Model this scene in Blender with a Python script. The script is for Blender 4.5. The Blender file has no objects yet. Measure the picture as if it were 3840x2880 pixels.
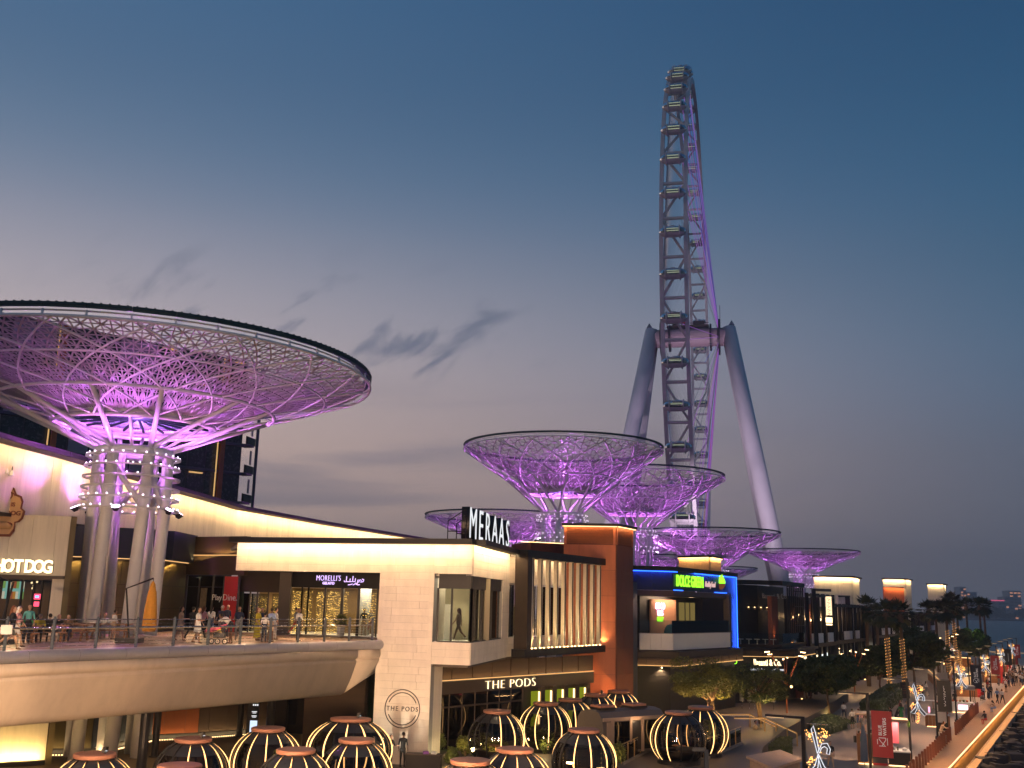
import bpy, bmesh, math, random
import numpy as np
from mathutils import Vector, Matrix
random.seed(7)
R_ = math.radians
SC = bpy.context.scene
COL = SC.collection
# ------------------------------------------------------------------ camera
CAM_H = 10.2
PITCH = math.atan(825 / 3840.0)
ROLL = R_(1.343)
cam_d = bpy.data.cameras.new('camera')
cam_d.sensor_width = 36.0
cam_d.lens = 36.0
cam_d.clip_start = 0.2
cam_d.clip_end = 60000
cam = bpy.data.objects.new('camera', cam_d)
COL.objects.link(cam)
FW = Vector((0, math.cos(PITCH), math.sin(PITCH)))
_x0 = Vector((1, 0, 0)); _u0 = Vector((0, -math.sin(PITCH), math.cos(PITCH)))
RT = math.cos(ROLL) * _x0 + math.sin(ROLL) * _u0
UP = math.cos(ROLL) * _u0 - math.sin(ROLL) * _x0
cm = Matrix(((RT.x, UP.x, -FW.x, 0), (RT.y, UP.y, -FW.y, 0), (RT.z, UP.z, -FW.z, CAM_H), (0, 0, 0, 1)))
cam.matrix_world = cm
SC.camera = cam

# ------------------------------------------------------------------ world: dusk sky
W = bpy.data.worlds.new('World')
SC.world = W
W.use_nodes = True
nt = W.node_tree
nt.nodes.clear()
def wn(t, **k):
    n = nt.nodes.new(t)
    for a, b in k.items(): setattr(n, a, b)
    return n
def wl(a, b): nt.links.new(a, b)
def srgb(r, g, b):
    f = lambda c: (c / 255 / 12.92) if c / 255 <= .04045 else ((c / 255 + .055) / 1.055) ** 2.4
    return (f(r), f(g), f(b), 1)
def wmath(op, a, b=None, clamp=False):
    n = wn('ShaderNodeMath', operation=op); n.use_clamp = clamp
    for i, v in enumerate((a, b)):
        if v is None: continue
        if isinstance(v, (int, float)): n.inputs[i].default_value = v
        else: wl(v, n.inputs[i])
    return n.outputs[0]
def wramp(fac, stops):
    n = wn('ShaderNodeValToRGB'); n.color_ramp.interpolation = 'B_SPLINE' if len(stops) > 3 else 'LINEAR'
    e = n.color_ramp.elements
    while len(e) < len(stops): e.new(.5)
    for el, (p, c) in zip(e, stops): el.position = p; el.color = c
    wl(fac, n.inputs[0]); return n.outputs[0]
def wmix(f, a, b, mode='MIX'):
    n = wn('ShaderNodeMix', data_type='RGBA', blend_type=mode)
    for s, v in ((n.inputs[0], f), (n.inputs[6], a), (n.inputs[7], b)):
        if isinstance(v, (int, float)): s.default_value = v
        elif isinstance(v, tuple): s.default_value = v
        else: wl(v, s)
    return n.outputs[2]
tc = wn('ShaderNodeTexCoord'); sp = wn('ShaderNodeSeparateXYZ'); wl(tc.outputs['Generated'], sp.inputs[0])
vx, vy, vz = sp.outputs
el = wmath('MAXIMUM', vz, 0.0)
# the afterglow lies to the left (west): azimuth measured from 70 degrees left of the view
az = wmath('ADD', wmath('MULTIPLY', vx, -math.sin(R_(70))), wmath('MULTIPLY', vy, math.cos(R_(70))))
glow = wn('ShaderNodeMapRange', interpolation_type='SMOOTHSTEP'); wl(az, glow.inputs[0])
glow.inputs[1].default_value = -.35; glow.inputs[2].default_value = .95
west = wramp(el, [(0, srgb(232, 200, 180)), (.05, srgb(246, 208, 186)), (.115, srgb(244, 208, 190)), (.19, srgb(222, 197, 190)), (.25, srgb(206, 192, 195)), (.333, srgb(148, 154, 173)), (.40, srgb(106, 131, 159)), (.47, srgb(84, 114, 147)), (.56, srgb(72, 114, 153)), (1, srgb(50, 88, 132))])
east = wramp(el, [(0, srgb(92, 104, 124)), (.05, srgb(86, 100, 120)), (.142, srgb(76, 98, 122)), (.19, srgb(72, 104, 134)), (.25, srgb(60, 102, 134)), (.313, srgb(46, 94, 127)), (.38, srgb(42, 93, 130)), (.49, srgb(32, 76, 113)), (.56, srgb(28, 73, 112)), (1, srgb(26, 60, 98))])
grad = wmix(glow.outputs[0], east, west)
# physical twilight sky, blended in
sky = wn('ShaderNodeTexSky', sky_type='NISHITA'); sky.sun_disc = False
sky.sun_elevation = R_(-1.0); sky.sun_rotation = R_(-70); sky.altitude = 10
skyc = wmix(1.0, sky.outputs[0], (.30, .26, .24, 1), 'MULTIPLY')
grad = wmix(.03, grad, skyc)
# thin cloud wisps: slanting tufts above, long flat bands below
cv = wn('ShaderNodeCombineXYZ'); wl(vx, cv.inputs[0]); wl(vz, cv.inputs[1])
def wsm(v, a, b):
    n = wn('ShaderNodeMapRange', interpolation_type='SMOOTHSTEP'); wl(v, n.inputs[0]); n.inputs[1].default_value = a; n.inputs[2].default_value = b; return n.outputs[0]
def wispy(rot, sc, a, b, seed, det=6, dist=.35):
    r = wn('ShaderNodeMapping'); wl(cv.outputs[0], r.inputs[0]); r.inputs['Rotation'].default_value = (0, 0, R_(-rot)); r.inputs['Location'].default_value = (seed, seed * .7, 0)
    m = wn('ShaderNodeMapping'); wl(r.outputs[0], m.inputs[0]); m.inputs['Scale'].default_value = (sc[0], sc[1], 1)
    n = wn('ShaderNodeTexNoise'); wl(m.outputs[0], n.inputs['Vector']); n.inputs['Scale'].default_value = 1; n.inputs['Detail'].default_value = det; n.inputs['Roughness'].default_value = .55; n.inputs['Distortion'].default_value = dist
    return wsm(n.outputs[0], a, b)
band1 = wmath('MULTIPLY', wsm(el, .17, .225), wsm(el, .34, .27)); win = wmath('MULTIPLY', wsm(vx, -.50, -.25), wsm(vx, .06, -.04))
m1 = wmath('MULTIPLY', wmath('MULTIPLY', wispy(34, (9, 26), .52, .68, 3.1), band1), wmath('MULTIPLY', win, .8))
band2 = wmath('MULTIPLY', wsm(el, .02, .07), wsm(el, .24, .15))
m2 = wmath('MULTIPLY', wmath('MULTIPLY', wispy(3, (2.2, 26), .46, .70, 1.3), band2), wmath('MULTIPLY', glow.outputs[0], .75))
grad = wmix(m1, grad, srgb(104, 113, 134)); grad = wmix(m2, grad, srgb(122, 122, 140))
bg = wn('ShaderNodeBackground'); wl(grad, bg.inputs[0]); bg.inputs[1].default_value = 1.0
wo = wn('ShaderNodeOutputWorld'); wl(bg.outputs[0], wo.inputs[0])
# last light of the sun that has just set on the left
sd = bpy.data.lights.new('sun', 'SUN'); sd.energy = .05; sd.angle = R_(25); sd.color = (1, .72, .6)
so = bpy.data.objects.new('sun', sd); COL.objects.link(so)
so.rotation_euler = Vector((math.sin(R_(70)), -math.cos(R_(70)), -.08)).to_track_quat('-Z', 'Y').to_euler()
SC.view_settings.view_transform = 'Standard'
SC.view_settings.look = 'None'
SC.view_settings.exposure = 0
SC.view_settings.gamma = 1
SC.view_settings.use_curve_mapping = False
cy_ = SC.cycles
cy_.use_denoising = True; cy_.use_adaptive_sampling = True; cy_.adaptive_threshold = .02
cy_.max_bounces = 6; cy_.diffuse_bounces = 3; cy_.glossy_bounces = 3; cy_.transmission_bounces = 4; cy_.transparent_max_bounces = 12; cy_.volume_bounces = 0
cy_.caustics_reflective = False; cy_.caustics_refractive = False
cy_.sample_clamp_indirect = 4.0
SC.render.engine = 'CYCLES'

# ------------------------------------------------------------------ where things stand (survey helpers)
CAMP = Vector((0, 0, CAM_H))
def _ray(px, py): return FW + RT * ((px - 1920) / 3840) - UP * ((py - 1440) / 3840)
def atz(px, py, z):
    d = _ray(px, py); t = (z - CAM_H) / d.z; return CAMP + d * t
def aty(px, py, Y):
    d = _ray(px, py); return CAMP + d * (Y / d.y)
def xof(px, Y, z=10.2):
    """x of the image column px at distance Y and height z"""
    k = (px - 1920) / 3840
    w = Y * FW.y + (z - CAM_H) * FW.z
    return (k * w - (Y * RT.y + (z - CAM_H) * RT.z)) / (RT.x - k * FW.x)

# ------------------------------------------------------------------ materials
MATS = {}
def mat(name, col, rough=.6, metal=0., var=.12, scale=3., bump=0., spec=.5, stretch=None, emit=None, es=0., stain=0.):
    if name in MATS: return MATS[name]
    m = bpy.data.materials.new(name); m.use_nodes = True
    n = m.node_tree; L = n.links; p = n.nodes['Principled BSDF']
    p.inputs['Roughness'].default_value = rough; p.inputs['Metallic'].default_value = metal
    p.inputs['Specular IOR Level'].default_value = spec
    c = tuple(col[:3]) + (1,)
    p.inputs['Base Color'].default_value = c
    if var > 0:
        t = n.nodes.new('ShaderNodeTexCoord'); mp = n.nodes.new('ShaderNodeMapping')
        L.new(t.outputs['Object'], mp.inputs[0])
        if stretch: mp.inputs['Scale'].default_value = stretch
        nz = n.nodes.new('ShaderNodeTexNoise'); nz.inputs['Scale'].default_value = scale; nz.inputs['Detail'].default_value = 5; nz.inputs['Roughness'].default_value = .6
        L.new(mp.outputs[0], nz.inputs['Vector'])
        oi = n.nodes.new('ShaderNodeObjectInfo')
        ad = n.nodes.new('ShaderNodeMath'); ad.operation = 'MULTIPLY_ADD'; L.new(oi.outputs['Random'], ad.inputs[0]); ad.inputs[1].default_value = .35; L.new(nz.outputs[0], ad.inputs[2])
        r = n.nodes.new('ShaderNodeMapRange'); L.new(ad.outputs[0], r.inputs[0]); r.inputs[1].default_value = .3; r.inputs[2].default_value = 1.05; r.inputs[3].default_value = 1 - var; r.inputs[4].default_value = 1 + var
        mx = n.nodes.new('ShaderNodeMix'); mx.data_type = 'RGBA'; mx.blend_type = 'MULTIPLY'; mx.inputs[0].default_value = 1
        mx.inputs[6].default_value = c; L.new(r.outputs[0], mx.inputs[7]); colout = mx.outputs[2]
        if stain > 0:      # rain streaks and grime
            m3 = n.nodes.new('ShaderNodeMapping'); m3.inputs['Scale'].default_value = (1.1, 1.1, .16); L.new(t.outputs['Object'], m3.inputs[0])
            n3 = n.nodes.new('ShaderNodeTexNoise'); n3.inputs['Scale'].default_value = 1.3; n3.inputs['Detail'].default_value = 8; n3.inputs['Roughness'].default_value = .68; L.new(m3.outputs[0], n3.inputs['Vector'])
            r3 = n.nodes.new('ShaderNodeMapRange'); L.new(n3.outputs[0], r3.inputs[0]); r3.inputs[1].default_value = .42; r3.inputs[2].default_value = .72; r3.inputs[3].default_value = 1; r3.inputs[4].default_value = 1 - stain
            m4 = n.nodes.new('ShaderNodeMix'); m4.data_type = 'RGBA'; m4.blend_type = 'MULTIPLY'; m4.inputs[0].default_value = 1; L.new(colout, m4.inputs[6]); L.new(r3.outputs[0], m4.inputs[7]); colout = m4.outputs[2]
        L.new(colout, p.inputs['Base Color'])
        rr = n.nodes.new('ShaderNodeMapRange'); L.new(nz.outputs[0], rr.inputs[0]); rr.inputs[3].default_value = max(0, rough - .1); rr.inputs[4].default_value = min(1, rough + .12); L.new(rr.outputs[0], p.inputs['Roughness'])
        if bump > 0:
            b = n.nodes.new('ShaderNodeBump'); b.inputs['Strength'].default_value = bump; b.inputs['Distance'].default_value = .03; L.new(nz.outputs[0], b.inputs['Height']); L.new(b.outputs[0], p.inputs['Normal'])
    if emit:
        p.inputs['Emission Color'].default_value = tuple(emit[:3]) + (1,); p.inputs['Emission Strength'].default_value = es
    MATS[name] = m
    return m
def emi(name, col, s):
    if name in MATS: return MATS[name]
    m = bpy.data.materials.new(name); m.use_nodes = True; n = m.node_tree; n.nodes.clear()
    e = n.nodes.new('ShaderNodeEmission'); e.inputs[0].default_value = tuple(col[:3]) + (1,); e.inputs[1].default_value = s
    o = n.nodes.new('ShaderNodeOutputMaterial'); n.links.new(e.outputs[0], o.inputs[0]); MATS[name] = m
    return m
def glass(name, tint, ior=1.5, rough=.02, boost=0.0):
    if name in MATS: return MATS[name]
    m = bpy.data.materials.new(name); m.use_nodes = True; n = m.node_tree; n.nodes.clear()
    fr = n.nodes.new('ShaderNodeFresnel'); fr.inputs[0].default_value = ior
    ad = n.nodes.new('ShaderNodeMath'); ad.operation = 'ADD'; ad.use_clamp = True; n.links.new(fr.outputs[0], ad.inputs[0]); ad.inputs[1].default_value = boost
    t = n.nodes.new('ShaderNodeBsdfTransparent'); t.inputs[0].default_value = tuple(tint[:3]) + (1,)
    g = n.nodes.new('ShaderNodeBsdfGlossy'); g.inputs['Roughness'].default_value = rough
    mx = n.nodes.new('ShaderNodeMixShader'); n.links.new(ad.outputs[0], mx.inputs[0]); n.links.new(t.outputs[0], mx.inputs[1]); n.links.new(g.outputs[0], mx.inputs[2])
    o = n.nodes.new('ShaderNodeOutputMaterial'); n.links.new(mx.outputs[0], o.inputs[0]); MATS[name] = m
    return m
WARM = (1, .60, .25); WARMW = (1, .74, .45)
mat('white_steel', (.82, .80, .80), .38, .0, .06, 2, spec=.4)
mat('lattice_toned', (.48, .42, .45), .45, .0, .2, 2)  # darkened so the tubes look more brightly lit by the floods
mat('teal_fascia', (.035, .075, .085), .5, .2, .25, 1.5)
mat('white_clad', (.78, .71, .63), .55, 0, .11, 1.2, bump=.06, stain=.16)
mat('cream_wall', (.76, .69, .56), .6, 0, .10, 1.0, stretch=(4, 4, .25), stain=.2)
mat('white_paint', (.78, .77, .75), .5, 0, .05, 2)
mat('black_metal', (.018, .018, .02), .45, .3, .25, 3)
mat('dark_brown', (.05, .036, .028), .5, .1, .25, 2)
mat('brown_panel', (.07, .045, .03), .55, .1, .25, 1.2, stretch=(.4, .4, 4))
mat('olive_panel', (.17, .135, .06), .55, 0, .10, 1.3)
mat('slate_panel', (.045, .06, .085), .5, .1, .15, 1.3)
mat('copper_panel', (.33, .10, .035), .42, .4, .2, 1.5)
mat('orange_clad', (.56, .17, .075), .55, 0, .14, .8, stain=.18)
mat('orange_wall', (.50, .10, .035), .6, 0, .06, 1)
mat('copper_cap', (.40, .19, .13), .5, .2, .16, 3)
mat('grey_concrete', (.26, .24, .22), .8, 0, .15, 2, bump=.15, stain=.35)
mat('beam_concrete', (.70, .60, .48), .5, 0, .10, .5, bump=.02, stain=.12)
mat('curb_metal', (.42, .42, .46), .35, .35, .1, 2)
mat('deck_board', (.26, .15, .10), .5, 0, .25, 2.0, stretch=(.3, 6, 1))
mat('plaza_stone', (.13, .10, .075), .55, 0, .35, 1.4, bump=.1)
mat('promenade_stone', (.30, .245, .20), .55, 0, .18, 1.6, bump=.08)
mat('warm_plank', (.40, .24, .13), .5, 0, .18, 1.2, stretch=(.5, 5, 1))
mat('asphalt_land', (.07, .065, .06), .8, 0, .3, .3)
mat('timber', (.30, .125, .045), .5, 0, .22, 2, stretch=(1, 1, 6))
mat('table_wood', (.34, .155, .06), .5, 0, .22, 3, stretch=(1, 6, 6))
mat('bollard_wood', (.20, .06, .03), .5, 0, .2, 4)
mat('wood_box', (.55, .32, .15), .5, 0, .12, 1, stretch=(3, 3, .6))
mat('red_paint', (.50, .03, .035), .45, 0, .06, 2)
mat('pink_paint', (.85, .16, .26), .5, 0, .04, 2)
mat('steel', (.50, .50, .52), .25, .9, .05, 4)
mat('rail_steel', (.20, .23, .25), .35, .7, .1, 4)
mat('gold_metal', (.55, .33, .12), .35, .7, .1, 3)
mat('foliage_dark', (.040, .066, .020), .6, 0, .45, 3)
mat('foliage_mid', (.085, .105, .024), .6, 0, .45, 3)
mat('foliage_yellow', (.12, .125, .022), .6, 0, .4, 3)
mat('palm_green', (.045, .065, .026), .55, 0, .4, 2)
mat('bark', (.16, .10, .06), .85, 0, .3, 6, bump=.4)
mat('soil', (.04, .03, .02), .9)
mat('rock', (.055, .055, .062), .85, 0, .4, 1.5, bump=.5)
mat('grey_panel', (.30, .30, .31), .55, 0, .12, .6)
mat('navy_panel', (.012, .022, .07), .45, .2, .12, 1)
mat('brick_red', (.20, .06, .035), .75, 0, .3, 5, bump=.2)
mat('wheel_paint', (.62, .57, .55), .5, .0, .16, .4)
mat('leg_paint', (.74, .68, .66), .5, 0, .12, .08)
mat('black_paint', (.012, .012, .014), .4)
mat('plastic_white', (.75, .75, .73), .4)
mat('leather', (.03, .02, .02), .5)
mat('fabric_grey', (.2, .2, .2), .8)
mat('umbrella_yellow', (.60, .27, .03), .75, 0, .15, 6)
emi('led_warm', WARM, 4.0); emi('led_rib', (1, .52, .18), 3.6); emi('led_soft', (1, .55, .20), 1.1); emi('led_white', (1, .9, .78), 5)
emi('led_blue', (.02, .12, 1), 5.0); emi('led_purple', (.78, .28, 1), 9.0); emi('led_lens', (.95, .72, 1), 9)
emi('fairy', (1, .62, .16), 5.0); emi('sign_white', (.95, .97, 1), .95); emi('sign_warm', (1, .76, .42), 2.6)
emi('sign_green', (.30, 1, .03), 2.0); emi('sign_violet', (.72, .5, 1), 1.8); emi('rope_white', (.9, .92, 1), 1.1)
emi('lamp_glow', (1, .62, .28), 10.0); emi('bulb_orange', (1, .45, .12), 4.0)
glass('shop_glass', (.72, .72, .68), 1.5, .01); glass('pod_glass', (.62, .60, .58), 1.45, .03, .0); glass('clear_glass', (.86, .9, .88), 1.45, .01)
glass('dark_glass', (.05, .055, .06), 1.6, .02, .03); glass('cap_glass', (.30, .36, .36), 1.5, .05, .04)

# ------------------------------------------------------------------ mesh builder
class B:
    def __init__(s): s.v = []; s.f = []; s.m = []; s.mi = 0
    def use(s, i): s.mi = i; return s
    def add(s, vs, fs):
        o = len(s.v); s.v += [tuple(v) for v in vs]; s.f += [tuple(i + o for i in f) for f in fs]; s.m += [s.mi] * len(fs); return s
    def box8(s, b, t):  # bottom 4 (ccw), top 4
        return s.add(list(b) + list(t), [(3, 2, 1, 0), (4, 5, 6, 7), (0, 1, 5, 4), (1, 2, 6, 5), (2, 3, 7, 6), (3, 0, 4, 7)])
    def box(s, c, d, rz=0.):
        hx, hy, hz = d[0] / 2, d[1] / 2, d[2] / 2; ca, sa = math.cos(rz), math.sin(rz)
        P = [(c[0] + x * ca - y * sa, c[1] + x * sa + y * ca) for x, y in ((-hx, -hy), (hx, -hy), (hx, hy), (-hx, hy))]
        return s.box8([(x, y, c[2] - hz) for x, y in P], [(x, y, c[2] + hz) for x, y in P])
    def wall(s, a, b, z0, z1, th=.2, side=0.):
        """upright slab between plan points a and b; side shifts it along its normal"""
        a = Vector((a[0], a[1])); b = Vector((b[0], b[1])); d = (b - a).normalized(); n = Vector((d.y, -d.x))
        p = [a + n * (side + th / 2), b + n * (side + th / 2), b + n * (side - th / 2), a + n * (side - th / 2)]
        return s.box8([(q.x, q.y, z0) for q in p], [(q.x, q.y, z1) for q in p])
    def prism(s, poly, z0, z1):
        n = len(poly); ar = sum(poly[i][0] * poly[(i + 1) % n][1] - poly[(i + 1) % n][0] * poly[i][1] for i in range(n))
        if ar < 0: poly = poly[::-1]
        return s.add([(x, y, z0) for x, y in poly] + [(x, y, z1) for x, y in poly],
                     [tuple(range(n))[::-1], tuple(range(n, 2 * n))] + [(i, (i + 1) % n, n + (i + 1) % n, n + i) for i in range(n)])
    def tube(s, a, b, r0, r1=None, n=8, cap=True):
        return s.path([a, b], [r0, r0 if r1 is None else r1], n, cap)
    def path(s, pts, r, n=6, cap=True, closed=False):
        pts = [Vector(p) for p in pts]; k = len(pts)
        rs = r if isinstance(r, (list, tuple)) else [r] * k
        vs = []; prev = None
        for i, p in enumerate(pts):
            if closed: t = (pts[(i + 1) % k] - pts[i - 1]).normalized()
            else: t = (pts[min(i + 1, k - 1)] - pts[max(i - 1, 0)]).normalized()
            if prev is None:
                ref = Vector((0, 0, 1)) if abs(t.z) < .9 else Vector((1, 0, 0)); x = t.cross(ref).normalized()
            else:
                x = (prev - t * prev.dot(t))
                x = x.normalized() if x.length > 1e-6 else t.orthogonal().normalized()
            prev = x; y = t.cross(x)
            vs += [p + (x * math.cos(2 * math.pi * j / n) + y * math.sin(2 * math.pi * j / n)) * rs[i] for j in range(n)]
        fs = []
        for i in range(k if closed else k - 1):
            i2 = (i + 1) % k
            fs += [(i * n + j, i * n + (j + 1) % n, i2 * n + (j + 1) % n, i2 * n + j) for j in range(n)]
        if cap and not closed: fs += [tuple(range(n))[::-1], tuple(range((k - 1) * n, k * n))]
        return s.add(vs, fs)
    def bar(s, a, b, w, h, up=(0, 0, 1)):
        """flat bar from a to b: w wide across `up`, h thick along `up`"""
        a = Vector(a); b = Vector(b); t = (b - a).normalized(); u = Vector(up); x = t.cross(u)
        x = x.normalized() if x.length > 1e-6 else t.orthogonal().normalized()
        y = x.cross(t); x = x * w / 2; y = y * h / 2
        return s.box8([a - x - y, a + x - y, b + x - y, b - x - y], [a - x + y, a + x + y, b + x + y, b - x + y])
    def lathe(s, prof, n=24, c=(0, 0, 0), cap=True, sx=1., sy=1.):
        k = len(prof)
        vs = [(c[0] + r * sx * math.cos(2 * math.pi * j / n), c[1] + r * sy * math.sin(2 * math.pi * j / n), c[2] + z) for r, z in prof for j in range(n)]
        fs = [(i * n + j, i * n + (j + 1) % n, (i + 1) * n + (j + 1) % n, (i + 1) * n + j) for i in range(k - 1) for j in range(n)]
        if cap: fs += [tuple(range(n))[::-1], tuple(range((k - 1) * n, k * n))]
        return s.add(vs, fs)
    def ball(s, c, r, n=8, m=5, sz=1.):
        return s.lathe([(max(r * math.sin(math.pi * i / m), r * .02), -r * sz * math.cos(math.pi * i / m)) for i in range(m + 1)], n, c)
    def quad(s, a, b, c, d): return s.add([a, b, c, d], [(0, 1, 2, 3)])
    def ring(s, c, R, r, n=48, k=8): return s.path([(c[0] + R * math.cos(2 * math.pi * i / n), c[1] + R * math.sin(2 * math.pi * i / n), c[2]) for i in range(n)], r, k, closed=True)
    def extrude(s, prof, a, b):
        """profile [(out, z)] swept in plan from a to b; out points to the right of a->b"""
        a = Vector((a[0], a[1])); b = Vector((b[0], b[1])); d = (b - a).normalized(); n = Vector((d.y, -d.x)); k = len(prof)
        vs = [(p.x + n.x * o, p.y + n.y * o, z) for p in (a, b) for o, z in prof]
        return s.add(vs, [(i, (i + 1) % k, k + (i + 1) % k, k + i) for i in range(k)] + [tuple(range(k))[::-1], tuple(range(k, 2 * k))])
    def data(s, name):
        me = bpy.data.meshes.new(name); me.from_pydata(s.v, [], s.f)
        if any(s.m): me.polygons.foreach_set('material_index', s.m)
        return me
    def build(s, name, m, parent=None, smooth=False, kind=None, fix=False):
        me = s.data(name)
        for q in (m if isinstance(m, (list, tuple)) else [m]): me.materials.append(MATS[q] if isinstance(q, str) else q)
        if smooth: me.polygons.foreach_set('use_smooth', [True] * len(me.polygons))
        if fix:
            bm = bmesh.new(); bm.from_mesh(me); bmesh.ops.recalc_face_normals(bm, faces=bm.faces); bm.to_mesh(me); bm.free()
        return put(name, me, parent, kind)
INV = {}
def put(name, me, parent=None, kind=None, local=None):
    o = bpy.data.objects.new(name, me); COL.objects.link(o)
    if parent is not None:
        o.parent = parent
        if parent.name in INV: o.matrix_parent_inverse = INV[parent.name]
    if kind: o['kind'] = kind
    return o
def thing(name, label, cat, loc=(0, 0, 0), rz=0., group=None, world=True):
    """an Empty at the thing's base; world=True: its parts are given in world coordinates"""
    o = bpy.data.objects.new(name, None); COL.objects.link(o); o.empty_display_size = .3
    o.location = loc; o.rotation_euler = (0, 0, rz); o['label'] = label; o['category'] = cat
    if group: o['group'] = group
    if world: INV[o.name] = (Matrix.Translation(Vector(loc)) @ Matrix.Rotation(rz, 4, 'Z')).inverted()
    return o
def tag(o, label, cat, group=None):
    o['label'] = label; o['category'] = cat
    if group: o['group'] = group
    return o
def struct(o): o['kind'] = 'structure'; return o
def kids(o): return [c for c in CH.get(o.name, [])]
CH = {}
def copy_tree(o, loc=None, rz=None, label=None, sc=None, parent=None):
    c = o.copy(); COL.objects.link(c); c.parent = parent
    if loc is not None: c.location = loc
    if rz is not None: c.rotation_euler = (0, 0, rz)
    if sc is not None: c.scale = (sc, sc, sc)
    if label: c['label'] = label
    for ch in o.children: copy_tree(ch, parent=c)
    return c
def light(kind, name, loc, power, col=WARM, to=None, size=.2, size_y=None, spot=None, blend=.4, spread=None):
    d = bpy.data.lights.new(name, kind); d.energy = power; d.color = col
    if kind == 'AREA':
        d.shape = 'RECTANGLE' if size_y else 'SQUARE'; d.size = size
        if size_y: d.size_y = size_y
        if spread: d.spread = spread
    else: d.shadow_soft_size = size
    if kind == 'SPOT': d.spot_size = spot or R_(100); d.spot_blend = blend
    o = bpy.data.objects.new(name, d); COL.objects.link(o); o.location = loc
    if to is not None: o.rotation_euler = (Vector(to) - Vector(loc)).to_track_quat('-Z', 'Y').to_euler()
    return o
def strip_light(name, a, b, power_m, col, down, w=.12):
    """LED strip from a to b shining along `down`"""
    a = Vector(a); b = Vector(b); L = (b - a).length; d = Vector(down).normalized(); x = (b - a).normalized(); y = d.cross(x) * -1
    ld = bpy.data.lights.new(name, 'AREA'); ld.shape = 'RECTANGLE'; ld.size = L; ld.size_y = w; ld.energy = power_m * L; ld.color = col
    o = bpy.data.objects.new(name, ld); COL.objects.link(o)
    z = -d; y = z.cross(x).normalized(); x = y.cross(z)
    o.matrix_world = Matrix(((x.x, y.x, z.x, 0), (x.y, y.y, z.y, 0), (x.z, y.z, z.z, 0), (0, 0, 0, 1)))
    o.location = (a + b) / 2
    return o
TMP = bpy.data.scenes.new('lettering_workshop')
def text_mesh(s, size=1., ext=.02, align='CENTER', sx=1., bevel=0., space=1., shear=0., off=0.):
    c = bpy.data.curves.new('lettering', 'FONT'); c.body = s; c.size = size; c.extrude = ext; c.align_x = align; c.align_y = 'BOTTOM_BASELINE'
    c.space_character = space; c.shear = shear; c.offset = off; c.resolution_u = 3
    if bevel: c.bevel_depth = bevel
    o = bpy.data.objects.new('lettering', c); TMP.collection.objects.link(o)
    with bpy.context.temp_override(scene=TMP, view_layer=TMP.view_layers[0]):
        dg = bpy.context.evaluated_depsgraph_get(); me = bpy.data.meshes.new_from_object(o.evaluated_get(dg))
    bpy.data.objects.remove(o)
    if sx != 1.: me.transform(Matrix.Diagonal((sx, 1, 1, 1)))
    return me
def face_matrix(pos, right, up=(0, 0, 1)):
    x = Vector(right).normalized(); u = Vector(up); z = x.cross(u).normalized(); y = z.cross(x)
    return Matrix(((x.x, y.x, z.x, pos[0]), (x.y, y.y, z.y, pos[1]), (x.z, y.z, z.z, pos[2]), (0, 0, 0, 1)))
def letters(s, pos, right, size, m, name, parent, ext=.03, up=(0, 0, 1), **k):
    me = text_mesh(s, size, ext, **k); me.transform(face_matrix(pos, right, up)); me.materials.clear(); me.materials.append(MATS[m])
    return put(name, me, parent)
def nth(n): return '%d%s' % (n, 'th' if 10 < n % 100 < 14 else {1: 'st', 2: 'nd', 3: 'rd'}.get(n % 10, 'th'))
def lerp(a, b, t): return tuple(x + (y - x) * t for x, y in zip(a, b))
def courses(parent, a, b, z0, z1, out, m='white_clad', h=.42, lo=1.3, hi=2.8, th=.05, name='cladding_panel', seed=0, gap=.009, holes=()):
    """facing panels laid in courses on the outer (right-hand) side of a wall a->b"""
    rnd = random.Random(seed); a = Vector((a[0], a[1])); b = Vector((b[0], b[1])); L = (b - a).length; d = (b - a) / L
    n = max(1, round((z1 - z0) / h)); hh = (z1 - z0) / n
    for i in range(n):
        x = 0.; first = rnd.uniform(.5, 1) * lo
        while x < L - .01:
            w = first if x == 0 else rnd.uniform(lo, hi)
            if L - x - w < lo * .5: w = L - x
            p = a + d * (x + gap / 2); q = a + d * (x + w - gap / 2); jit = rnd.uniform(-.003, .004)
            B().wall(p, q, z0 + i * hh + gap / 2, z0 + (i + 1) * hh - gap / 2, th + 2 * jit, out + th / 2).build(name, m, parent)
            x += w
# ================================================================== the setting
PLAZA = 1.1
DECK = 7.9
U_ = Vector((.478, .878)).normalized()            # direction of the promenade
def sea_mat():
    m = mat('sea_water', (.012, .04, .05), .12, 0, 0); n = m.node_tree; p = n.nodes['Principled BSDF']
    t = n.nodes.new('ShaderNodeTexCoord'); w = n.nodes.new('ShaderNodeTexNoise'); w.inputs['Scale'].default_value = .22; w.inputs['Detail'].default_value = 8; w.inputs['Roughness'].default_value = .62
    mp = n.nodes.new('ShaderNodeMapping'); mp.inputs['Scale'].default_value = (1, .55, 1); mp.inputs['Rotation'].default_value = (0, 0, .4)
    n.links.new(t.outputs['Object'], mp.inputs[0]); n.links.new(mp.outputs[0], w.inputs['Vector'])
    b = n.nodes.new('ShaderNodeBump'); b.inputs['Strength'].default_value = 1.0; b.inputs['Distance'].default_value = 1.6; n.links.new(w.outputs[0], b.inputs['Height']); n.links.new(b.outputs[0], p.inputs['Normal'])
    p.inputs['Base Color'].default_value = (.032, .12, .135, 1); p.inputs['Roughness'].default_value = .34; p.inputs['Specular IOR Level'].default_value = .3
sea_mat()
struct(B().quad((-2400, -400, -2.2), (4300, -400, -2.2), (4300, 4600, -2.2), (-2400, 4600, -2.2)).build('sea_water', 'sea_water'))
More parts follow.
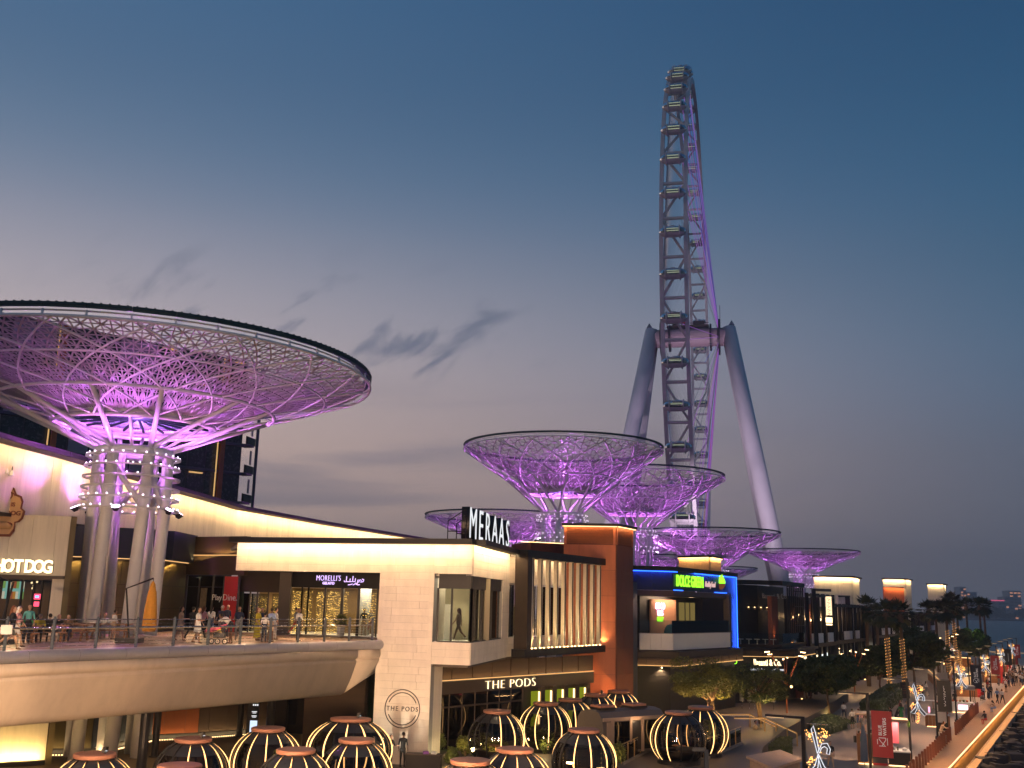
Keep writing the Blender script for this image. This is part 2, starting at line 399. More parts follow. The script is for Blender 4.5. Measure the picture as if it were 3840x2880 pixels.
RA0 = Vector((4.4, 24.4)); RA1 = Vector((136, 262)); RDIR = (RA1 - RA0).normalized(); RNRM = Vector((RDIR.y, -RDIR.x))
land = [(RA0.x, RA0.y), (RA1.x, RA1.y), (122, 272), (112, 300), (150, 420), (190, 560), (60, 760), (-900, 900), (-900, -60), (-20, -60)]
struct(B().prism(land, -3, -.004).build('ground', 'asphalt_land'))
# promenade paving, laid as a sheet on the ground, with a lighter planked walk along the rail
LP0 = Vector((13.0, 46.6)); LSTEP = Vector((7.73, 14.3))
def along(p, d, n=0): q = p + U_ * d + Vector((U_.y, -U_.x)) * n; return (q.x, q.y)
WALK = 3.6
inner0 = RA0 - RNRM * WALK; inner1 = RA1 - RNRM * WALK
struct(B().prism([(inner0.x - 16, inner0.y + 4), (inner0.x, inner0.y), (inner1.x, inner1.y), (inner1.x - 42, inner1.y + 18), (30, 125), (14, 92), (11, 60)], -.002, .004).build('promenade_pavement', 'promenade_stone'))
struct(B().prism([(inner0.x, inner0.y), (RA0.x, RA0.y), (RA1.x, RA1.y), (inner1.x, inner1.y)], -.002, .008).build('promenade_walkway', 'warm_plank'))
# raised plaza of the pods and the shops
plaza = [(-60, 6), (-4, 20), (5, 34), (8.2, 51.2), (14.9, 63.0), (17.6, 73.0), (22, 84), (30, 101), (40, 124), (30, 170), (-60, 170)]
struct(B().prism(plaza, -.5, PLAZA).build('plaza_ground', ['plaza_stone']))
# breakwater rocks below the rail
def rocks():
    b = B(); rnd = random.Random(3)
    for i in range(1500):
        d = rnd.uniform(22, 210); o = rnd.uniform(.5, 9); r = rnd.uniform(.35, .85)
        q = RA0 + RDIR * d + RNRM * o; z = -.35 - o * .23 + rnd.uniform(-.2, .2)
        vs = []
        for x in (-1, 1):
            for y in (-1, 1):
                for zz in (-1, 1): vs.append((q.x + x * r * rnd.uniform(.45, .8), q.y + y * r * rnd.uniform(.45, .8), z + zz * r * rnd.uniform(.35, .6)))
        b.add(vs, [(0, 1, 3, 2), (4, 6, 7, 5), (0, 4, 5, 1), (2, 3, 7, 6), (0, 2, 6, 4), (1, 5, 7, 3)])
    o = b.build('breakwater_rocks', 'rock', kind='stuff'); o['label'] = 'dark boulders of the breakwater below the promenade rail'; o['category'] = 'rocks'
    q = RA0 - RDIR * 10; e = RA1 + RDIR * 4
    bb = B(); bb.add([(q.x + RNRM.x * .05, q.y + RNRM.y * .05, -.6), (e.x + RNRM.x * .05, e.y + RNRM.y * .05, -.6), (e.x + RNRM.x * 10, e.y + RNRM.y * 10, -2.8), (q.x + RNRM.x * 10, q.y + RNRM.y * 10, -2.8)], [(0, 3, 2, 1)])
    struct(bb.build('shore_slope', 'rock'))
rocks()

# ================================================================== the observation wheel
def wheel():
    hub = Vector((81.0, 453, 131.0)); rz = -math.atan2(.2225, .975)
    t = thing('observation_wheel', 'giant grey observation wheel on tapered white legs behind the lattice canopies', 'ferris wheel', (hub.x, hub.y, 0), rz, world=False)
    hz = hub.z; RR = 113.0; HW = 4.3; N = 48
    def P(x, r, a): return (x, r * math.cos(a), hz + r * math.sin(a))
    for x in (-HW, HW):
        n = 192; b = B()
        # box-section chord
        vs = []; fs = []
        for i in range(n):
            a = 2 * math.pi * i / n
            vs += [P(x - .68, RR - 1.2, a), P(x + .68, RR - 1.2, a), P(x + .68, RR + 1.2, a), P(x - .68, RR + 1.2, a)]
        for i in range(n):
            j = (i + 1) % n
            fs += [(4 * i + k, 4 * i + (k + 1) % 4, 4 * j + (k + 1) % 4, 4 * j + k) for k in range(4)]
        b.add(vs, fs); b.build('rim_chord', 'wheel_paint', t)
    
    rung = B().tube(P(-HW, RR, 0), P(HW, RR, 0), .62, n=8).data('rung'); rung.materials.append(MATS['wheel_paint'])
    diag = B(); diag.tube(P(-HW, RR, 0), P(HW, RR, 2 * math.pi / N), .5, n=6)
    diagm = diag.data('diagonal_brace'); diagm.materials.append(MATS['wheel_paint'])
    diag2 = B(); diag2.tube(P(HW, RR, 0), P(-HW, RR, 2 * math.pi / N), .5, n=6); diagm2 = diag2.data('diagonal_brace'); diagm2.materials.append(MATS['wheel_paint'])
    web = B(); web.tube(P(-HW, RR, 0), P(0, RR - 7.5, math.pi / N), .3, n=5); web.tube(P(HW, RR, 0), P(0, RR - 7.5, math.pi / N), .3, n=5); web.tube(P(-HW, RR, 2 * math.pi / N), P(0, RR - 7.5, math.pi / N), .3, n=5); web.tube(P(HW, RR, 2 * math.pi / N), P(0, RR - 7.5, math.pi / N), .3, n=5)
    webm = web.data('web_brace'); webm.materials.append(MATS['wheel_paint'])
    def spun(name, me, a):
        o = put(name, me, t); o.matrix_basis = Matrix.Translation((0, 0, hz)) @ Matrix.Rotation(a, 4, 'X') @ Matrix.Translation((0, 0, -hz)); return o
    for i in range(N):
        a = 2 * math.pi * i / N
        spun('rung', rung, a); spun('diagonal_brace', diagm if i % 2 else diagm2, a)
    # cables from the hub ends to the rim; those on the seaward face carry coloured light
    cols = [emi('cable_violet', (.62, .22, 1), .42), emi('cable_blue', (.12, .2, 1), .45), emi('cable_red', (1, .16, .32), .25), emi('cable_pink', (.9, .38, .9), .35), MATS['steel']]
    rnd = random.Random(4)
    for s in (-1, 1):
        base = B().tube((s * 13.2, 2.2 * (1), hz), P(s * HW * .6, RR - 1.2, 0), .07 if s < 0 else .09, n=4)
        for mi in range(5):
            me = base.data('cable'); me.materials.append(cols[mi])
            for i in range(96):
                k = rnd.random()
                w = 4 if s < 0 else (0 if k < .22 else 1 if k < .38 else 2 if k < .48 else 3 if k < .6 else 4)
                if w != mi and not (s < 0 and mi == 4): continue
                if s < 0 and mi != 4: continue
                spun('cable', me, 2 * math.pi * (i + .25 * (i % 2)) / 96)
    # capsules
    body = B(); prof = []
    L = 4.7
    def ell(nx, r, z0, z1, b):
        pass
    vs = []; fs = []; nx, na = 15, 16
    for i in range(nx):
        u = -1 + 2 * i / (nx - 1); x = L * u; rr = 2.05 * max(0.06, (1 - abs(u) ** 3.2)) ** .5
        for j in range(na):
            a = 2 * math.pi * j / na; vs.append((x, rr * math.cos(a), rr * math.sin(a) * (1.0 if math.sin(a) > 0 else .95)))
    lower = []; upper = []
    for i in range(nx - 1):
        for j in range(na):
            q = (i * na + j, (i + 1) * na + j, (i + 1) * na + (j + 1) % na, i * na + (j + 1) % na)
            zc = sum(vs[k][2] for k in q) / 4
            (lower if zc < -.55 or zc > 1.75 else upper).append(q)
    bb = B().add(vs, lower)
    for x in (-2.45, 2.45): bb.path([(x, 2.12 * math.cos(2 * math.pi * k / 20), 2.12 * math.sin(2 * math.pi * k / 20)) for k in range(20)], .26, 6, closed=True)
    bb.box((0, 0, 2.0), (1.4, 1.0, .5))
    bodym = bb.data('capsule'); bodym.materials.append(MATS['wheel_paint']); bodym.polygons.foreach_set('use_smooth', [True] * len(bodym.polygons))
    glm = B().add(vs, upper).data('glazing'); glm.materials.append(MATS['cap_glass'])
    lt = B().box((0, -1.1, .95), (4.3, .35, .16)).box((0, 1.1, .95), (4.3, .35, .16)).data('light_strip'); lt.materials.append(emi('capsule_light', (1, .92, .6), 1.3))
    seatm = B().box((0, 0, -.5), (5.2, 1.0, .7)).data('bench'); seatm.materials.append(MATS['black_paint'])
    for i in range(N):
        a = 2 * math.pi * (i + .5) / N
        o = put('capsule', bodym, t); o.location = P(0, RR + 4.6, a); o.rotation_euler = (0, 0, 0)
        for nm, me in (('glazing', glm), ('light_strip', lt), ('bench', seatm)):
            s = put(nm, me, o)
    # spindle, hub rings and legs
    sp_ = B(); sp_.path([(-16.5, 0, hz), (16.5, 0, hz)], 4.2, 24); sp_.build('spindle', mat('spindle_paint', (.42, .30, .32), .5), t, smooth=False)
    for s in (-1, 1):
        B().path([(s * 12.2, 0, hz), (s * 13.4, 0, hz)], 8.2, 28).build('hub_ring', 'black_metal', t)
        B().path([(s * 8.8, 0, hz), (s * 9.6, 0, hz)], 6.2, 28).build('hub_ring', 'black_metal', t)
    B().box((-1, 0, hz + 5.2), (19, 6, .5)).box((-1, -3, hz + 6.2), (19, .2, .25)).box((4, 0, hz + 6.6), (5, 2.5, 2.2)).box((-7, 0, hz + 6.2), (2, 2.5, 1.4)).build('service_platform', 'dark_brown', t)
    B().box((-2.4, -1, hz + 7.2), (3.6, 2, 1.6)).build('maintenance_cabin', 'red_paint', t)
    for s in (-1, 1):
        for k in (-1, 1):
            top = Vector((s * 17.2, k * .6, hz + 3.5)); foot = Vector((s * 39.5, k * 38, 0))
            B().path([top, lerp(top, foot, .5), foot], [3.3, 3.55, 3.3], 24).build('leg', 'leg_paint', t, smooth=True)
        B().path([(s * 13.5, 0, hz), (s * 20.4, 0, hz)], 3.4, 20).build('leg_cap', 'dark_brown', t, smooth=False)
        B().tube((s * 13.5, 0, hz), (s * 13.5, 0, hz + 15), .12, n=4).build('antenna', 'black_metal', t)
        B().lathe([(1.4, 0), (.1, 2.2)], 12, (s * 18.6, 0, hz + 5.4)).build('leg_tip', 'grey_panel', t)
        # violet floodlight washing the inner side of the legs
        a = Vector((s * 16, 0, 6)); w = Matrix.Translation((hub.x, hub.y, 0)) @ Matrix.Rotation(rz, 4, 'Z')
        light('SPOT', 'leg_floodlight', w @ Vector((s * 30 - 14, -130, 6)), 420000, (.86, .68, .95), w @ Vector((s * 28, -18, 85)), .5, spot=R_(55), blend=1)
wheel()

# ================================================================== lattice canopies
def saucer(c, R, zr, zn, rn, z0, label, indiv, power, flood=6, seg=42, M=7, ribs=18, tube=.065, fine=False, hidden_cols=False):
    s = R / 14.0; rl = .34 * R; zl = zn + (zr - zn) * .30; PI2 = 2 * math.pi
    t = thing('lattice_canopy', label, 'canopy', (c[0], c[1], z0), 0, 'violet-lit lattice canopies', world=False)
    def Z(z): return z - z0
    def pt(r, a, z): return (r * math.cos(a), r * math.sin(a), Z(z))
    def tt(r): return max(0, min(1, (r - rl) / (R - rl)))
    def zshell(r): return zl + (zr - .12 * s - zl) * tt(r) ** 1.08
    def zlat(r): return zl + .32 * s + (zr + .05 * s - zl - .32 * s) * tt(r) ** .72
    def poly(r, z, n=seg * 2): return [pt(r, PI2 * i / n, z) for i in range(n)]
    B().path(poly(R, zr - .1 * s), .095 * s, 8, closed=True).build('rim_tube', 'white_steel', t, smooth=True)
    B().path(poly(R - .3 * s, zr + .26 * s), .045 * s, 6, closed=True).build('rim_tube', 'white_steel', t)
    # dark facing panels round the rim
    da = PI2 / seg
    f = B(); a0, a1 = -da / 2 * .985, da / 2 * .985
    f.box8([pt(R + .02, a0, zr + .34 * s), pt(R + .02, a1, zr + .34 * s), pt(R - .4 * s, a1, zr + .44 * s), pt(R - .4 * s, a0, zr + .44 * s)][::-1],
           [pt(R + .06, a0, zr + .60 * s), pt(R + .06, a1, zr + .60 * s), pt(R - .4 * s, a1, zr + .63 * s), pt(R - .4 * s, a0, zr + .63 * s)][::-1])
    for k in range(5):
        a = a0 + (k + .5) / 5 * (a1 - a0); f.bar(pt(R + .05, a, zr + .61 * s), pt(R - .4 * s, a, zr + .64 * s), .09 * s, .05 * s)
    f.bar(pt(R + .08, a0, zr + .5 * s), pt(R + .08, a1, zr + .5 * s), .04, .05)
    fm = f.data('fascia_panel'); fm.materials.append(MATS['teal_fascia'])
    for i in range(seg): put('fascia_panel', fm, t).rotation_euler = (0, 0, da * i)
    # rim brackets
    br = B().bar(pt(R, 0, zr - .1 * s), pt(R - .05, 0, zr + .25 * s), .09 * s, .09 * s, (1, 0, 0)).data('bracket'); br.materials.append(MATS['white_steel'])
    for i in range(seg): put('bracket', br, t).rotation_euler = (0, 0, da * (i + .5))
    # flat-bar lattice screen, one framed panel per cell
    whole = B(); cell_angles = [i * da for i in range(seg)]
    radii = [rl + (R - .35 * s - rl) * (k / M) ** .92 for k in range(M + 1)]
    for k in range(M):
        r0, r1 = radii[k], radii[k + 1]; w = (.115 - .005 * k if fine else .19 - .008 * k) * s; h = .05 * s
        def g(u, v):   # u across the cell, v outward
            r = r0 + (r1 - r0) * v; return pt(r, (u - .5) * da, zlat(r))
        def cell(b, rot=0.):
            def rg(u, v):
                x, y, z = g(u, v); ca, sa = math.cos(rot), math.sin(rot); return (x * ca - y * sa, x * sa + y * ca, z)
            e = .02
            if fine: bars = [((u + x0 / 2, y0), (u + x1 / 2, y1), ww) for u in (0, .5) for (x0, y0), (x1, y1), ww in (((0, 0), (0, 1), .8), ((0, 0), (1, 0), .8), ((0, 0), (1, 1), 1), ((1, 0), (0, 1), 1), ((0, .5), (1, .5), .8))] + [((.25, 0), (.25, 1), .7), ((.75, 0), (.75, 1), .7)]
            else: bars = (((0, 0), (0, 1), .8), ((0, .0), (1, .0), .8), ((0, 0), (1, 1), 1), ((1, 0), (0, 1), 1), ((.5, 0), (.5, 1), .8), ((0, .5), (1, .5), .8))
            for p, q, ww in bars:
                b.bar(rg(p[0] + e * (p[0] == 0), p[1]), rg(q[0] + e * (q[0] == 0), q[1]), w * ww, h)
        if indiv:
            b = B(); cell(b); me = b.data('lattice_panel'); me.materials.append(MATS['lattice_toned'])
            for i in range(seg): put('lattice_panel', me, t).rotation_euler = (0, 0, da * i)
        else:
            for i in range(seg): cell(whole, da * i)
    if not indiv: whole.build('lattice_screen', 'lattice_toned', t, kind='stuff')
    # tubular diagrid shell underneath
    K = 9
    for sg in (-1, 1):
        b = B(); b.path([pt(rl + (R - rl) * (i / K), sg * R_(52) * (i / K) ** .85, zshell(rl + (R - rl) * (i / K))) for i in range(K + 1)], tube * s, 6)
        me = b.data('shell_rib'); me.materials.append(MATS['white_steel']); me.polygons.foreach_set('use_smooth', [True] * len(me.polygons))
        for i in range(ribs): put('shell_rib', me, t).rotation_euler = (0, 0, PI2 * i / ribs)
    for q, rr in ((.58, .11), (.8, .06)):
        B().path(poly(R * q, zshell(R * q)), rr * s, 6, closed=True).build('shell_hoop', 'white_steel', t, smooth=True)
    B().path(poly(rl, zl), .13 * s, 8, closed=True).build('lower_ring', 'white_steel', t, smooth=True)
    b = B(); n = 72
    vs = [pt(rl * 1.03, PI2 * i / n, zl + .12 * s) for i in range(n)] + [pt(rl * .985, PI2 * i / n, zl + .55 * s) for i in range(n)]
    b.add(vs, [(i, (i + 1) % n, n + (i + 1) % n, n + i) for i in range(n)]); b.build('collar_plate', 'white_steel', t)
    # dark grid closing the middle
    b = B()
    for i in range(24):
        a = PI2 * i / 24; b.bar(pt(.3, a, zl + .62 * s), pt(rl, a, zl + .45 * s), .12 * s, .12 * s)
    for k in range(1, 6):
        n = 48
        for i in range(n): b.bar(pt(rl * k / 6, PI2 * i / n, zl + .6 * s), pt(rl * k / 6, PI2 * (i + 1) / n, zl + .6 * s), .1 * s, .1 * s)
    b.build('centre_grid', 'teal_fascia', t, kind='stuff')
    # struts
    nodes = 6
    for i in range(nodes):
        a = PI2 * (i + .25) / nodes
        for o in (-1, 1):
            aa = a + o * R_(17); rr = .58 * R
            B().tube(pt(rn, a, zn - .05), pt(rr, aa, zshell(rr) + .02), .17 * s, .13 * s, 10).build('strut', 'white_steel', t, smooth=True)
        B().tube(pt(rn, a + R_(30), zn), pt(rl, a + R_(30), zl), .10 * s, n=8).build('strut', 'white_steel', t, smooth=True)
    # neck
    B().path(poly(rn, zn - .18, 48), .27 * s, 12, closed=True).build('neck_ring', 'white_steel', t, smooth=True)
    hh = 4.1 * s
    for i in range(nodes):
        a = PI2 * (i + .25) / nodes
        B().path([pt(rn * .97, a, zn), pt(rn * .99, a - R_(2), zn - hh), pt(rn * .93, a - R_(16), z0 if not hidden_cols else z0)], [.34 * s, .36 * s, .40 * s], 18).build('column', 'white_steel', t, smooth=True)
        a2 = a + PI2 / nodes
        B().tube(pt(rn * .95, a, zn - hh * .25), pt(rn * .95, a2, zn - hh * .9), .17 * s, n=8).build('brace', 'white_steel', t, smooth=True)
    rr = rn * 1.33; nb = 26
    for k in range(6):
        z = zn - .55 * s - k * .63 * s; n = 48
        r2 = rr * (1 + .012 * k)
        vs = [pt(r2 + dr, PI2 * i / n, z + dz) for i in range(n) for dr, dz in ((-.16 * s, 0), (.02 * s, 0), (.02 * s, .10 * s), (-.16 * s, .10 * s))]
        o = B().add(vs, [(4 * i + j, 4 * i + (j + 1) % 4, 4 * ((i + 1) % n) + (j + 1) % 4, 4 * ((i + 1) % n) + j) for i in range(n) for j in range(4)]).build('light_ring', 'white_steel', t)
        if k not in (2, 3):
            b = B()
            for i in range(nb): b.ball(pt(r2 - .06 * s, PI2 * (i + .5 * (k % 2)) / nb, z + .15 * s), .042 * s, 5, 3)
            b.build('lamp_bead', 'led_lens', o, kind='stuff')
        for i in range(6):
            a = PI2 * (i + .25) / 6; B().bar(pt(rn, a, z + .04 * s), pt(r2, a, z + .04 * s), .06 * s, .05 * s).build('ring_bracket', 'white_steel', o)
    # floodlights on the lowest ring
    zf = zn - .55 * s - 5 * .63 * s - .1 * s
    for i in range(flood):
        a = PI2 * (i + .5) / flood + .12; r3 = rr * 1.12
        p = Vector(pt(r3, a, zf)); up = Vector((math.cos(a) * .5, math.sin(a) * .5, 1)).normalized()
        o = B().path([p - up * .14 * s, p + up * .12 * s], [.13 * s, .27 * s], 12).tube(p, pt(rr, a, zf + .1 * s), .04 * s, n=5).build('floodlight', 'black_metal', t)
        B().path([p + up * .125 * s, p + up * .15 * s], [.24 * s, .22 * s], 12).build('lens', 'led_lens', o)
        w = Vector((c[0], c[1], z0)) + p + up * .3 * s
        light('SPOT', 'canopy_floodlight', w, power * ((.45 if math.cos(a) < -.5 else 2.1) if R == 14.0 and indiv else 2.7), (.70, .17, .95), w + Vector((math.cos(a) * (.55 if R == 14.0 and indiv else 1.1), math.sin(a) * (.55 if R == 14.0 and indiv else 1.1), 1)), .12 * s, spot=R_(95), blend=1.0)
    light('POINT', 'canopy_lamp', (c[0], c[1], zl - .3 * s), power * .22, (.72, .18, .95), size=.25 * s)
    light('POINT', 'canopy_inner_lamp', (c[0], c[1], zl + 1.6 * s), power * (3.0 if indiv else 1.4), (.72, .17, .95), size=.25 * s)
    return t
S = [
 ((-22.9, 62.0), 14.0, 23.5, 18.85, 2.05, PLAZA, 'largest violet-lit lattice canopy, rising through the deck beside the hot dog shop', True, 1900, 6),
 ((6.75, 130.0), 12.7, 29.5, 21.55, 2.45, 0, 'violet-lit lattice canopy rising behind the tall orange block', True, 2200, 6),
 ((20.3, 165.0), 14.2, 30.4, 22.4, 2.6, 0, 'lattice canopy half hidden behind the one above the orange block', False, 2600, 4),
 ((-1.2, 165.0), 12.2, 23.5, 18.7, 2.4, 0, 'low lattice canopy behind the white roof letters', False, 2000, 4),
 ((33.2, 170.0), 11.3, 22.1, 16.6, 2.2, 0, 'violet-lit lattice canopy above the wooden box on the navy shop', False, 1900, 4),
 ((57.0, 200.0), 10.5, 21.05, 17.3, 2.1, 0, 'rightmost lattice canopy, standing clear above the black pergola', False, 1900, 4),
 ((27.0, 232.0), 14.0, 24.6, 18.5, 2.3, 0, 'small distant lattice canopy just right of the orange block, upper of two', False, 2000, 2),
 ((27.6, 205.0), 10.6, 19.6, 15.4, 2.1, 0, 'small distant lattice canopy just right of the orange block, lower of two', False, 1900, 2),
 ((49.0, 255.0), 12.0, 19.6, 15.0, 2.2, 0, 'tip of a distant lattice canopy right of the wooden roof box', False, 1800, 2)]
for i_, (c, R, zr, zn, rn, z0, lab, ind, pw, fl) in enumerate(S): saucer(c, R, zr, zn, rn, z0, lab, ind, pw, fl, seg=42 if ind else 32, M=7 if ind else 5, tube=.06 if i_ == 0 else .095, fine=(i_ == 0))
# ================================================================== raised deck on the left
E00 = Vector((-26.4, 30.3)); E1 = Vector((-7.3, 62.2)); ED = (E1 - E00).normalized(); EN = Vector((ED.y, -ED.x)); EL = (E1 - E00).length
def edge(s, o=0., z=None):
    q = E00 + ED * s + EN * o
    return (q.x, q.y) if z is None else (q.x, q.y, z)
dk = thing('raised_deck', 'raised timber deck on a curved concrete edge beam above the pods plaza', 'deck', (-20, 55, PLAZA))
B().prism([edge(0, -.55), edge(EL, -.55), (-6.6, 69.2), (-16, 76), (-36, 76), (-52, 45), (-45, 22)], 7.3, DECK).build('deck_floor', 'deck_board', dk)
prof = [(.02, 7.44), (.05, 7.15), (-.02, 6.98), (-.12, 6.95), (-.12, 6.88), (-.02, 6.84), (-.06, 6.75), (-.18, 6.4), (-.34, 6.0), (-.52, 5.6), (-.70, 5.25), (-.84, 5.03), (-1.05, 4.93), (-1.8, 4.9), (-2.6, 4.9), (-3.6, 5.1), (-4.2, 6.6), (-4.2, 7.28), (-.6, 7.28)]
B().extrude(prof, edge(0), edge(EL - 2.2)).build('edge_beam', 'beam_concrete', dk, fix=True, smooth=True)
p1 = [(o, z if z > 6.9 else 6.9 - (6.9 - z) * .42) for o, z in prof]
b = B(); k = len(prof); a = edge(EL - 2.195); c = edge(EL + .25)
b.add([(a[0] + EN.x * o, a[1] + EN.y * o, z) for o, z in prof] + [(c[0] + EN.x * o * .6, c[1] + EN.y * o * .6, z) for o, z in p1], [(i, (i + 1) % k, k + (i + 1) % k, k + i) for i in range(k)] + [tuple(range(k))[::-1], tuple(range(k, 2 * k))])
b.build('beam_end', 'beam_concrete', dk, fix=True, smooth=True)
cp = [(-.6, 7.45), (-.6, 7.93)] + [(-.02 + .2 * math.sin(R_(a)), 7.69 + .245 * math.cos(R_(a))) for a in range(0, 181, 20)]
ns = 16
for i in range(ns): B().extrude(cp, edge(i * (EL + .5) / ns + .012), edge((i + 1) * (EL + .5) / ns - .012)).build('curb_segment', 'curb_metal', dk, smooth=False, fix=True)
# railing
rl_ = thing('deck_railing', 'steel cable railing with lit handrail along the deck edge', 'railing', (-14, 51, DECK))
sp_ = 2.12; i = 0; s = .6
while s < EL - .2:
    b = B()
    for z0, z1, w in ((7.92, 9.2, .15),):
        q = edge(s, -.32); b.box((q[0], q[1], (z0 + z1) / 2), (.05, w, z1 - z0), math.atan2(EN.y, EN.x) + math.pi / 2)
        b.box((q[0], q[1], 9.22), (.04, .09, .08), math.atan2(EN.y, EN.x) + math.pi / 2)
    b.build('post', 'rail_steel', rl_); s += sp_
B().tube(edge(0, -.32, 9.14), edge(EL - .3, -.32, 9.14), .022, n=6).build('top_rail', 'steel', rl_)
hr = B().tube(edge(0, -.45, 8.80), edge(EL - .3, -.45, 8.80), .035, n=8).build('handrail', 'steel', rl_)
B().bar(edge(0, -.47, 8.755), edge(EL - .3, -.47, 8.755), .035, .02).build('handrail_led', emi('rail_dim', (1, .6, .3), .35), hr)
for z in (8.06, 8.2, 8.34, 8.48, 8.62, 8.97): B().tube(edge(0, -.32, z), edge(EL - .3, -.32, z), .008, n=4).build('cable', 'steel', rl_)
strip_light('handrail_light', edge(0, -.5, 8.74), edge(EL - .3, -.5, 8.74), 5.0, (1, .62, .3), (-EN.x * .8, -EN.y * .8, -.7), .04)

# ================================================================== long glowing wall above the shops
mall = thing('glowing_wall', 'long curved cream wall lit from its coping, behind the largest canopy', 'wall', (-27, 70, 14))
BW = [(-28.6, 47), (-27.97, 55.66), (-27.34, 60.96), (-26.85, 67.92), (-26.6, 78.19), (-25.4, 95.5), (-20.44, 112.5), (-10.1, 142.2)]
for a, c in zip(BW, BW[1:]):
    B().wall(a, c, 14.5, 18.2, .5, -.25).build('wall', 'dark_brown', mall)
    courses(mall, a, c, 14.5, 18.15, 0, 'cream_wall', 3.65, 1.45, 1.6, .06, 'wall_panel', seed=int(a[1]), gap=.008)
    d = (Vector(c) - Vector(a)).normalized(); n = Vector((d.y, -d.x))
    B().wall(a, c, 18.2, 18.5, 1.5, .3).build('coping', mat('coping_plum', (.035, .022, .045), .5), mall)
    B().wall(a, c, 14.3, 14.48, .5, -.05).build('sill', 'dark_brown', mall)
    q0 = Vector(a) + n * .9; q1 = Vector(c) + n * .9
    strip_light('coping_light', (q0.x, q0.y, 18.17), (q1.x, q1.y, 18.17), 17 if a[1] < 62 else 27 if a[1] < 90 else 36, (1, .64, .31), (-n.x * .7, -n.y * .7, -1), .08)

# ================================================================== hot dog shop
hd = thing('hot_dog_shop', 'cream hot dog shop with lit letters at the left end of the deck', 'shop', (-30, 57, DECK))
Hc = Vector((-24.6, 58.0)); Hl = Vector((-44, 54.6)); hd_d = (Hc - Hl).normalized(); hd_n = Vector((hd_d.y, -hd_d.x))
def hp(px, z=None, o=0.):
    """plan point on the shop front under image column px"""
    lo, hi = 0., 1.
    for _ in range(40):
        m = (lo + hi) / 2; q = Hl.lerp(Hc, m)
        if xof(px, q.y, z or 10) > q.x: lo = m
        else: hi = m
    q = Hl.lerp(Hc, lo) + hd_n * o
    return (q.x, q.y) if z is None else (q.x, q.y, z)
B().wall(Hl, Hc, 11.15, 14.45, .4, -.2).build('upper_wall', 'cream_wall', hd)
courses(hd, Hl, Hc, 11.15, 14.45, 0, 'cream_wall', 3.3, 1.15, 1.25, .04, 'wall_panel', seed=5, gap=.01)
B().wall(Hc, (-28.4, 64.5), 7.95, 14.45, .3, .16).build('side_wall', 'olive_panel', hd)
B().wall(Hl, Hc, 10.98, 11.15, .5, -.1).build('canopy_edge', 'dark_brown', hd)
B().wall(hp(188), (Hc.x - .02, Hc.y), 7.9, 10.98, .3, -.2).build('pier', 'cream_wall', hd)
g0, g1 = hp(-160), hp(186)
B().wall(g0, g1, 7.95, 10.9, .02, -.25).build('window_pane', 'shop_glass', hd)
for px in (-160, -60, 25, 75, 120, 150, 186):
    q = hp(px, o=-.2); B().box((q[0], q[1], 9.45), (.09, .12, 3.0)).build('mullion', 'black_metal', hd)
B().wall((g0[0], g0[1] + 4), (g1[0] - 1, g1[1] + 4), 7.9, 11, .1).build('back_wall', mat('shop_brown', (.12, .07, .035), .6), hd)
B().prism([g0, g1, (g1[0] - 1, g1[1] + 4), (g0[0], g0[1] + 4)], 10.9, 10.98).build('ceiling', 'dark_brown', hd)
# menu screen: rows of colour fields on a lit screen
b = B(); q0 = Vector(hp(-10)); q1 = Vector(hp(72)); cols = ['scr0', 'scr1', 'scr2', 'scr3', 'scr4']
for nme, cc in zip(cols, ((.95, .9, .75), (.3, .55, .15), (.75, .32, .05), (.35, .75, .72), (.5, .12, .05))): emi(nme, cc, .9)
k = 8
for i in range(k):
    u0 = q0.lerp(q1, i / k); u1 = q0.lerp(q1, (i + .93) / k)
    for z0, z1, mi in ((9.85, 10.25, (i * 3) % 5), (10.25, 10.42, 3), (10.42, 10.8, (i * 2 + 1) % 5)): b.use(mi).wall((u0.x, u0.y + .5), (u1.x, u1.y + .5), z0, z1, .03)
b.build('menu_screen', cols, hd)
for px, z in ((98, 10.75), (107, 10.6), (103, 10.45), (118, 10.8)):
    q = hp(px, o=-.8); o = B().ball((q[0], q[1], z), .06).build('pendant_bulb', 'sign_warm', hd); B().tube((q[0], q[1], z), (q[0], q[1], 10.95), .008, n=4).build('flex', 'black_metal', o)
q = hp(137, o=-.15)
B().box((q[0], q[1], 10.0), (.34, .04, .3)).box((q[0], q[1], 9.6), (.28, .04, .26)).build('neon_sign', emi('neon_red', (1, .08, .15), 2), hd)
B().box((q[0], q[1] - .03, 10.0), (.2, .02, .12)).build('neon_bar', emi('neon_blue', (.1, .3, 1), 3), hd)
light('AREA', 'shop_ceiling_light', (g1[0] - 2.4, g1[1] + 1.4, 10.85), 110, (1, .62, .3), (g1[0] - 2.4, g1[1] + 1.4, 8), 3, 1.5)
w = hp(194)
sg = thing('lit_shop_letters', 'white glowing letters HOT DOG on the cream shop front', 'sign', hp(100, 11.2))
me_r = Vector((hd_d.x, hd_d.y, 0))
for ch, px in zip('HOT DOG', (-2, 33, 70, 0, 112, 146, 179)):
    if ch == ' ': continue
    q = hp(px, 11.30, .18); letters(ch, q, me_r, .98, 'sign_warm', 'letter', sg, .05, off=.035, sx=.78)
    q = hp(px, 11.30, .10); letters(ch, q, me_r, .98, 'dark_brown', 'letter_backing', sg, .03, off=.06, sx=.78)
bd = thing('shop_badge_sign', 'wooden scalloped badge sign with a hot dog, high on the cream wall', 'sign', hp(20, 12.2))
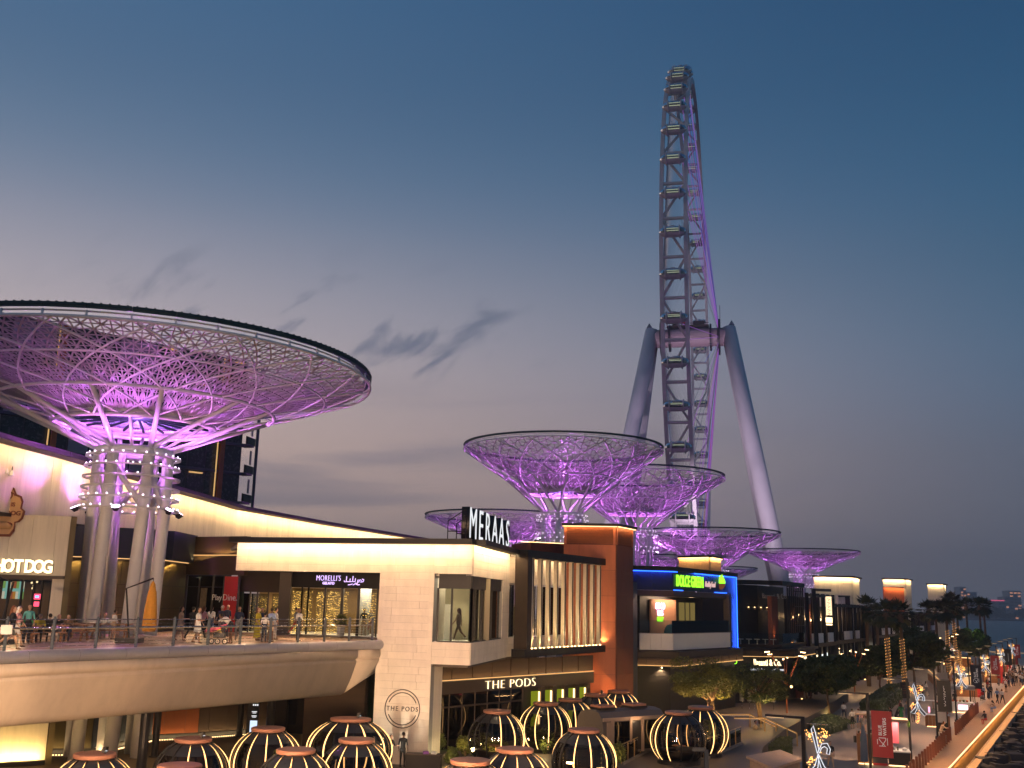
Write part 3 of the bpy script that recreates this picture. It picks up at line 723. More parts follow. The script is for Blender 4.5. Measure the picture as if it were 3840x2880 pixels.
def badge():
    def pl(u, v, o=.2):
        q = Vector(hp(28, 14.8)[:2]) + hd_d * u * .8 + hd_n * o; return (q.x, q.y, 13.2 + (v + .3) * 1.1)
    out = [(-1.15, .62), (-1.25, 1.0), (-1.0, 1.15), (-1.05, 1.5), (-.9, 1.75), (-.55, 1.85), (-.35, 2.15), (0, 2.3), (.35, 2.15), (.55, 1.85), (.9, 1.75), (1.05, 1.5), (1.0, 1.15), (1.25, 1.0), (1.15, .62), (.95, .45), (.7, .4), (.7, .0), (.45, -.3), (-.45, -.3), (-.7, 0), (-.7, .4), (-.95, .45)]
    for sc, o, m, nm in ((1.0, .14, 'brick_red', 'board_edge'), (.9, .2, 'wood_box', 'board')):
        k = len(out); vs = [pl(u * sc, .95 + (v - .95) * sc, o) for u, v in out] + [pl(u * sc, .95 + (v - .95) * sc, o + .07) for u, v in out]
        B().add(vs, [tuple(range(k)), tuple(range(k, 2 * k))[::-1]] + [(i, k + i, k + (i + 1) % k, (i + 1) % k) for i in range(k)]).build(nm, m, bd, fix=True)
    for s_, v, z in (('THIS IS', 1.22, .36), ('HOT DOG', .78, .4)):
        letters(s_, pl(0, v, .29), me_r, z * .85, 'brick_red', 'lettering', bd, .03, off=.012)
    for i, (r, m, nm) in enumerate(((.21, 'wood_box', 'bun'), (.13, 'brick_red', 'sausage'))):
        B().path([pl(-.55 + u * 1.1, .22 + .05 * math.sin(u * 3.14) * (1 - i) + .09 * i, .3 + .05 * i) for u in (0, .1, .3, .5, .7, .9, 1)], [r * .4, r * .85, r, r, r, r * .85, r * .4], 10).build(nm, m, bd, smooth=True)
    for sg_ in (-1, 1):
        B().path([pl(sg_ * .5 * math.cos(a) * (1 - a / 9), 1.75 + .2 * math.sin(a), .29) for a in np.linspace(0, 5, 16)], .035, 5).build('scroll', 'brick_red', bd)
badge()
for i, px in enumerate((42, 62)):
    q = hp(px - 24, 15.6, .1); e = hp(px, 16.9 - .1 * i, .9)
    t = thing('gooseneck_lamp', ('upper' if i == 0 else 'lower') + ' gooseneck lamp reaching over the shop badge sign', 'lamp', q)
    B().path([q, lerp(q, e, .5)[:2] + (17.05,), e], .025, 5).build('arm', 'black_metal', t)
    B().lathe([(.17, -.3), (.07, 0)], 12, e).build('lamp_shade', 'white_steel', t)

# ================================================================== shop fronts behind the deck
rc = thing('recessed_shop_wall', 'olive panelled recess wall behind the deck columns', 'wall', (-25, 67, DECK))
pts = [(-28.2, 64.4), (-22.6, 68.2), (xof(690, 73), 73)]
for a, c in zip(pts, pts[1:]):
    B().wall(a, c, 7.9, 14.3, .3, -.2).build('wall', 'dark_brown', rc)
    courses(rc, a, c, 7.95, 12.3, 0, 'olive_panel', 1.45, 2.2, 2.6, .04, 'wall_panel', seed=int(c[0] + 40), gap=.025)
    B().wall(a, c, 12.45, 12.5, .1, .15).build('cove_led', 'led_soft', rc)
    B().wall(a, c, 12.5, 14.4, .6, .3).build('bulkhead', 'slate_panel', rc)
    strip_light('cove_light', (a[0] + .1, a[1] - .25, 12.42), (c[0] + .1, c[1] - .25, 12.42), 10, (1, .6, .2), (0, .2, -1), .06)
# play and dine shop front
pd = thing('glass_shop_front', 'dark shop front with the words Play and Dine and a red strip', 'shop', (-20, 72, DECK))
P0 = Vector((xof(690, 73), 73)); P1 = Vector((xof(912, 70.5), 70.5)); pdd = (P1 - P0).normalized(); pdn = Vector((pdd.y, -pdd.x)); pr3 = Vector((pdd.x, pdd.y, 0))
def pp(px, o=0., z=None):
    lo, hi = -.2, 2.4
    for _ in range(40):
        m = (lo + hi) / 2; q = P0.lerp(P1, m)
        if xof(px, q.y) > q.x: lo = m
        else: hi = m
    q = P0.lerp(P1, lo) + pdn * o
    return (q.x, q.y) if z is None else (q.x, q.y, z)
B().wall(P0, P1, 11.7, 14.3, .4, -.1).build('fascia', 'brown_panel', pd)
B().wall(P0, P1, 13.0, 13.05, .1, .2).build('cove_led', 'led_soft', pd)
strip_light('cove_light', (P0.x, P0.y - .4, 13.0), (P1.x, P1.y - .4, 13.0), 9, (1, .6, .2), (0, .4, 1), .06)
for i, (x0, x1) in enumerate(((702, 742), (748, 794), (800, 836))):
    B().wall(pp(x0), pp(x1), 7.95, 11.6, .03, 0).build('window_pane', 'dark_glass', pd)
    B().wall(pp(x0), pp(x1), 10.85, 10.9, .1, .02).build('transom', 'black_metal', pd)
B().wall(pp(702), pp(890), 7.95, 11.6, .1, -.6).build('display_backing', mat('display_green', (.03, .06, .045), .6, 0, .5, 1.2), pd)
for x in (696, 745, 797, 838, 893): q = pp(x); B().box((q[0], q[1], 9.8), (.14, .14, 3.7)).build('mullion', 'black_metal', pd)
B().wall(pp(840), pp(890), 7.95, 11.6, .06, .03).build('red_strip', 'red_paint', pd)
letters('Play.', pp(818, .06, 10.0), pr3, .56, 'plastic_white', 'lettering', pd, .01)
letters('Dine.', pp(866, .1, 10.0), pr3, .60, 'plastic_white', 'lettering', pd, .01)
# printed figure on the window: a generic dark silhouette on a pale field
B().wall(pp(752), pp(776), 8.6, 10.8, .01, .03).build('poster', mat('poster_print', (.22, .17, .12), .6, 0, .6, 2.5), pd)
light('AREA', 'display_light', pp(770, -.3, 11.5), 14, (.9, 1, .7), pp(770, -.3, 8), 2.5, .2)

# ================================================================== gelato shop behind the white facade
FA = Vector((-16.84, 64.6)); FB = Vector((-2.06, 60.8)); FC = Vector((.1, 71.6)); FD = Vector((4.5, 80.9))
fd1 = (FB - FA).normalized(); fn1 = Vector((fd1.y, -fd1.x)); fd2 = (FC - FB).normalized(); fn2 = Vector((fd2.y, -fd2.x)); fd3 = (FD - FC).normalized(); fn3 = Vector((fd3.y, -fd3.x))
def onl(A, Bp, px, o=0., z=None, zr=10.):
    d = (Bp - A).normalized(); n = Vector((d.y, -d.x)); lo, hi = -1., 2.
    for _ in range(44):
        m = (lo + hi) / 2; q = A + (Bp - A) * m
        if xof(px, q.y, zr if z is None else z) > q.x: lo = m
        else: hi = m
    q = A + (Bp - A) * lo + n * o
    return (q.x, q.y) if z is None else (q.x, q.y, z)
G0 = Vector((xof(893, 71.5), 71.5)); G1 = Vector((xof(1075, 69.5), 69.5)); G2 = Vector((xof(1425, 67.3), 67.3))
gl = thing('gelato_shop', 'gelato shop with fairy-light windows and a violet glowing sign under the white facade', 'shop', (-11, 69, DECK))
gd = (G2 - G1).normalized(); gr3 = Vector((gd.x, gd.y, 0))
B().wall(G1, G2, 10.95, 12.0, .4, 0).build('sign_band', 'black_metal', gl)
B().wall(G0, G1, 10.6, 12.0, .4, 0).build('sign_band', 'dark_brown', gl)
B().box((G1.x, G1.y - .6, 9.9), (.75, .6, 4.1), .1).build('pillar', 'dark_brown', gl)
for x0, x1 in ((1092, 1128), (1134, 1152), (1158, 1215), (1222, 1278), (1288, 1340), (1350, 1412)):
    B().wall(onl(G1, G2, x0), onl(G1, G2, x1), 8.0, 10.9, .02).build('window_pane', 'shop_glass', gl)
    for x in (x0 - 3, x1 + 3):
        q = onl(G1, G2, x, .02); B().box((q[0], q[1], 9.45), (.1, .12, 3.0)).build('mullion', 'black_metal', gl)
for x0, x1 in ((905, 935), (942, 962), (968, 1003), (1020, 1052)):
    B().wall(onl(G0, G1, x0), onl(G0, G1, x1), 8.0, 10.5, .02).build('window_pane', 'shop_glass', gl)
    q = onl(G0, G1, x1 + 3, .02); B().box((q[0], q[1], 9.3), (.1, .12, 2.7)).build('mullion', 'dark_brown', gl)
back = mat('gelato_back', (.30, .20, .09), .7, 0, .25, 1)
B().wall((G0.x + .3, G0.y + 5), (G2.x + .8, G2.y + 5), 7.9, 12, .2).build('back_wall', back, gl)
B().prism([(G0.x, G0.y), (G1.x, G1.y), (G2.x, G2.y), (G2.x + .8, G2.y + 5), (G0.x + .3, G0.y + 5)], 11.0, 11.1).build('ceiling', 'white_paint', gl)
B().prism([(G0.x, G0.y + .1), (G1.x, G1.y + .1), (G2.x, G2.y + .1), (G2.x + .8, G2.y + 5), (G0.x + .3, G0.y + 5)], 7.9, 7.97).build('floor', 'white_paint', gl)
q = onl(G1, G2, 1322, -1.8); B().box((q[0], q[1], 9.5), (.7, .7, 3.1)).build('inner_column', 'white_paint', gl)
light('AREA', 'gelato_ceiling', (G1.x + 2, G1.y + 1.6, 10.95), 220, (1, .72, .4), (G1.x + 2, G1.y + 1.6, 8), 5, 2.5)
light('AREA', 'gelato_ceiling', (G2.x - 1, G2.y + 2.0, 10.95), 150, (1, .9, .7), (G2.x - 1, G2.y + 2, 8), 2, 2)
light('AREA', 'gelato_ceiling', (G0.x + 1.5, G0.y + 1.8, 10.9), 130, (1, .7, .35), (G0.x + 1.5, G0.y + 1.8, 8), 3, 2)
def fairy(A, Bp, x0, x1, z0, z1, lab, seed, dens=1.):
    rnd = random.Random(seed); b = B(); p = Vector(onl(A, Bp, x0, -.18)); q = Vector(onl(A, Bp, x1, -.18)); n = int(dens * (x1 - x0) / 3.6)
    for i in range(n):
        u = (i + .5) / n
        z = z1
        while z > z0:
            z -= rnd.uniform(.09, .2)
            if rnd.random() < .75:
                c = p.lerp(q, u); r = rnd.choice((.012, .016, .022, .03)); b.add([(c.x + rnd.uniform(-.03, .03) + dx * r, c.y + dy * r, z + dz * r) for dx, dy, dz in ((1, 0, 0), (0, 1, 0), (-1, 0, 0), (0, -1, 0), (0, 0, 1), (0, 0, -1))], [(0, 1, 4), (1, 2, 4), (2, 3, 4), (3, 0, 4), (1, 0, 5), (2, 1, 5), (3, 2, 5), (0, 3, 5)])
    o = b.build('fairy_light_curtain', 'fairy'); tag(o, lab, 'fairy lights', 'fairy light curtains in the shop windows')
fairy(G0, G1, 897, 966, 8.2, 10.4, 'golden fairy light curtain in the leftmost gelato shop window', 1)
fairy(G0, G1, 968, 1000, 8.3, 10.4, 'narrow golden fairy light curtain left of the shop door', 2)
fairy(G0, G1, 1018, 1056, 8.1, 10.4, 'orange fairy light curtain just left of the dark pillar', 3, 1.2)
fairy(G1, G2, 1092, 1128, 8.0, 10.8, 'dense fairy light curtain just right of the dark pillar', 4, 1.3)
fairy(G1, G2, 1134, 1166, 8.2, 10.8, 'sparse fairy light strings second from the dark pillar', 5, .8)
fairy(G1, G2, 1182, 1212, 8.1, 10.8, 'fairy light curtain below the first sign letters', 6, 1.2)
fairy(G1, G2, 1222, 1275, 8.0, 10.8, 'widest bright fairy light curtain below the gelato sign', 7, 1.2)
fairy(G1, G2, 1286, 1300, 8.8, 10.8, 'short fairy light strings beside the white inner column', 8, 1.2)
fairy(G1, G2, 1352, 1410, 8.9, 10.8, 'fairy light curtain in the rightmost gelato shop window', 9, .8)
ms = thing('violet_shop_sign', 'violet glowing bilingual gelato shop sign', 'sign', onl(G1, G2, 1270, .3, 11.2))
letters("MORELLI'S", onl(G1, G2, 1238, .24, 11.42), gr3, .50, 'sign_violet', 'lettering', ms, .02, off=-.008, sx=.74, space=1.08)
letters("GELATO", onl(G1, G2, 1238, .24, 11.18), gr3, .24, 'sign_violet', 'lettering', ms, .02, off=.006, sx=.95)
def stroke(name, parent, m, origin, right, pts, r, closed=False, n=5):
    x = Vector(right).normalized(); B().path([Vector(origin) + x * u + Vector((0, 0, v)) for u, v in pts], r, n, closed=closed).build(name, m, parent)
ao = onl(G1, G2, 1296, .24, 11.22)
for pts in ([(0, .22), (.05, .14), (.16, .16), (.18, .5)], [(.18, .16), (.42, .16), (.44, .36)], [(.42, .16), (.62, .17), (.64, .52)], [(.64, .17), (.8, .17), (.82, .38)], [(.84, .1), (.95, .02), (1.02, .3)], [(1.05, .12), (1.15, .3), (1.25, .26), (1.2, .14), (1.38, .17), (1.42, .3), (1.3, .34)],
            [(.3, -.05), (.5, -.02), (.62, .02)], [(.66, -.06), (.8, .03), (.98, -.02)], [(1.0, -.04), (1.14, -.02)]):
    stroke('arabic_stroke', ms, 'sign_violet', ao, gr3, pts, .028)

# ================================================================== white stone facade
wf = thing('white_stone_building', 'white stone clad corner building with dark coping, carrying white roof letters', 'building', (-5, 64, PLAZA))
def clad(a, c, z0, z1, seed, th=.35): B().wall(a, c, z0, z1, th, -th / 2 - .002).build('wall', 'grey_panel', wf); courses(wf, a, c, z0, z1, 0, seed=seed)
PL0 = Vector(onl(FA, FB, 1421)); PL1 = Vector(onl(FA, FB, 1626))
clad(FA, PL0, 11.85, 13.55, 11); clad(PL0, PL1, PLAZA, 13.55, 12, .6); clad(PL1, FB, 11.85, 13.55, 13); clad(PL1, FB, 6.7, 7.95, 14)
clad(FB, FC, 11.75, 13.55, 15); clad(FB, FC, 6.7, 7.95, 16); clad(FC, FD, 11.6, 13.4, 17); clad(FC, FD, 6.7, 7.95, 18)
q = FB.lerp(FC, .80); clad(q, FC, 7.95, 11.75, 19)
# pillar return face
rp = PL1 - fn1 * 2.2
B().wall(PL1, rp, PLAZA, 11.85, .3, -.16).build('pillar_return', 'white_clad', wf)
B().wall((PL0.x, PL0.y), (PL0 - fn1 * 2.2)[:], PLAZA, 11.85, .3, .16).build('pillar_return', 'white_clad', wf)
for a, c in ((FA - fd1 * .2, FB + fd1 * .12), (FB - fd2 * .1, FC + fd2 * .25)):
    B().wall(a, c, 13.55, 13.85, 1.3, .15).build('coping', 'black_metal', wf)
B().wall(FC, FD, 13.42, 13.6, .5, -.1).build('coping', 'white_paint', wf)
B().prism([FA[:], FB[:], FC[:], FD[:], (-2, 92), (-22, 80)], 13.3, 13.5).build('roof', 'asphalt_land', wf)
B().prism([(PL1.x, PL1.y + .2), (FB.x - .1, FB.y + .2), (FC.x - .1, FC.y), (FD.x, FD.y), (-2, 88), (-8, 76)], 6.55, 6.7).build('floor_slab', 'dark_brown', wf)
B().prism([(PL1.x, PL1.y + .3), (FB.x - .2, FB.y + .3), (FC.x - .3, FC.y), (FD.x - .2, FD.y), (-2, 86), (-8, 74)], 7.9, 7.97).build('upper_floor', 'white_paint', wf)
B().prism([(PL1.x, PL1.y + .3), (FB.x - .2, FB.y + .3), (FC.x - .3, FC.y), (FD.x - .2, FD.y), (-2, 86), (-8, 74)], 11.72, 11.8).build('upper_ceiling', 'white_paint', wf)
for (a, c), n, p, zz in (((FA, FB), fn1, 26, 13.52), ((FB, FC), fn2, 32, 13.52), ((FC, FD), fn3, 12, 13.4)):
    q0 = a + n * .62; q1 = c + n * .62
    strip_light('facade_coping_light', (q0.x, q0.y, zz), (q1.x, q1.y, zz), p, (1, .66, .33), (-n.x * .45, -n.y * .45, -1), .06)
# corner window: glass, mullions, dark head and the corridor behind it
W0 = PL1 + fd1 * .25; W1 = FB - fn1 * .05; W2 = FB.lerp(FC, .80)
for a, c, mm in ((W0, FB, (.0, .42, 1.)), (FB, W2, (.30, .62, 1.))):
    B().wall(a, c, 11.0, 11.85, .25, -.2).build('window_head', 'black_metal', wf)
    ks = [0.] + list(mm); ks = sorted(set(ks))
    for u0, u1 in zip(ks, ks[1:]):
        B().wall(a.lerp(c, u0 + .02), a.lerp(c, u1 - .01), 8.0, 11.0, .02, -.15).build('window_pane', 'shop_glass', wf)
    for u in ks:
        q = a.lerp(c, u); B().box((q.x, q.y + .12, 9.5), (.13, .13, 3.05)).build('mullion', 'black_metal', wf)
    B().wall(a, c, 7.95, 8.02, .2, -.12).build('window_sill', 'black_metal', wf)
iw = mat('corridor_wall', (.42, .38, .27), .7, 0, .06, .8)
B().wall((W0.x - 1.2, W0.y + 3.2), (FB.x + 1.0, FB.y + 4.2), 7.97, 11.72, .15).build('corridor_wall', iw, wf)
q = onl(Vector((W0.x - 1.2, W0.y + 3.1)), Vector((FB.x + 1, FB.y + 4.1)), 1677, .12); B().box((q[0], q[1], 9.05), (.55, .06, 2.1)).build('door', 'white_paint', wf)
B().box((q[0] + .22, q[1] - .06, 9.0), (.03, .06, .16)).build('door_handle', 'black_metal', wf)
for px in (1668, 1708):
    q = onl(W0, FB, px, -2.75); light('SPOT', 'corridor_downlight', (q[0], q[1], 11.68), 420, (1, .86, .55), (q[0], q[1], 8), .04, spot=R_(70), blend=.6)
light('AREA', 'corridor_light', (FB.x - 1.4, FB.y + 2.2, 11.65), 120, (1, .85, .55), (FB.x - 1.4, FB.y + 2.2, 8), 2.5, 1.5)
for u in (.42, .55, .72): q = FB.lerp(FC, u) - fn2 * 2.2; B().box((q.x, q.y, 9.8), (.12, .5, 3.6)).build('inner_fin', 'orange_wall', wf)
# restaurant behind the slatted frame
for u0, u1 in ((.02, .12), (.14, .3), (.32, .48), (.5, .66), (.68, .84), (.86, .98)):
    B().wall(FC.lerp(FD, u0), FC.lerp(FD, u1), 8.0, 11.5, .02, -.15).build('window_pane', 'shop_glass', wf)
for u in (.01, .13, .31, .49, .67, .85): q = FC.lerp(FD, u); B().box((q.x, q.y, 9.75), (.1, .1, 3.5)).build('mullion', 'black_metal', wf)
bk0 = FC - fn3 * 6; bk1 = FD - fn3 * 6
B().wall(bk0, bk1, 7.97, 11.7, .1).build('dining_back_wall', mat('dining_wall', (.10, .07, .06), .7), wf)
for u0, u1 in ((.02, .1), (.13, .18), (.62, .80), (.84, 1.1)):
    B().wall(bk0.lerp(bk1, u0), bk0.lerp(bk1, u1), 7.97, 11.6, .1, .3).build('orange_panel', 'orange_wall', wf)
light('AREA', 'dining_light', ((FC + FD) / 2 - fn3 * 2.5)[:] + (11.6,), 330, (1, .72, .42), ((FC + FD) / 2 - fn3 * 2.5)[:] + (8,), 6, 2)
# white roof letters
rs = thing('roof_letter_sign', 'white block letters MERAAS in black boxes standing on the roof corner', 'sign', (-2, 62, 13.85))
S0 = FB - fd1 * .35 - fd2 * .5; S1 = FC - fd2 * .3; sd_ = (S1 - S0).normalized(); L = (S1 - S0).length; sn = Vector((sd_.y, -sd_.x))
wds = [2.0, 1.5, 1.75, 1.75, 1.75, 1.6]; tot = sum(wds); x = .1
for ch, wd in zip('MERAAS', wds):
    w = wd / tot * (L - .2); c = S0 + sd_ * (x + w / 2)
    letters(ch, (c.x + sn.x * .12, c.y + sn.y * .12, 13.95), (sd_.x, sd_.y, 0), 2.68, 'sign_white', 'letter', rs, .02, sx=.86 if ch != 'M' else .9, off=-.02)
    letters(ch, (c.x - sn.x * .14, c.y - sn.y * .14, 13.93), (sd_.x, sd_.y, 0), 2.68, 'black_paint', 'letter_box', rs, .25, sx=.86 if ch != 'M' else .9, off=.02)
    x += w
b = B()
for k in range(7):
    q = S0 + sd_ * (k * L / 6); e = q - sn * 1.1
    b.tube((q.x, q.y, 13.8), (q.x, q.y, 15.6), .035, n=4); b.tube((e.x, e.y, 13.8), (e.x, e.y, 14.9), .03, n=4); b.tube((e.x, e.y, 14.9), (q.x, q.y, 15.6), .03, n=4); b.tube((e.x, e.y, 14.3), (q.x, q.y, 14.3), .03, n=4)
for z in (14.2, 15.2): b.tube((S0.x - sn.x * .15, S0.y - sn.y * .15, z), (S1.x - sn.x * .15, S1.y - sn.y * .15, z), .035, n=4)
b.build('support_frame', 'black_metal', rs)
# round logo on the pillar
lg = thing('round_wall_logo', 'round black outlined logo THE PODS on the white pillar', 'sign', onl(FA, FB, 1508, .1, 4.0))
cxp = Vector(onl(FA, FB, 1510, .075, 4.15)); f3 = Vector((fd1.x, fd1.y, 0)); Rg = 1.06
for r, segs in ((Rg, [(0, 360)]), (Rg * .84, [(22, 158), (202, 338)])):
    for a0, a1 in segs:
        n = 40; pts = [cxp + f3 * (r * math.cos(R_(a0 + (a1 - a0) * i / n))) + Vector((0, 0, r * math.sin(R_(a0 + (a1 - a0) * i / n)))) for i in range(n + 1)]
        B().path(pts[:-1] if a1 - a0 == 360 else pts, .028, 5, closed=(a1 - a0 == 360)).build('logo_ring', 'black_paint', lg)
letters('THE PODS', tuple(cxp - Vector((0, 0, .12))), f3, .36, 'black_paint', 'lettering', lg, .02, space=1.25, sx=.98)
q = cxp + Vector((fn1.x, fn1.y, 0)) * 2.4 - Vector((0, 0, 3.0))
light('SPOT', 'logo_uplight', tuple(q), 380, (1, .86, .62), tuple(cxp + Vector((0, 0, .4))), .08, spot=R_(80), blend=1)
# ================================================================== slatted frame
fr = thing('slatted_frame', 'black picture frame of tall cream fins lit from below, beside the orange block', 'screen', (4, 77, 6.8))
F0 = Vector((.95, 70.9)); F1 = Vector((7.85, 83.0)); fdd = (F1 - F0).normalized(); fnn = Vector((fdd.y, -fdd.x)); FL = (F1 - F0).length
for nm, u0, u1, z0, z1 in (('frame_top', 0, 1, 13.35, 13.85), ('frame_bottom', -.02, 1, 6.75, 7.25)):
    B().wall(F0.lerp(F1, u0), F0.lerp(F1, u1), z0, z1, 1.0).build(nm, 'black_metal', fr)
B().wall(F0, F0.lerp(F1, .045), 7.25, 13.35, 1.0).build('frame_side', 'dark_brown', fr)
B().wall(F0.lerp(F1, .955), F1, 7.25, 13.35, 1.0).build('frame_side', 'dark_brown', fr)
for i in range(10):
    u = .10 + i * .0885; q = F0.lerp(F1, u)
    o = B().wall(q - fdd * .15, q + fdd * .15, 7.26, 13.34, .26, .05).build('slat', 'cream_wall', fr)
    B().wall(q - fdd * .05, q + fdd * .05, 7.3, 13.3, .02, .19).build('slat_groove', 'dark_brown', o)
    for sg_ in (-1, 1):
        w = q + fdd * .26 * sg_ + fnn * .3; o2 = B().lathe([(.05, 0), (.06, .06)], 8, (w.x, w.y, 7.26)).build('uplight', 'lamp_glow', fr)
    w = q + fnn * .62; light('SPOT', 'slat_uplight', (w.x, w.y, 7.3), 240, (1, .64, .28), (q.x + fnn.x * .15, q.y + fnn.y * .15, 9.4), .03, spot=R_(115), blend=.9)

# ================================================================== tall orange block
ob = thing('orange_block', 'tall orange clad block with louvred top beside the slatted frame', 'building', (6.5, 83, PLAZA))
O0 = Vector((4.42, 82.2)); O1 = Vector((8.5, 81.7)); O2 = Vector((10.15, 84.6)); O3 = Vector((5.8, 87.0))
ZT = 16.6
B().prism([q[:] for q in (O0, O1, O2, O3)], PLAZA, ZT - .2).build('core', 'brick_red', ob)
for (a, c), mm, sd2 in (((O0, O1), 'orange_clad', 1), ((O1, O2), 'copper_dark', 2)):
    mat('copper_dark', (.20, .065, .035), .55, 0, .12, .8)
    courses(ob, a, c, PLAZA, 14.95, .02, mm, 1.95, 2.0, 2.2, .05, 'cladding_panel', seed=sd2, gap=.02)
    d = (c - a).normalized(); n = Vector((d.y, -d.x)); l = (c - a).length
    for k in range(16):
        z = 15.05 + k * .08; B().wall(a + d * .25, c - d * .2, z, z + .045, .07, .05).build('louvre_slat', 'copper_panel', ob)
    for u in (0, 1): q = a + d * (l * u + (.12 if u == 0 else -.1)); B().wall(q - d * .11, q + d * .1, 14.97, 16.35, .06, .05).build('louvre_frame', 'orange_clad', ob)
    B().wall(a - d * .2, c + d * .2, ZT - .2, ZT, .5, .12).build('coping', 'dark_brown', ob)
    B().wall(a - d * .1, c + d * .1, ZT - .26, ZT - .21, .06, .25).build('coping_led', 'led_warm', ob)
    q0 = a + n * .3; q1 = c + n * .3
    strip_light('coping_light', (q0.x, q0.y, ZT - .3), (q1.x, q1.y, ZT - .3), 9, (1, .55, .22), (-n.x * .4, -n.y * .4, -1), .06)
B().box((3.0, 88.5, 14.3), (4.2, 4, 1.9), .4).build('roof_plant_box', 'brick_red', ob)
B().box((3.0, 86.55, 15.28), (4.2, .1, .06), .4).build('plant_box_led', 'led_warm', ob)
w = (O0 + O1) / 2; light('SPOT', 'orange_block_uplight', (w.x + 1.4, w.y - 2.6, PLAZA + .3), 2200, (1, .48, .16), (w.x + .6, w.y, 7), .1, spot=R_(110), blend=1)
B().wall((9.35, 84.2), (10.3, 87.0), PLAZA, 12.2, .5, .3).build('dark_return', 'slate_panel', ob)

# ================================================================== ground floor of the pods restaurant
gf = thing('pods_restaurant_front', 'dark glass restaurant front with glowing letters THE PODS under the overhang', 'restaurant', (0, 75, PLAZA))
R0 = Vector((-5.0, 66.2)); R1 = Vector((6.3, 80.5)); rd = (R1 - R0).normalized(); rnn = Vector((rd.y, -rd.x)); rr3 = Vector((rd.x, rd.y, 0))
for i in range(9):
    B().wall(R0.lerp(R1, i / 9 + .003), R0.lerp(R1, (i + 1) / 9 - .003), 5.45, 6.55, .1, .4).build('soffit_panel', 'brown_panel', gf)
B().wall(R0, R1, 5.36, 5.42, .06, .5).build('cove_led', 'led_soft', gf)
q0 = R0 + rnn * .75; q1 = R1 + rnn * .75
strip_light('cove_light', (q0.x, q0.y, 5.4), (q1.x, q1.y, 5.4), 3.2, (1, .55, .2), (-rnn.x * .6, -rnn.y * .6, 1), .05)
B().wall(R0, R1, 4.55, 5.34, .3, .35).build('fascia', mat('fascia_brown', (.085, .06, .045), .45, .2), gf)
ks = [0, .07, .13, .2, .27, .34, .41, .48, .55]
for u0, u1 in zip(ks, ks[1:]):
    B().wall(R0.lerp(R1, u0 + .004), R0.lerp(R1, u1 - .004), 1.15, 4.5, .03).build('window_pane', 'dark_glass', gf)
    q = R0.lerp(R1, u1); B().box((q.x, q.y, 2.8), (.08, .1, 3.4)).build('mullion', 'brown_panel', gf)
B().wall(R0, R0.lerp(R1, .55), 3.65, 3.75, .14, .02).build('transom', 'brown_panel', gf)
B().wall(R0 - rnn * 5, R1 - rnn * 5, 1.1, 6.5, .2).build('inner_wall', 'dark_brown', gf)
b0 = R0 - rnn * 2.2
B().wall(b0 + rd * .5, b0 + rd * 5, 2.0, 2.06, .08).build('green_led_shelf', emi('led_green', (.02, 1, .12), 2.5), gf)
B().wall(R0 - rd * 1.2 - rnn * 3, R0 - rnn * .1, 1.1, 6.5, .2).build('end_wall', 'black_metal', gf)
gw = emi('green_panel', (.36, .40, .02), .55)
for i in range(5):
    u0 = .60 + i * .079; a = R0.lerp(R1, u0); c = R0.lerp(R1, u0 + .052)
    B().wall(a, c, 1.9, 4.25, .05, .1).build('green_panel', gw, gf)
    B().wall(R0.lerp(R1, u0 + .053), R0.lerp(R1, u0 + .079), 1.3, 4.5, .3, .1).build('pilaster', 'fascia_brown', gf)
    B().wall(R0.lerp(R1, u0 + .043), R0.lerp(R1, u0 + .05), 2.0, 4.2, .06, .16).build('led_tube', 'led_warm', gf)
B().wall(R0.lerp(R1, .56), R1, 1.1, 4.55, .1, -.1).build('wall', 'dark_brown', gf)
letters('THE PODS', onl(R0, R1, 1893, .55, 4.66, 4.8), rr3, .82, 'sign_warm', 'letter', gf, .04, space=1.12, sx=1.35, off=-.03)
for px in (1500, 1760, 1990, 2150):
    q = onl(R0, R1, px, 1.6); light('SPOT', 'soffit_downlight', (q[0], q[1], 6.5), 90, (1, .6, .28), (q[0] + .5, q[1] - .8, 1), .05, spot=R_(95), blend=.8)

# added fill spots for the deck: under bulkhead, hot dog canopy and overhang
for x, y, z, p in ((-26.5, 56.6, 10.95, 260), (-31, 55.6, 10.95, 220), (-24, 66.2, 12.3, 260), (-20.6, 69.5, 12.6, 300), (-15.6, 65.2, 11.8, 240), (-12.6, 64.6, 11.8, 240), (-9.6, 63.8, 11.8, 240)):
    light('SPOT', 'deck_fill_spot', (x, y, z), p * 3.2, (1, .6, .3), (x + 3.0, y - 6.0, DECK), .08, spot=R_(130), blend=.8)
# ================================================================== navy shop with green letters
nv = thing('navy_corner_shop', 'navy shop edged in blue light with lit green letters and a white balcony', 'shop', (15, 93, PLAZA))
D0 = Vector((10.5, 88.6)); D1 = Vector((14.16, 89.3)); D2 = Vector((22.3, 101.8))
dd2 = (D2 - D1).normalized(); dn2 = Vector((dd2.y, -dd2.x)); dd1 = (D1 - D0).normalized(); dn1 = Vector((dd1.y, -dd1.x)); dr3 = Vector((dd2.x, dd2.y, 0))
def led(a, c, w, n, nm='blue_led', m='led_blue', p=nv, o=.1):
    B().wall(a, c, w[0], w[1], .05, o).build(nm, m, p)
for a, c, k in ((D0, D1, 2), (D1, D2, 5)):
    for i in range(k): B().wall(a.lerp(c, i / k + .002), a.lerp(c, (i + 1) / k - .002), 11.65, 13.3, .3, -.1).build('fascia_panel', 'navy_panel', nv)
    B().wall(a, c, 13.3, 13.65, .6, -.05).build('coping', 'black_metal', nv)
    B().wall(a, c, 11.2, 11.63, .5, -.2).build('lintel', mat('lintel_brown', (.09, .055, .045), .5, .1), nv)
B().wall(D0, D0.lerp(D1, .12), 6.6, 11.2, .4, -.2).build('left_jamb', 'slate_panel', nv)
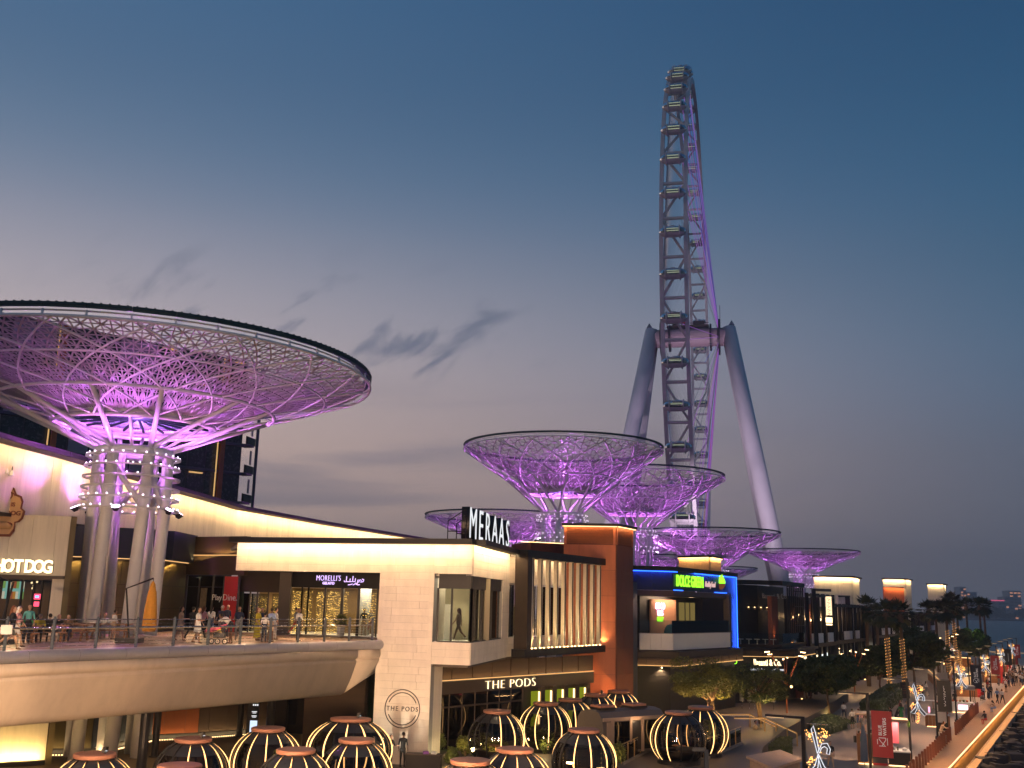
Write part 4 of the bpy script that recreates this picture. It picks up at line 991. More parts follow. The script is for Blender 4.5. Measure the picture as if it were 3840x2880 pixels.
J = D2 - dd2 * 2.2
B().wall(J, D2, 6.4, 11.65, .3, -.1).build('right_jamb', 'navy_panel', nv)
B().wall(J - dd2 * .45, J, 6.2, 11.6, .6, .02).build('jamb_post', 'dark_brown', nv)
B().wall(J - dd2 * .3, D2 + dd2 * .1, 6.15, 6.4, .5, 0).build('jamb_foot', 'black_metal', nv)
led(D0, D1 + dd1 * .05, (13.2, 13.27), 0); led(D1, D1.lerp(D2, .05), (13.2, 13.27), 0); led(D1.lerp(D2, .30), D2, (13.2, 13.27), 0)
led(D2 - dd2 * .12, D2 - dd2 * .02, (6.45, 13.26), 0); led(J, D2, (6.42, 6.5), 0); led(D1, D1.lerp(D2, .13), (11.66, 11.72), 0); led(D1.lerp(D2, .62), D1.lerp(D2, .82), (11.66, 11.72), 0)
BL = (.03, .12, 1)
for a, c, nn, dn, p in ((D0, D1, dn1, -1, 10), (D1.lerp(D2, .30), D2, dn2, -1, 10)):
    strip_light('blue_strip', ((a + nn * .28).x, (a + nn * .28).y, 13.24), ((c + nn * .28).x, (c + nn * .28).y, 13.24), p, BL, (-nn.x * .6, -nn.y * .6, -1), .05)
q = D2 - dd2 * .1 + dn2 * .25
strip_light('blue_strip', (q.x, q.y, 6.5), (q.x, q.y, 13.2), 16, BL, (-dd2.x - dn2.x * .5, -dd2.y - dn2.y * .5, 0), .05)
# recessed terrace behind the balcony
k0 = D0 - dn1 * 3; k1 = D1 - dn2 * 2.6 - dd2 * 1.2; k2 = J - dn2 * 2.6
B().wall(k0, k1, 6.8, 11.2, .1).build('inner_wall', 'black_metal', nv); B().wall(k1, k2, 6.8, 11.2, .1).build('inner_wall', 'black_metal', nv)
B().prism([D0[:], D1[:], D2[:], (D2 - dn2 * 3)[:], k1[:], k0[:]], 11.15, 11.25).build('terrace_ceiling', 'black_metal', nv)
B().prism([D0[:], D1[:], D2[:], (D2 - dn2 * 5)[:], (D0 - dn1 * 5)[:]], 13.0, 13.3).build('roof', 'asphalt_land', nv)
B().prism([D0[:], D1[:], D2[:], (D2 - dn2 * 3)[:], k1[:], k0[:]], 6.62, 6.8).build('terrace_floor', 'dark_brown', nv)
sal = mat('salmon_wall', (.62, .33, .20), .6, 0, .06, 2)
a = k1.lerp(k2, .13); c = k1.lerp(k2, .52)
B().wall(a, c, 7.2, 10.9, .08, .15).build('salmon_wall', sal, nv)
for i in range(26): q = a.lerp(c, (i + .5) / 26); B().wall(q - dd2 * .05, q + dd2 * .05, 7.2, 10.9, .06, .22).build('wall_batten', sal, nv)
light('AREA', 'terrace_light', ((a + c) / 2 + dn2 * .8)[:] + (11.1,), 150, (1, .66, .42), ((a + c) / 2 + dn2 * .1)[:] + (8.5,), 4, .3)
B().wall(k1.lerp(k2, .58), k1.lerp(k2, .84), 7.2, 10.7, .05, .15).build('lit_window', emi('lit_window', (.36, .26, .08), .5), nv)
for u in (.66, .74): q = k1.lerp(k2, u); B().box((q.x + dn2.x * .25, q.y + dn2.y * .25, 9.0), (.08, .08, 3.4)).build('mullion', 'black_metal', nv)
q = D1.lerp(J, .4) - dn2 * .4; light('POINT', 'terrace_fill', (q.x, q.y, 10.8), 90, (1, .66, .4), size=.2)  # point light added to bring up the terrace guests
ns_ = thing('neon_wall_sign', 'pink and green neon words on the salmon slatted wall', 'sign', (a + (c - a) * .35 + dn2 * .3)[:] + (8.9,))
for s_, z, m, h in (('GOOD', 10.05, 'neon_pink', .62), ('VIBES', 9.5, 'neon_pink', .5), ('ONLY', 9.0, 'sign_green', .46)):
    emi('neon_pink', (1, .55, .85), 4); q = a.lerp(c, .33) + dn2 * .32; letters(s_, (q.x, q.y, z), dr3, h * 1.3, m, 'neon_word', ns_, .02, sx=.8)
# balcony
b0 = D0 + dn1 * .35 + dd1 * .6; b1 = D1 + dn1 * .45 - dd1 * .25; b2 = J + dn2 * .45 - dd2 * .9
for (p, q), k in (((b0, b1), 3), ((b1, b2), 1)):
    for i in range(k): B().wall(p.lerp(q, i / k + .003), p.lerp(q, (i + 1) / k - .003), 6.72, 8.05, .2).build('balcony_panel', 'white_paint', nv)
    B().wall(p, q, 8.08, 9.15, .02).build('balcony_glass', 'clear_glass', nv)
    B().wall(p, q, 8.05, 8.09, .24).build('balcony_cap', 'grey_panel', nv)
B().prism([(D0 + dn1 * .4)[:], (b1 + dn2 * .6)[:], (D2 + dn2 * .6)[:], (D2 - dn2 * 3)[:], (D0 - dn1 * 3)[:]], 6.05, 6.6).build('canopy', 'dark_brown', nv)
c0 = D0 + dn1 * .3 - dd1 * .2; c1 = b1 + dn2 * .5 + dn1 * .5; c2 = D2 + dn2 * .55
for p, q, k in ((c0, c1, 3), (c1, c2, 8)):
    for i in range(k): B().wall(p.lerp(q, i / k + .004), p.lerp(q, (i + 1) / k - .004), 5.5, 6.04, .08).build('canopy_panel', 'brown_panel', nv)
    B().wall(p, q, 5.44, 5.49, .1).build('canopy_led', 'led_soft', nv)
    d = (q - p).normalized(); n = Vector((d.y, -d.x)); strip_light('canopy_light', (p.x + n.x * .2, p.y + n.y * .2, 5.46), (q.x + n.x * .2, q.y + n.y * .2, 5.46), 2.2, (1, .55, .18), (-n.x, -n.y, 1), .05)
B().prism([(D0 - dd1 * .5)[:], (D1 - dn2 * .3)[:], (D2 - dn2 * .3)[:], (D2 - dn2 * 6)[:], (D0 - dn1 * 6)[:]], PLAZA, 5.9).build('lower_wall', 'black_metal', nv)
gs = thing('green_shop_letters', 'lit green letters DOLCE GREEN with a small cone emblem on the navy fascia', 'sign', onl(D1, D2, 2600, .2, 12))
letters('DOLCE GREEN', onl(D1, D2, 2583, .14, 12.05, 12.6), dr3, 1.36, 'sign_green', 'lettering', gs, .04, sx=.66, off=.02)
letters('Healthy Food', onl(D1, D2, 2658, .14, 12.15, 12.6), dr3, .72, 'plastic_pink', 'lettering', gs, .03, sx=.62, shear=.25) if emi('plastic_pink', (1, .62, .6), .8) else None
q = Vector(onl(D1, D2, 2698, .14, 12.0, 12.6))
B().lathe([(.02, 1.62), (.2, 1.3), (.42, .8), (.45, .55)], 12, q, sy=.4).build('cone_top', 'sign_green', gs)
B().lathe([(.45, .52), (.36, .25), (.14, 0)], 12, q, sy=.4).build('cone_base', emi('cone_brown', (.25, .08, .03), .6), gs)
wb = thing('wooden_roof_box', 'pale wood clad box with lit coping on the navy shop roof', 'roof box', (18.6, 103, 13.6))
e0 = aty(2547, 2120, 104); e1 = aty(2662, 2120, 101); e2 = aty(2702, 2120, 104.5); e3 = e0 + (e2 - e1)
for i, (p, q) in enumerate(((e0, e1), (e1, e2))):
    k = 4 if i == 0 else 2
    for j in range(k): B().wall(p.xy.lerp(q.xy, j / k + .002), p.xy.lerp(q.xy, (j + 1) / k - .002), 12.8, 15.1, .08).build('wood_panel', 'wood_box', wb)
    B().wall(p.xy, q.xy, 15.1, 15.3, .5).build('coping', 'dark_brown', wb)
    d = (q.xy - p.xy).normalized(); n = Vector((d.y, -d.x)); B().wall(p.xy, q.xy, 15.05, 15.1, .06, .2).build('coping_led', 'led_warm', wb)
    strip_light('coping_light', (p.x + n.x * .2, p.y + n.y * .2, 15.04), (q.x + n.x * .2, q.y + n.y * .2, 15.04), 16, (1, .66, .3), (-n.x * .5, -n.y * .5, -1), .05)
B().prism([(e0.x, e0.y + .2), (e1.x, e1.y + .2), (e2.x - .2, e2.y), (e3.x, e3.y)], 12.8, 15.0).build('core', 'dark_brown', wb)

# ================================================================== black pergola restaurant
bp = thing('black_pergola_restaurant', 'black pergola fronted restaurant with wall sconces and a brick pier', 'restaurant', (28, 109, PLAZA))
K0 = Vector((23.1, 105.6)); K1 = Vector((27.9, 106.6)); K2 = Vector((32.6, 115.2)); kd = (K2 - K1).normalized(); kn = Vector((kd.y, -kd.x)); kd1 = (K1 - K0).normalized(); kn1 = Vector((kd1.y, -kd1.x))
for p, q in ((K0, K1), (K1, K2)): B().wall(p, q, 12.7, 13.15, .5).build('roof_edge', 'black_metal', bp)
m0 = K0 - kn1 * .4; m1 = K1 - kn * 2.2 - kn1 * .6; m2 = K2 - kn * 2.2
B().wall(m0, m1, 6.8, 12.7, .2).build('back_wall', 'black_metal', bp); B().wall(m1, m2, 6.8, 12.7, .2).build('back_wall', 'black_metal', bp)
B().wall(K1.lerp(K2, .02) - kn * 1.2, K1.lerp(K2, .28) - kn * 1.2, 6.8, 11.6, .4).build('brick_pier', 'brick_red', bp)
B().prism([K0[:], K1[:], K2[:], (K2 - kn * 8)[:], (K0 - kn1 * 10)[:]], 6.5, 6.8).build('terrace_slab', 'dark_brown', bp)
for u in np.linspace(.3, 1, 9): q = K1.lerp(K2, float(u)); B().box((q.x, q.y, 9.8), (.14, .14, 5.8)).build('pergola_post', 'black_metal', bp)
for z in (7.6, 8.6, 9.6, 10.6, 11.6, 12.2): B().wall(K1.lerp(K2, .55), K2, z, z + .09, .1).build('pergola_rail', 'black_metal', bp)
for i in range(5):
    q = Vector(onl(m0, m1, 2803 + i * 23, .16)); o = B().lathe([(.09, 0), (.14, .12), (.09, .24)], 8, (q.x, q.y, 10.2)).build('sconce', 'gold_metal', bp)
    B().lathe([(.07, .24), (.06, .27)], 8, (q.x, q.y, 10.2)).build('lamp', 'lamp_glow', o)
    light('SPOT', 'sconce_light', (q.x + kn1.x * .12, q.y + kn1.y * .12, 10.52), 22, (1, .6, .25), (q.x - kn1.x * .1, q.y - kn1.y * .1, 12), .03, spot=R_(60), blend=.6)
    light('SPOT', 'sconce_light', (q.x + kn1.x * .12, q.y + kn1.y * .12, 10.15), 14, (1, .6, .25), (q.x - kn1.x * .1, q.y - kn1.y * .1, 9), .03, spot=R_(60), blend=.6)
q = K1.lerp(K2, .1) - kn * .7; light('SPOT', 'pier_light', (q.x, q.y, 7.1), 120, (1, .42, .14), (q.x - kn.x * .5, q.y - kn.y * .5, 9.5), .05, spot=R_(80), blend=1)
B().wall(K0 + kn1 * .3, K1 + kn1 * .3, 6.9, 7.9, .02).build('balustrade_glass', 'clear_glass', bp); B().wall(K1 + kn * .1, K2 + kn * .1, 6.9, 7.9, .02).build('balustrade_glass', 'clear_glass', bp)
letters('Basanti & Co.', onl(m0, m1, 2897, .3, 11.4), (kd1.x, kd1.y, 0), .75, 'grey_panel', 'lettering', bp, .03, sx=.7)
for i in range(5):
    p = K0.lerp(K1, .18 * i + .1) - kn1 * .1; B().box((p.x, p.y, 7.3), (.5, .5, .06)).box((p.x, p.y, 7.05), (.06, .06, .5)).build('terrace_table', 'white_paint', bp)
# awning with gold cove and the ground floor
A0 = K0 + kn1 * 1.2 - kd1 * 1.2; A1 = K1 + kn1 * 1.4 + kn * .6; A2 = K2 + kn * 1.2
for p, q, k in ((A0, A1, 4), (A1, A2, 6)):
    B().wall(p, q, 6.25, 6.5, .6).build('awning_edge', 'black_metal', bp)
    for i in range(k): B().wall(p.lerp(q, i / k + .004), p.lerp(q, (i + 1) / k - .004), 5.72, 6.24, .08, -.1).build('awning_panel', 'brown_panel', bp)
    B().wall(p, q, 5.66, 5.71, .08, -.05).build('awning_led', 'led_soft', bp)
B().prism([A0[:], A1[:], A2[:], (A2 - kn * 5)[:], (A0 - kn1 * 5)[:]], 6.3, 6.45).build('awning_roof', 'black_metal', bp)
B().prism([(K0 - kn1 * .6)[:], (K1 - kn1 * .6 - kn * .6)[:], (K2 - kn * .6)[:], (K2 - kn * 8)[:], (K0 - kn1 * 10)[:]], PLAZA, 6.3).build('ground_floor', 'black_metal', bp)
B().box((K2.x - 1.2, K2.y - 1.0, 3.7), (.9, .9, 5.2), .6).build('brick_pier', 'brick_red', bp)
bs = thing('white_script_sign', 'white lit lettering Basanti over two lines under the black awning', 'sign', onl(A0, A1, 2880, 0, 5))
letters('Basanti & Co.', onl(A0, A1, 2876, .15, 4.85, 5.2), (kd1.x, kd1.y, 0), .86, 'sign_warm', 'lettering', bs, .04, sx=.62, off=.012)
letters('Indian Kitchen & Cocktail Lounge', onl(A0, A1, 2876, .15, 4.35, 4.6), (kd1.x, kd1.y, 0), .36, 'sign_white', 'lettering', bs, .03, sx=.72)
ys = thing('small_green_sign', 'small yellow-green lit sign low under the navy shop canopy', 'sign', aty(2745, 2482, 103))
letters('PIO', tuple(aty(2746, 2490, 103)), (1, .2, 0), .62, 'sign_green', 'lettering', ys, .03, sx=1.1)
# food poster wall beside the pods
fp = thing('food_poster_wall', 'large printed poster of fruit with a white knot emblem behind the pods', 'poster', aty(2420, 2600, 90))
q0 = aty(2358, 2650, 90.5); q1 = aty(2510, 2650, 93)
B().wall(q0.xy, q1.xy, PLAZA, 5.3, .1).build('poster_board', mat('poster_dark', (.05, .022, .012), .5), fp)
rnd = random.Random(12); pd_ = (q1.xy - q0.xy).normalized(); pn_ = Vector((pd_.y, -pd_.x)); PLN = (q1.xy - q0.xy).length
for i in range(26):
    u = rnd.uniform(.06, .94) * PLN; z = rnd.uniform(2.2, 5.0); r = rnd.uniform(.16, .42); c = q0.xy + pd_ * u + pn_ * (.056 + i * .0004)
    n = 14; vs = [(c.x + pd_.x * r * math.cos(2 * math.pi * k / n), c.y + pd_.y * r * math.cos(2 * math.pi * k / n), z + r * .8 * math.sin(2 * math.pi * k / n)) for k in range(n)]
    B().add(vs, [tuple(range(n))]).build('printed_fruit', mat('fruit%d' % (i % 4), [(.40, .10, .03), (.30, .05, .02), (.10, .07, .02), (.42, .20, .08)][i % 4], .5, 0, .4, 4), fp)
c = q0.xy + pd_ * (PLN * .62) + pn_ * .08
for k in range(3):
    B().path([(c.x + pd_.x * .5 * math.cos(a), c.y + pd_.y * .5 * math.cos(a), 3.6 + .5 * math.sin(a) + .1 * math.cos(4 * a + k * 2)) for a in np.linspace(0, 2 * math.pi, 25)[:-1]], .03, 4, closed=True).build('knot_line', 'plastic_white', fp)
letters('ARABESQ', (c.x, c.y, 2.3), (pd_.x, pd_.y, 0), .62, 'plastic_white', 'lettering', fp, .01)

# ================================================================== further shops along the promenade
def frame_shop(name_lab, p, q, z1, group, seed, white_z=7.0):
    rnd = random.Random(seed); p = Vector(p); q = Vector(q); d = (q - p).normalized(); n = Vector((d.y, -d.x)); L = (q - p).length
    t = thing('framed_shop', name_lab, 'shop', (p.x, p.y, 0), group=group)
    B().prism([(p - n * 2)[:], (q - n * 2)[:], (q - n * 12)[:], (p - n * 12)[:]], 0, z1 - .4).build('body', 'black_metal', t)
    k = max(3, int(L / 2.6))
    for i in range(k + 1):
        a = p + d * (L * i / k); B().box((a.x, a.y, z1 / 2 + .5), (.3, .3, z1 - 1), .5).build('frame_post', 'black_metal', t)
    B().wall(p, q, z1 - .4, z1 - .1, .35).build('frame_beam', 'black_metal', t)
    B().wall(p, q, 6.2, 6.6, .5).build('frame_beam', 'dark_brown', t)
    for i in range(k):
        a = p + d * (L * (i + .08) / k); c = p + d * (L * (i + .92) / k); r = rnd.random()
        if r < .55: B().wall(a, c, white_z - .3, white_z + .75, .2, .45).build('balcony_panel', 'white_paint', t)
        if r < .75: B().wall(a - n * 1.9, c - n * 1.9, 7, z1 - 1.2, .1).build('wall_panel', rnd.choice(['brick_red', 'dark_brown', 'slate_panel', 'brown_panel']), t)
        m = a.lerp(c, rnd.uniform(.3, .7)) - n * 1.8
        o = B().lathe([(.1, 0), (.15, .1), (.1, .25)], 7, (m.x, m.y, 9.3 + rnd.uniform(-.3, .4))).build('wall_lamp', 'lamp_glow', t)
        light('POINT', 'wall_lamp_light', (m.x + n.x * .5, m.y + n.y * .5, 9.6), 26, (1, .58, .25), size=.1)
        B().wall(a - n * 1.95, c - n * 1.95, .2, 4.2, .1).build('shop_window', rnd.choice([emi('win_warm', (.7, .33, .1), .35), emi('win_dim', (.35, .16, .05), .2), MATS['dark_glass']]), t)
        if rnd.random() < .8: B().box((m.x + n.x * .6, m.y + n.y * .6, 4.9), (1.3, .1, .42), math.atan2(d.y, d.x)).build('sign_box', emi('sign_cool', (.85, .95, .9), 1.6) if rnd.random() < .5 else 'sign_warm', t)
    return t
frame_shop('black framed shop with a leaning post just right of the pergola', (33.4, 116.5), (40.2, 129), 12.2, 'black framed shops along the promenade', 1)
frame_shop('black framed shop in front of the widest cream tower', (40.6, 131), (52, 152), 11.2, 'black framed shops along the promenade', 2)
frame_shop('dark shop behind the palms below the copper-fronted cream tower', (58, 166), (76, 199), 10.5, 'black framed shops along the promenade', 5)
frame_shop('last dark shop beside the smallest cream tower', (80, 207), (98, 240), 10.5, 'black framed shops along the promenade', 8)
lp = thing('leaning_frame_post', 'tall black post leaning in front of the framed shops', 'post', aty(3062, 2430, 117))
B().bar(tuple(aty(3050, 2210, 117)), tuple(aty(3064, 2440, 116)), .42, .3, (0, 1, 0)).build('post', 'black_metal', lp)
B().bar(tuple(aty(3050, 2212, 117)), tuple(aty(3112, 2214, 123)), .3, .3).build('arm', 'black_metal', lp)
vs_ = thing('vertical_lit_sign', 'tall narrow lit sign hanging above a small square lit sign', 'sign', aty(3108, 2300, 120))
c = aty(3108, 2272, 120); B().box(c, (.62, .16, 2.1)).build('sign_box', emi('sign_cream', (1, .72, .42), 1.6), vs_)
for i in range(5): B().path([(c.x - .2, c.y - .1, c.z + .8 - i * .4), (c.x + .15, c.y - .1, c.z + .72 - i * .4), (c.x - .12, c.y - .1, c.z + .55 - i * .4)], .03, 4).build('sign_stroke', 'brick_red', vs_)
c2 = aty(3109, 2325, 120); B().box(c2, (.72, .16, .6)).box(c2 - Vector((0, 0, .5)), (.66, .14, .18)).build('sign_box', 'sign_warm', vs_)
# slatted screen left of the first tower
sc_ = thing('fin_screen', 'row of slim pale fins below the widest cream tower', 'screen', aty(3160, 2350, 140))
for i in range(8):
    q = aty(3142 + i * 6.2, 2300, 141 + i * .7); B().box((q.x, q.y, 10.0), (.14, .3, 4.8), .4).build('fin', 'white_clad' if i < 5 else 'black_metal', sc_)
B().bar(tuple(aty(3140, 2236, 141)), tuple(aty(3184, 2236, 146)), .3, .2).build('fin_beam', 'black_metal', sc_)
def cream_tower(lab, xs, ytop, Y, depth, copper=False, rounded=False):
    x0, x1, x2 = xs
    z1 = aty(x0, ytop, Y).z; a = Vector((xof(x0, Y), Y)); c = Vector((xof(x1, Y - .5), Y - .5)); e = Vector((xof(x2, Y + depth), Y + depth)); f = a + (e - c)
    t = thing('cream_tower', lab, 'building', (a.x, a.y, 0), group='cream tower blocks along the promenade')
    B().prism([a[:], c[:], e[:], f[:]], 0, z1).build('core', 'cream_wall', t)
    for p, q in ((a, c), (c, e)):
        courses(t, p, q, .2, z1, .02, 'cream_wall', 1.6, 2.6, 3.4, .04, 'wall_panel', seed=int(x0), gap=.012)
        B().wall(p - (q - p).normalized() * .2, q + (q - p).normalized() * .25, z1, z1 + .22, .8, .1).build('coping', 'black_metal', t)
        n = (q - p).normalized(); n = Vector((n.y, -n.x))
        strip_light('coping_light', (p.x + n.x * .35, p.y + n.y * .35, z1 - .05), (q.x + n.x * .35, q.y + n.y * .35, z1 - .05), 34, (1, .66, .32), (-n.x * .4, -n.y * .4, -1), .08)
    if copper:
        B().wall(a - Vector((.2, 0)), c.lerp(a, .12), 4, z1 - 1.6, .3, .25).build('copper_panel', 'orange_clad', t)
        B().wall(a - Vector((.2, 0)), c.lerp(a, .12), z1 - 1.6, z1 - 1.45, .4, .3).build('copper_coping', 'dark_brown', t)
        strip_light('copper_light', (a.x, a.y - .75, z1 - 1.62), (c.x - .5, c.y - .75, z1 - 1.62), 22, (1, .5, .18), (0, .3, -1), .08)
cream_tower('widest cream tower block with a lit dark coping, nearest of three', (3057, 3199, 3226), 2163, 165, 6)
cream_tower('cream tower block with a copper panel on its front, middle of three', (3318, 3402, 3421), 2172, 205, 6, True)
cream_tower('smallest and farthest cream tower block above the palms', (3484, 3546, 3553), 2192, 240, 4)

# ================================================================== dark apartment tower behind the largest canopy
at = thing('apartment_tower', 'dark glass apartment tower with gold vertical lights behind the largest canopy', 'building', (-40, 110, 0))
T0 = Vector((-66, 84)); T1 = Vector((xof(862, 118), 118)); td = (T1 - T0).normalized(); tn = Vector((td.y, -td.x)); TL = (T1 - T0).length; ZT2 = 37.5
B().prism([T0[:], T1[:], (T1 - tn * 18)[:], (T0 - tn * 18)[:]], 0, ZT2).build('core', mat('tower_core', (.030, .031, .033), .4), at)
emi('gold_led', (1, .6, .22), .7); rnd = random.Random(9); k = 22; fl = 6; z0 = 17.5; fh = (ZT2 - z0) / fl
for j in range(fl):
    B().wall(T0, T1, z0 + j * fh - .15, z0 + j * fh + .15, .5, .2).build('floor_slab', 'slate_panel', at)
    for i in range(k):
        a = T0.lerp(T1, (i + .04) / k); c = T0.lerp(T1, (i + .96) / k); pale = (i * 7 + j % 2) % 5 in (1, 3) and i < k - 4
        B().wall(a, c, z0 + j * fh + .2, z0 + (j + 1) * fh - .2, .08, .06 if pale else .02).build('wall_panel' if pale else 'window_pane', 'grey_panel' if pale else mat('tower_glass', (.028, .036, .040), .25, .1), at)
    for i in range(k - 5, k):
        if rnd.random() < .4:
            a = T0.lerp(T1, (i + .1) / k); c = T0.lerp(T1, (i + .8) / k); B().wall(a, c, z0 + (j + .85) * fh, z0 + (j + .89) * fh, .3, .35).build('balcony_light', 'gold_led', at)
for px in (178, 812):
    q = Vector(onl(T0, T1, px, .5, None, 22)); B().box((q.x, q.y, 27), (.5, .5, 20.5), .6).build('corner_fin', 'copper_panel', at)
    B().box((q.x - .45, q.y - .3, 27), (.12, .12, 20.4), .6).build('gold_led', emi('gold_led', (1, .6, .22), .7), at)
e = T1 + td * 1.2
for j in range(fl):
    z = z0 + j * fh; B().wall(T1, T1 + td * 1.6 - tn * 1.1, z, z + .2, 1.2).build('balcony_slab', 'slate_panel', at)
    B().wall(T1 + tn * .3, T1 + td * 2.3 - tn * 1.3, z + .2, z + 1.1, .03, .3).build('balcony_glass', 'clear_glass', at)
    B().box((T1.x + .9, T1.y + .8, z + fh * .6), (.12, .5, 1.6)).build('balcony_fin', 'grey_panel', at)
B().box((T1.x + 1.5, T1.y + 1.0, 27), (.3, .3, 20)).build('corner_post', 'slate_panel', at)

# ================================================================== walls below the deck
ud = thing('under_deck_walls', 'panelled walls with floor light strips below the raised deck', 'wall', (-22, 66, PLAZA))
B().wall((-31.5, 54.6), (-24.9, 58.8), PLAZA + .25, 7.2, .4, -.2).build('glowing_wall_panel', 'cream_wall', ud)
B().wall((-31.5, 54.6), (-24.9, 58.8), PLAZA, PLAZA + .24, .5, -.1).build('plinth', 'black_metal', ud)
strip_light('wall_uplight', (-31, 54.5, PLAZA + .3), (-24.9, 58.4, PLAZA + .3), 42, (1, .64, .22), (-.25, .4, 1), .1)
B().wall((-24.9, 58.8), (-27.6, 62.6), PLAZA, 7.2, .3, .2).build('side_wall', 'olive_panel', ud)
def uwall(a, c, m, h=1.9, lo=1.9, strip=True, seed=1):
    B().wall(a, c, PLAZA + .3, 7.2, .2, -.12).build('wall', 'dark_brown', ud); courses(ud, a, c, PLAZA + .35, 7.2, 0, m, h, lo, lo + .4, .04, 'wall_panel', seed=seed, gap=.02)
    B().wall(a, c, PLAZA, PLAZA + .3, .12, -.02).build('plinth', 'black_metal', ud)
    if strip:
        d = (Vector(c) - Vector(a)).normalized(); n = Vector((d.y, -d.x)); L = (Vector(c) - Vector(a)).length; b = B(); s = .3
        while s < L - .3: q = Vector(a) + d * s + n * .35; b.box((q.x, q.y, PLAZA + .03), (.07, .07, .05)); s += .16
        b.build('floor_led', 'led_warm', ud, kind='stuff')
        p = Vector(a) + n * .35; q = Vector(c) + n * .35; strip_light('floor_light', (p.x, p.y, PLAZA + .08), (q.x, q.y, PLAZA + .08), 7, (1, .66, .3), (-n.x * .5, -n.y * .5, 1), .05)
uwall((-27.6, 62.0), (-24.0, 62.8), 'olive_panel', 2.4, 3.6, seed=1); uwall((-24.0, 62.8), (-22.7, 69.4), 'slate_panel', 3, 3, seed=2); uwall((-22.7, 69.4), (-20.2, 71.0), 'copper_panel', 3, 1.2, seed=3); uwall((-20.2, 71), (-16.5, 74.5), 'brown_panel', 3, 1.2, True, 4)
for i in range(6):
    a = Vector((-16.5, 74.5)).lerp(Vector((-7.5, 74)), i / 6); c = Vector((-16.5, 74.5)).lerp(Vector((-7.5, 74)), (i + .92) / 6); B().wall(a, c, PLAZA, 6.8, .05).build('window_pane', 'dark_glass', ud)
B().wall((-17, 76), (-6, 76), PLAZA, 7, .2).build('wall', 'dark_brown', ud)
B().wall((-12.5, 67), (-8.6, 66), PLAZA, 6.9, .2).build('wall', 'brown_panel', ud)
for i, (px, Y, r, zt) in enumerate(((535, 50.5, .23, 5.3), (590, 62.5, .2, 7.2), (1015, 68, .25, 7.2), (905, 72.5, .2, 7.2))):
    x = xof(px, Y, 3); o = tag(B().tube((x, Y, PLAZA), (x, Y, zt), r, n=14).lathe([(r + .12, 0), (r + .1, .05), (r, .06)], 14, (x, Y, PLAZA)).build('steel_column', 'black_metal', smooth=False), ['thick dark steel column under the deck edge beam', 'short dark steel column beside the canopy columns below the deck', 'dark steel column right of the wayfinding sign', 'dark steel column behind the wayfinding sign'][i], 'column', 'dark columns below the deck')
for x, y in ((-20, 60), (-15, 64), (-23, 54), (-12, 70)):
    light('SPOT', 'under_deck_fill', (x, y, 7.2), 420, (1, .58, .24), (x, y, 0), .12, spot=R_(120), blend=.8)  # spots added under the deck to light the plaza
wp = thing('wayfinding_sign', 'slim black wayfinding sign with yellow icons and a lit screen below the deck', 'sign', (xof(945, 69.5, 2), 69.5, PLAZA))
wx = xof(945, 69.5, 2); B().box((wx, 69.5, 2.45), (.75, .12, 2.7)).build('panel', 'black_metal', wp)
B().box((wx + .1, 69.42, 1.95), (.46, .02, 1.0)).build('screen', emi('screen_blue', (.62, .75, .95), 1.3), wp)
for i in range(3): B().box((wx - .02 + i * .13, 69.42, 3.62), (.1, .02, .12)).build('icon', emi('icon_yellow', (1, .7, .05), 1.5), wp); B().box((wx + .02 + i * .13, 69.42, 3.42), (.09, .02, .1)).build('icon', 'sign_white', wp)
for i in range(2): B().box((wx + .1, 69.42, 3.0 - i * .26), (.34, .02, .05)).box((wx + .1, 69.42, 2.92 - i * .26), (.24, .02, .04)).build('text_line', 'sign_white', wp)
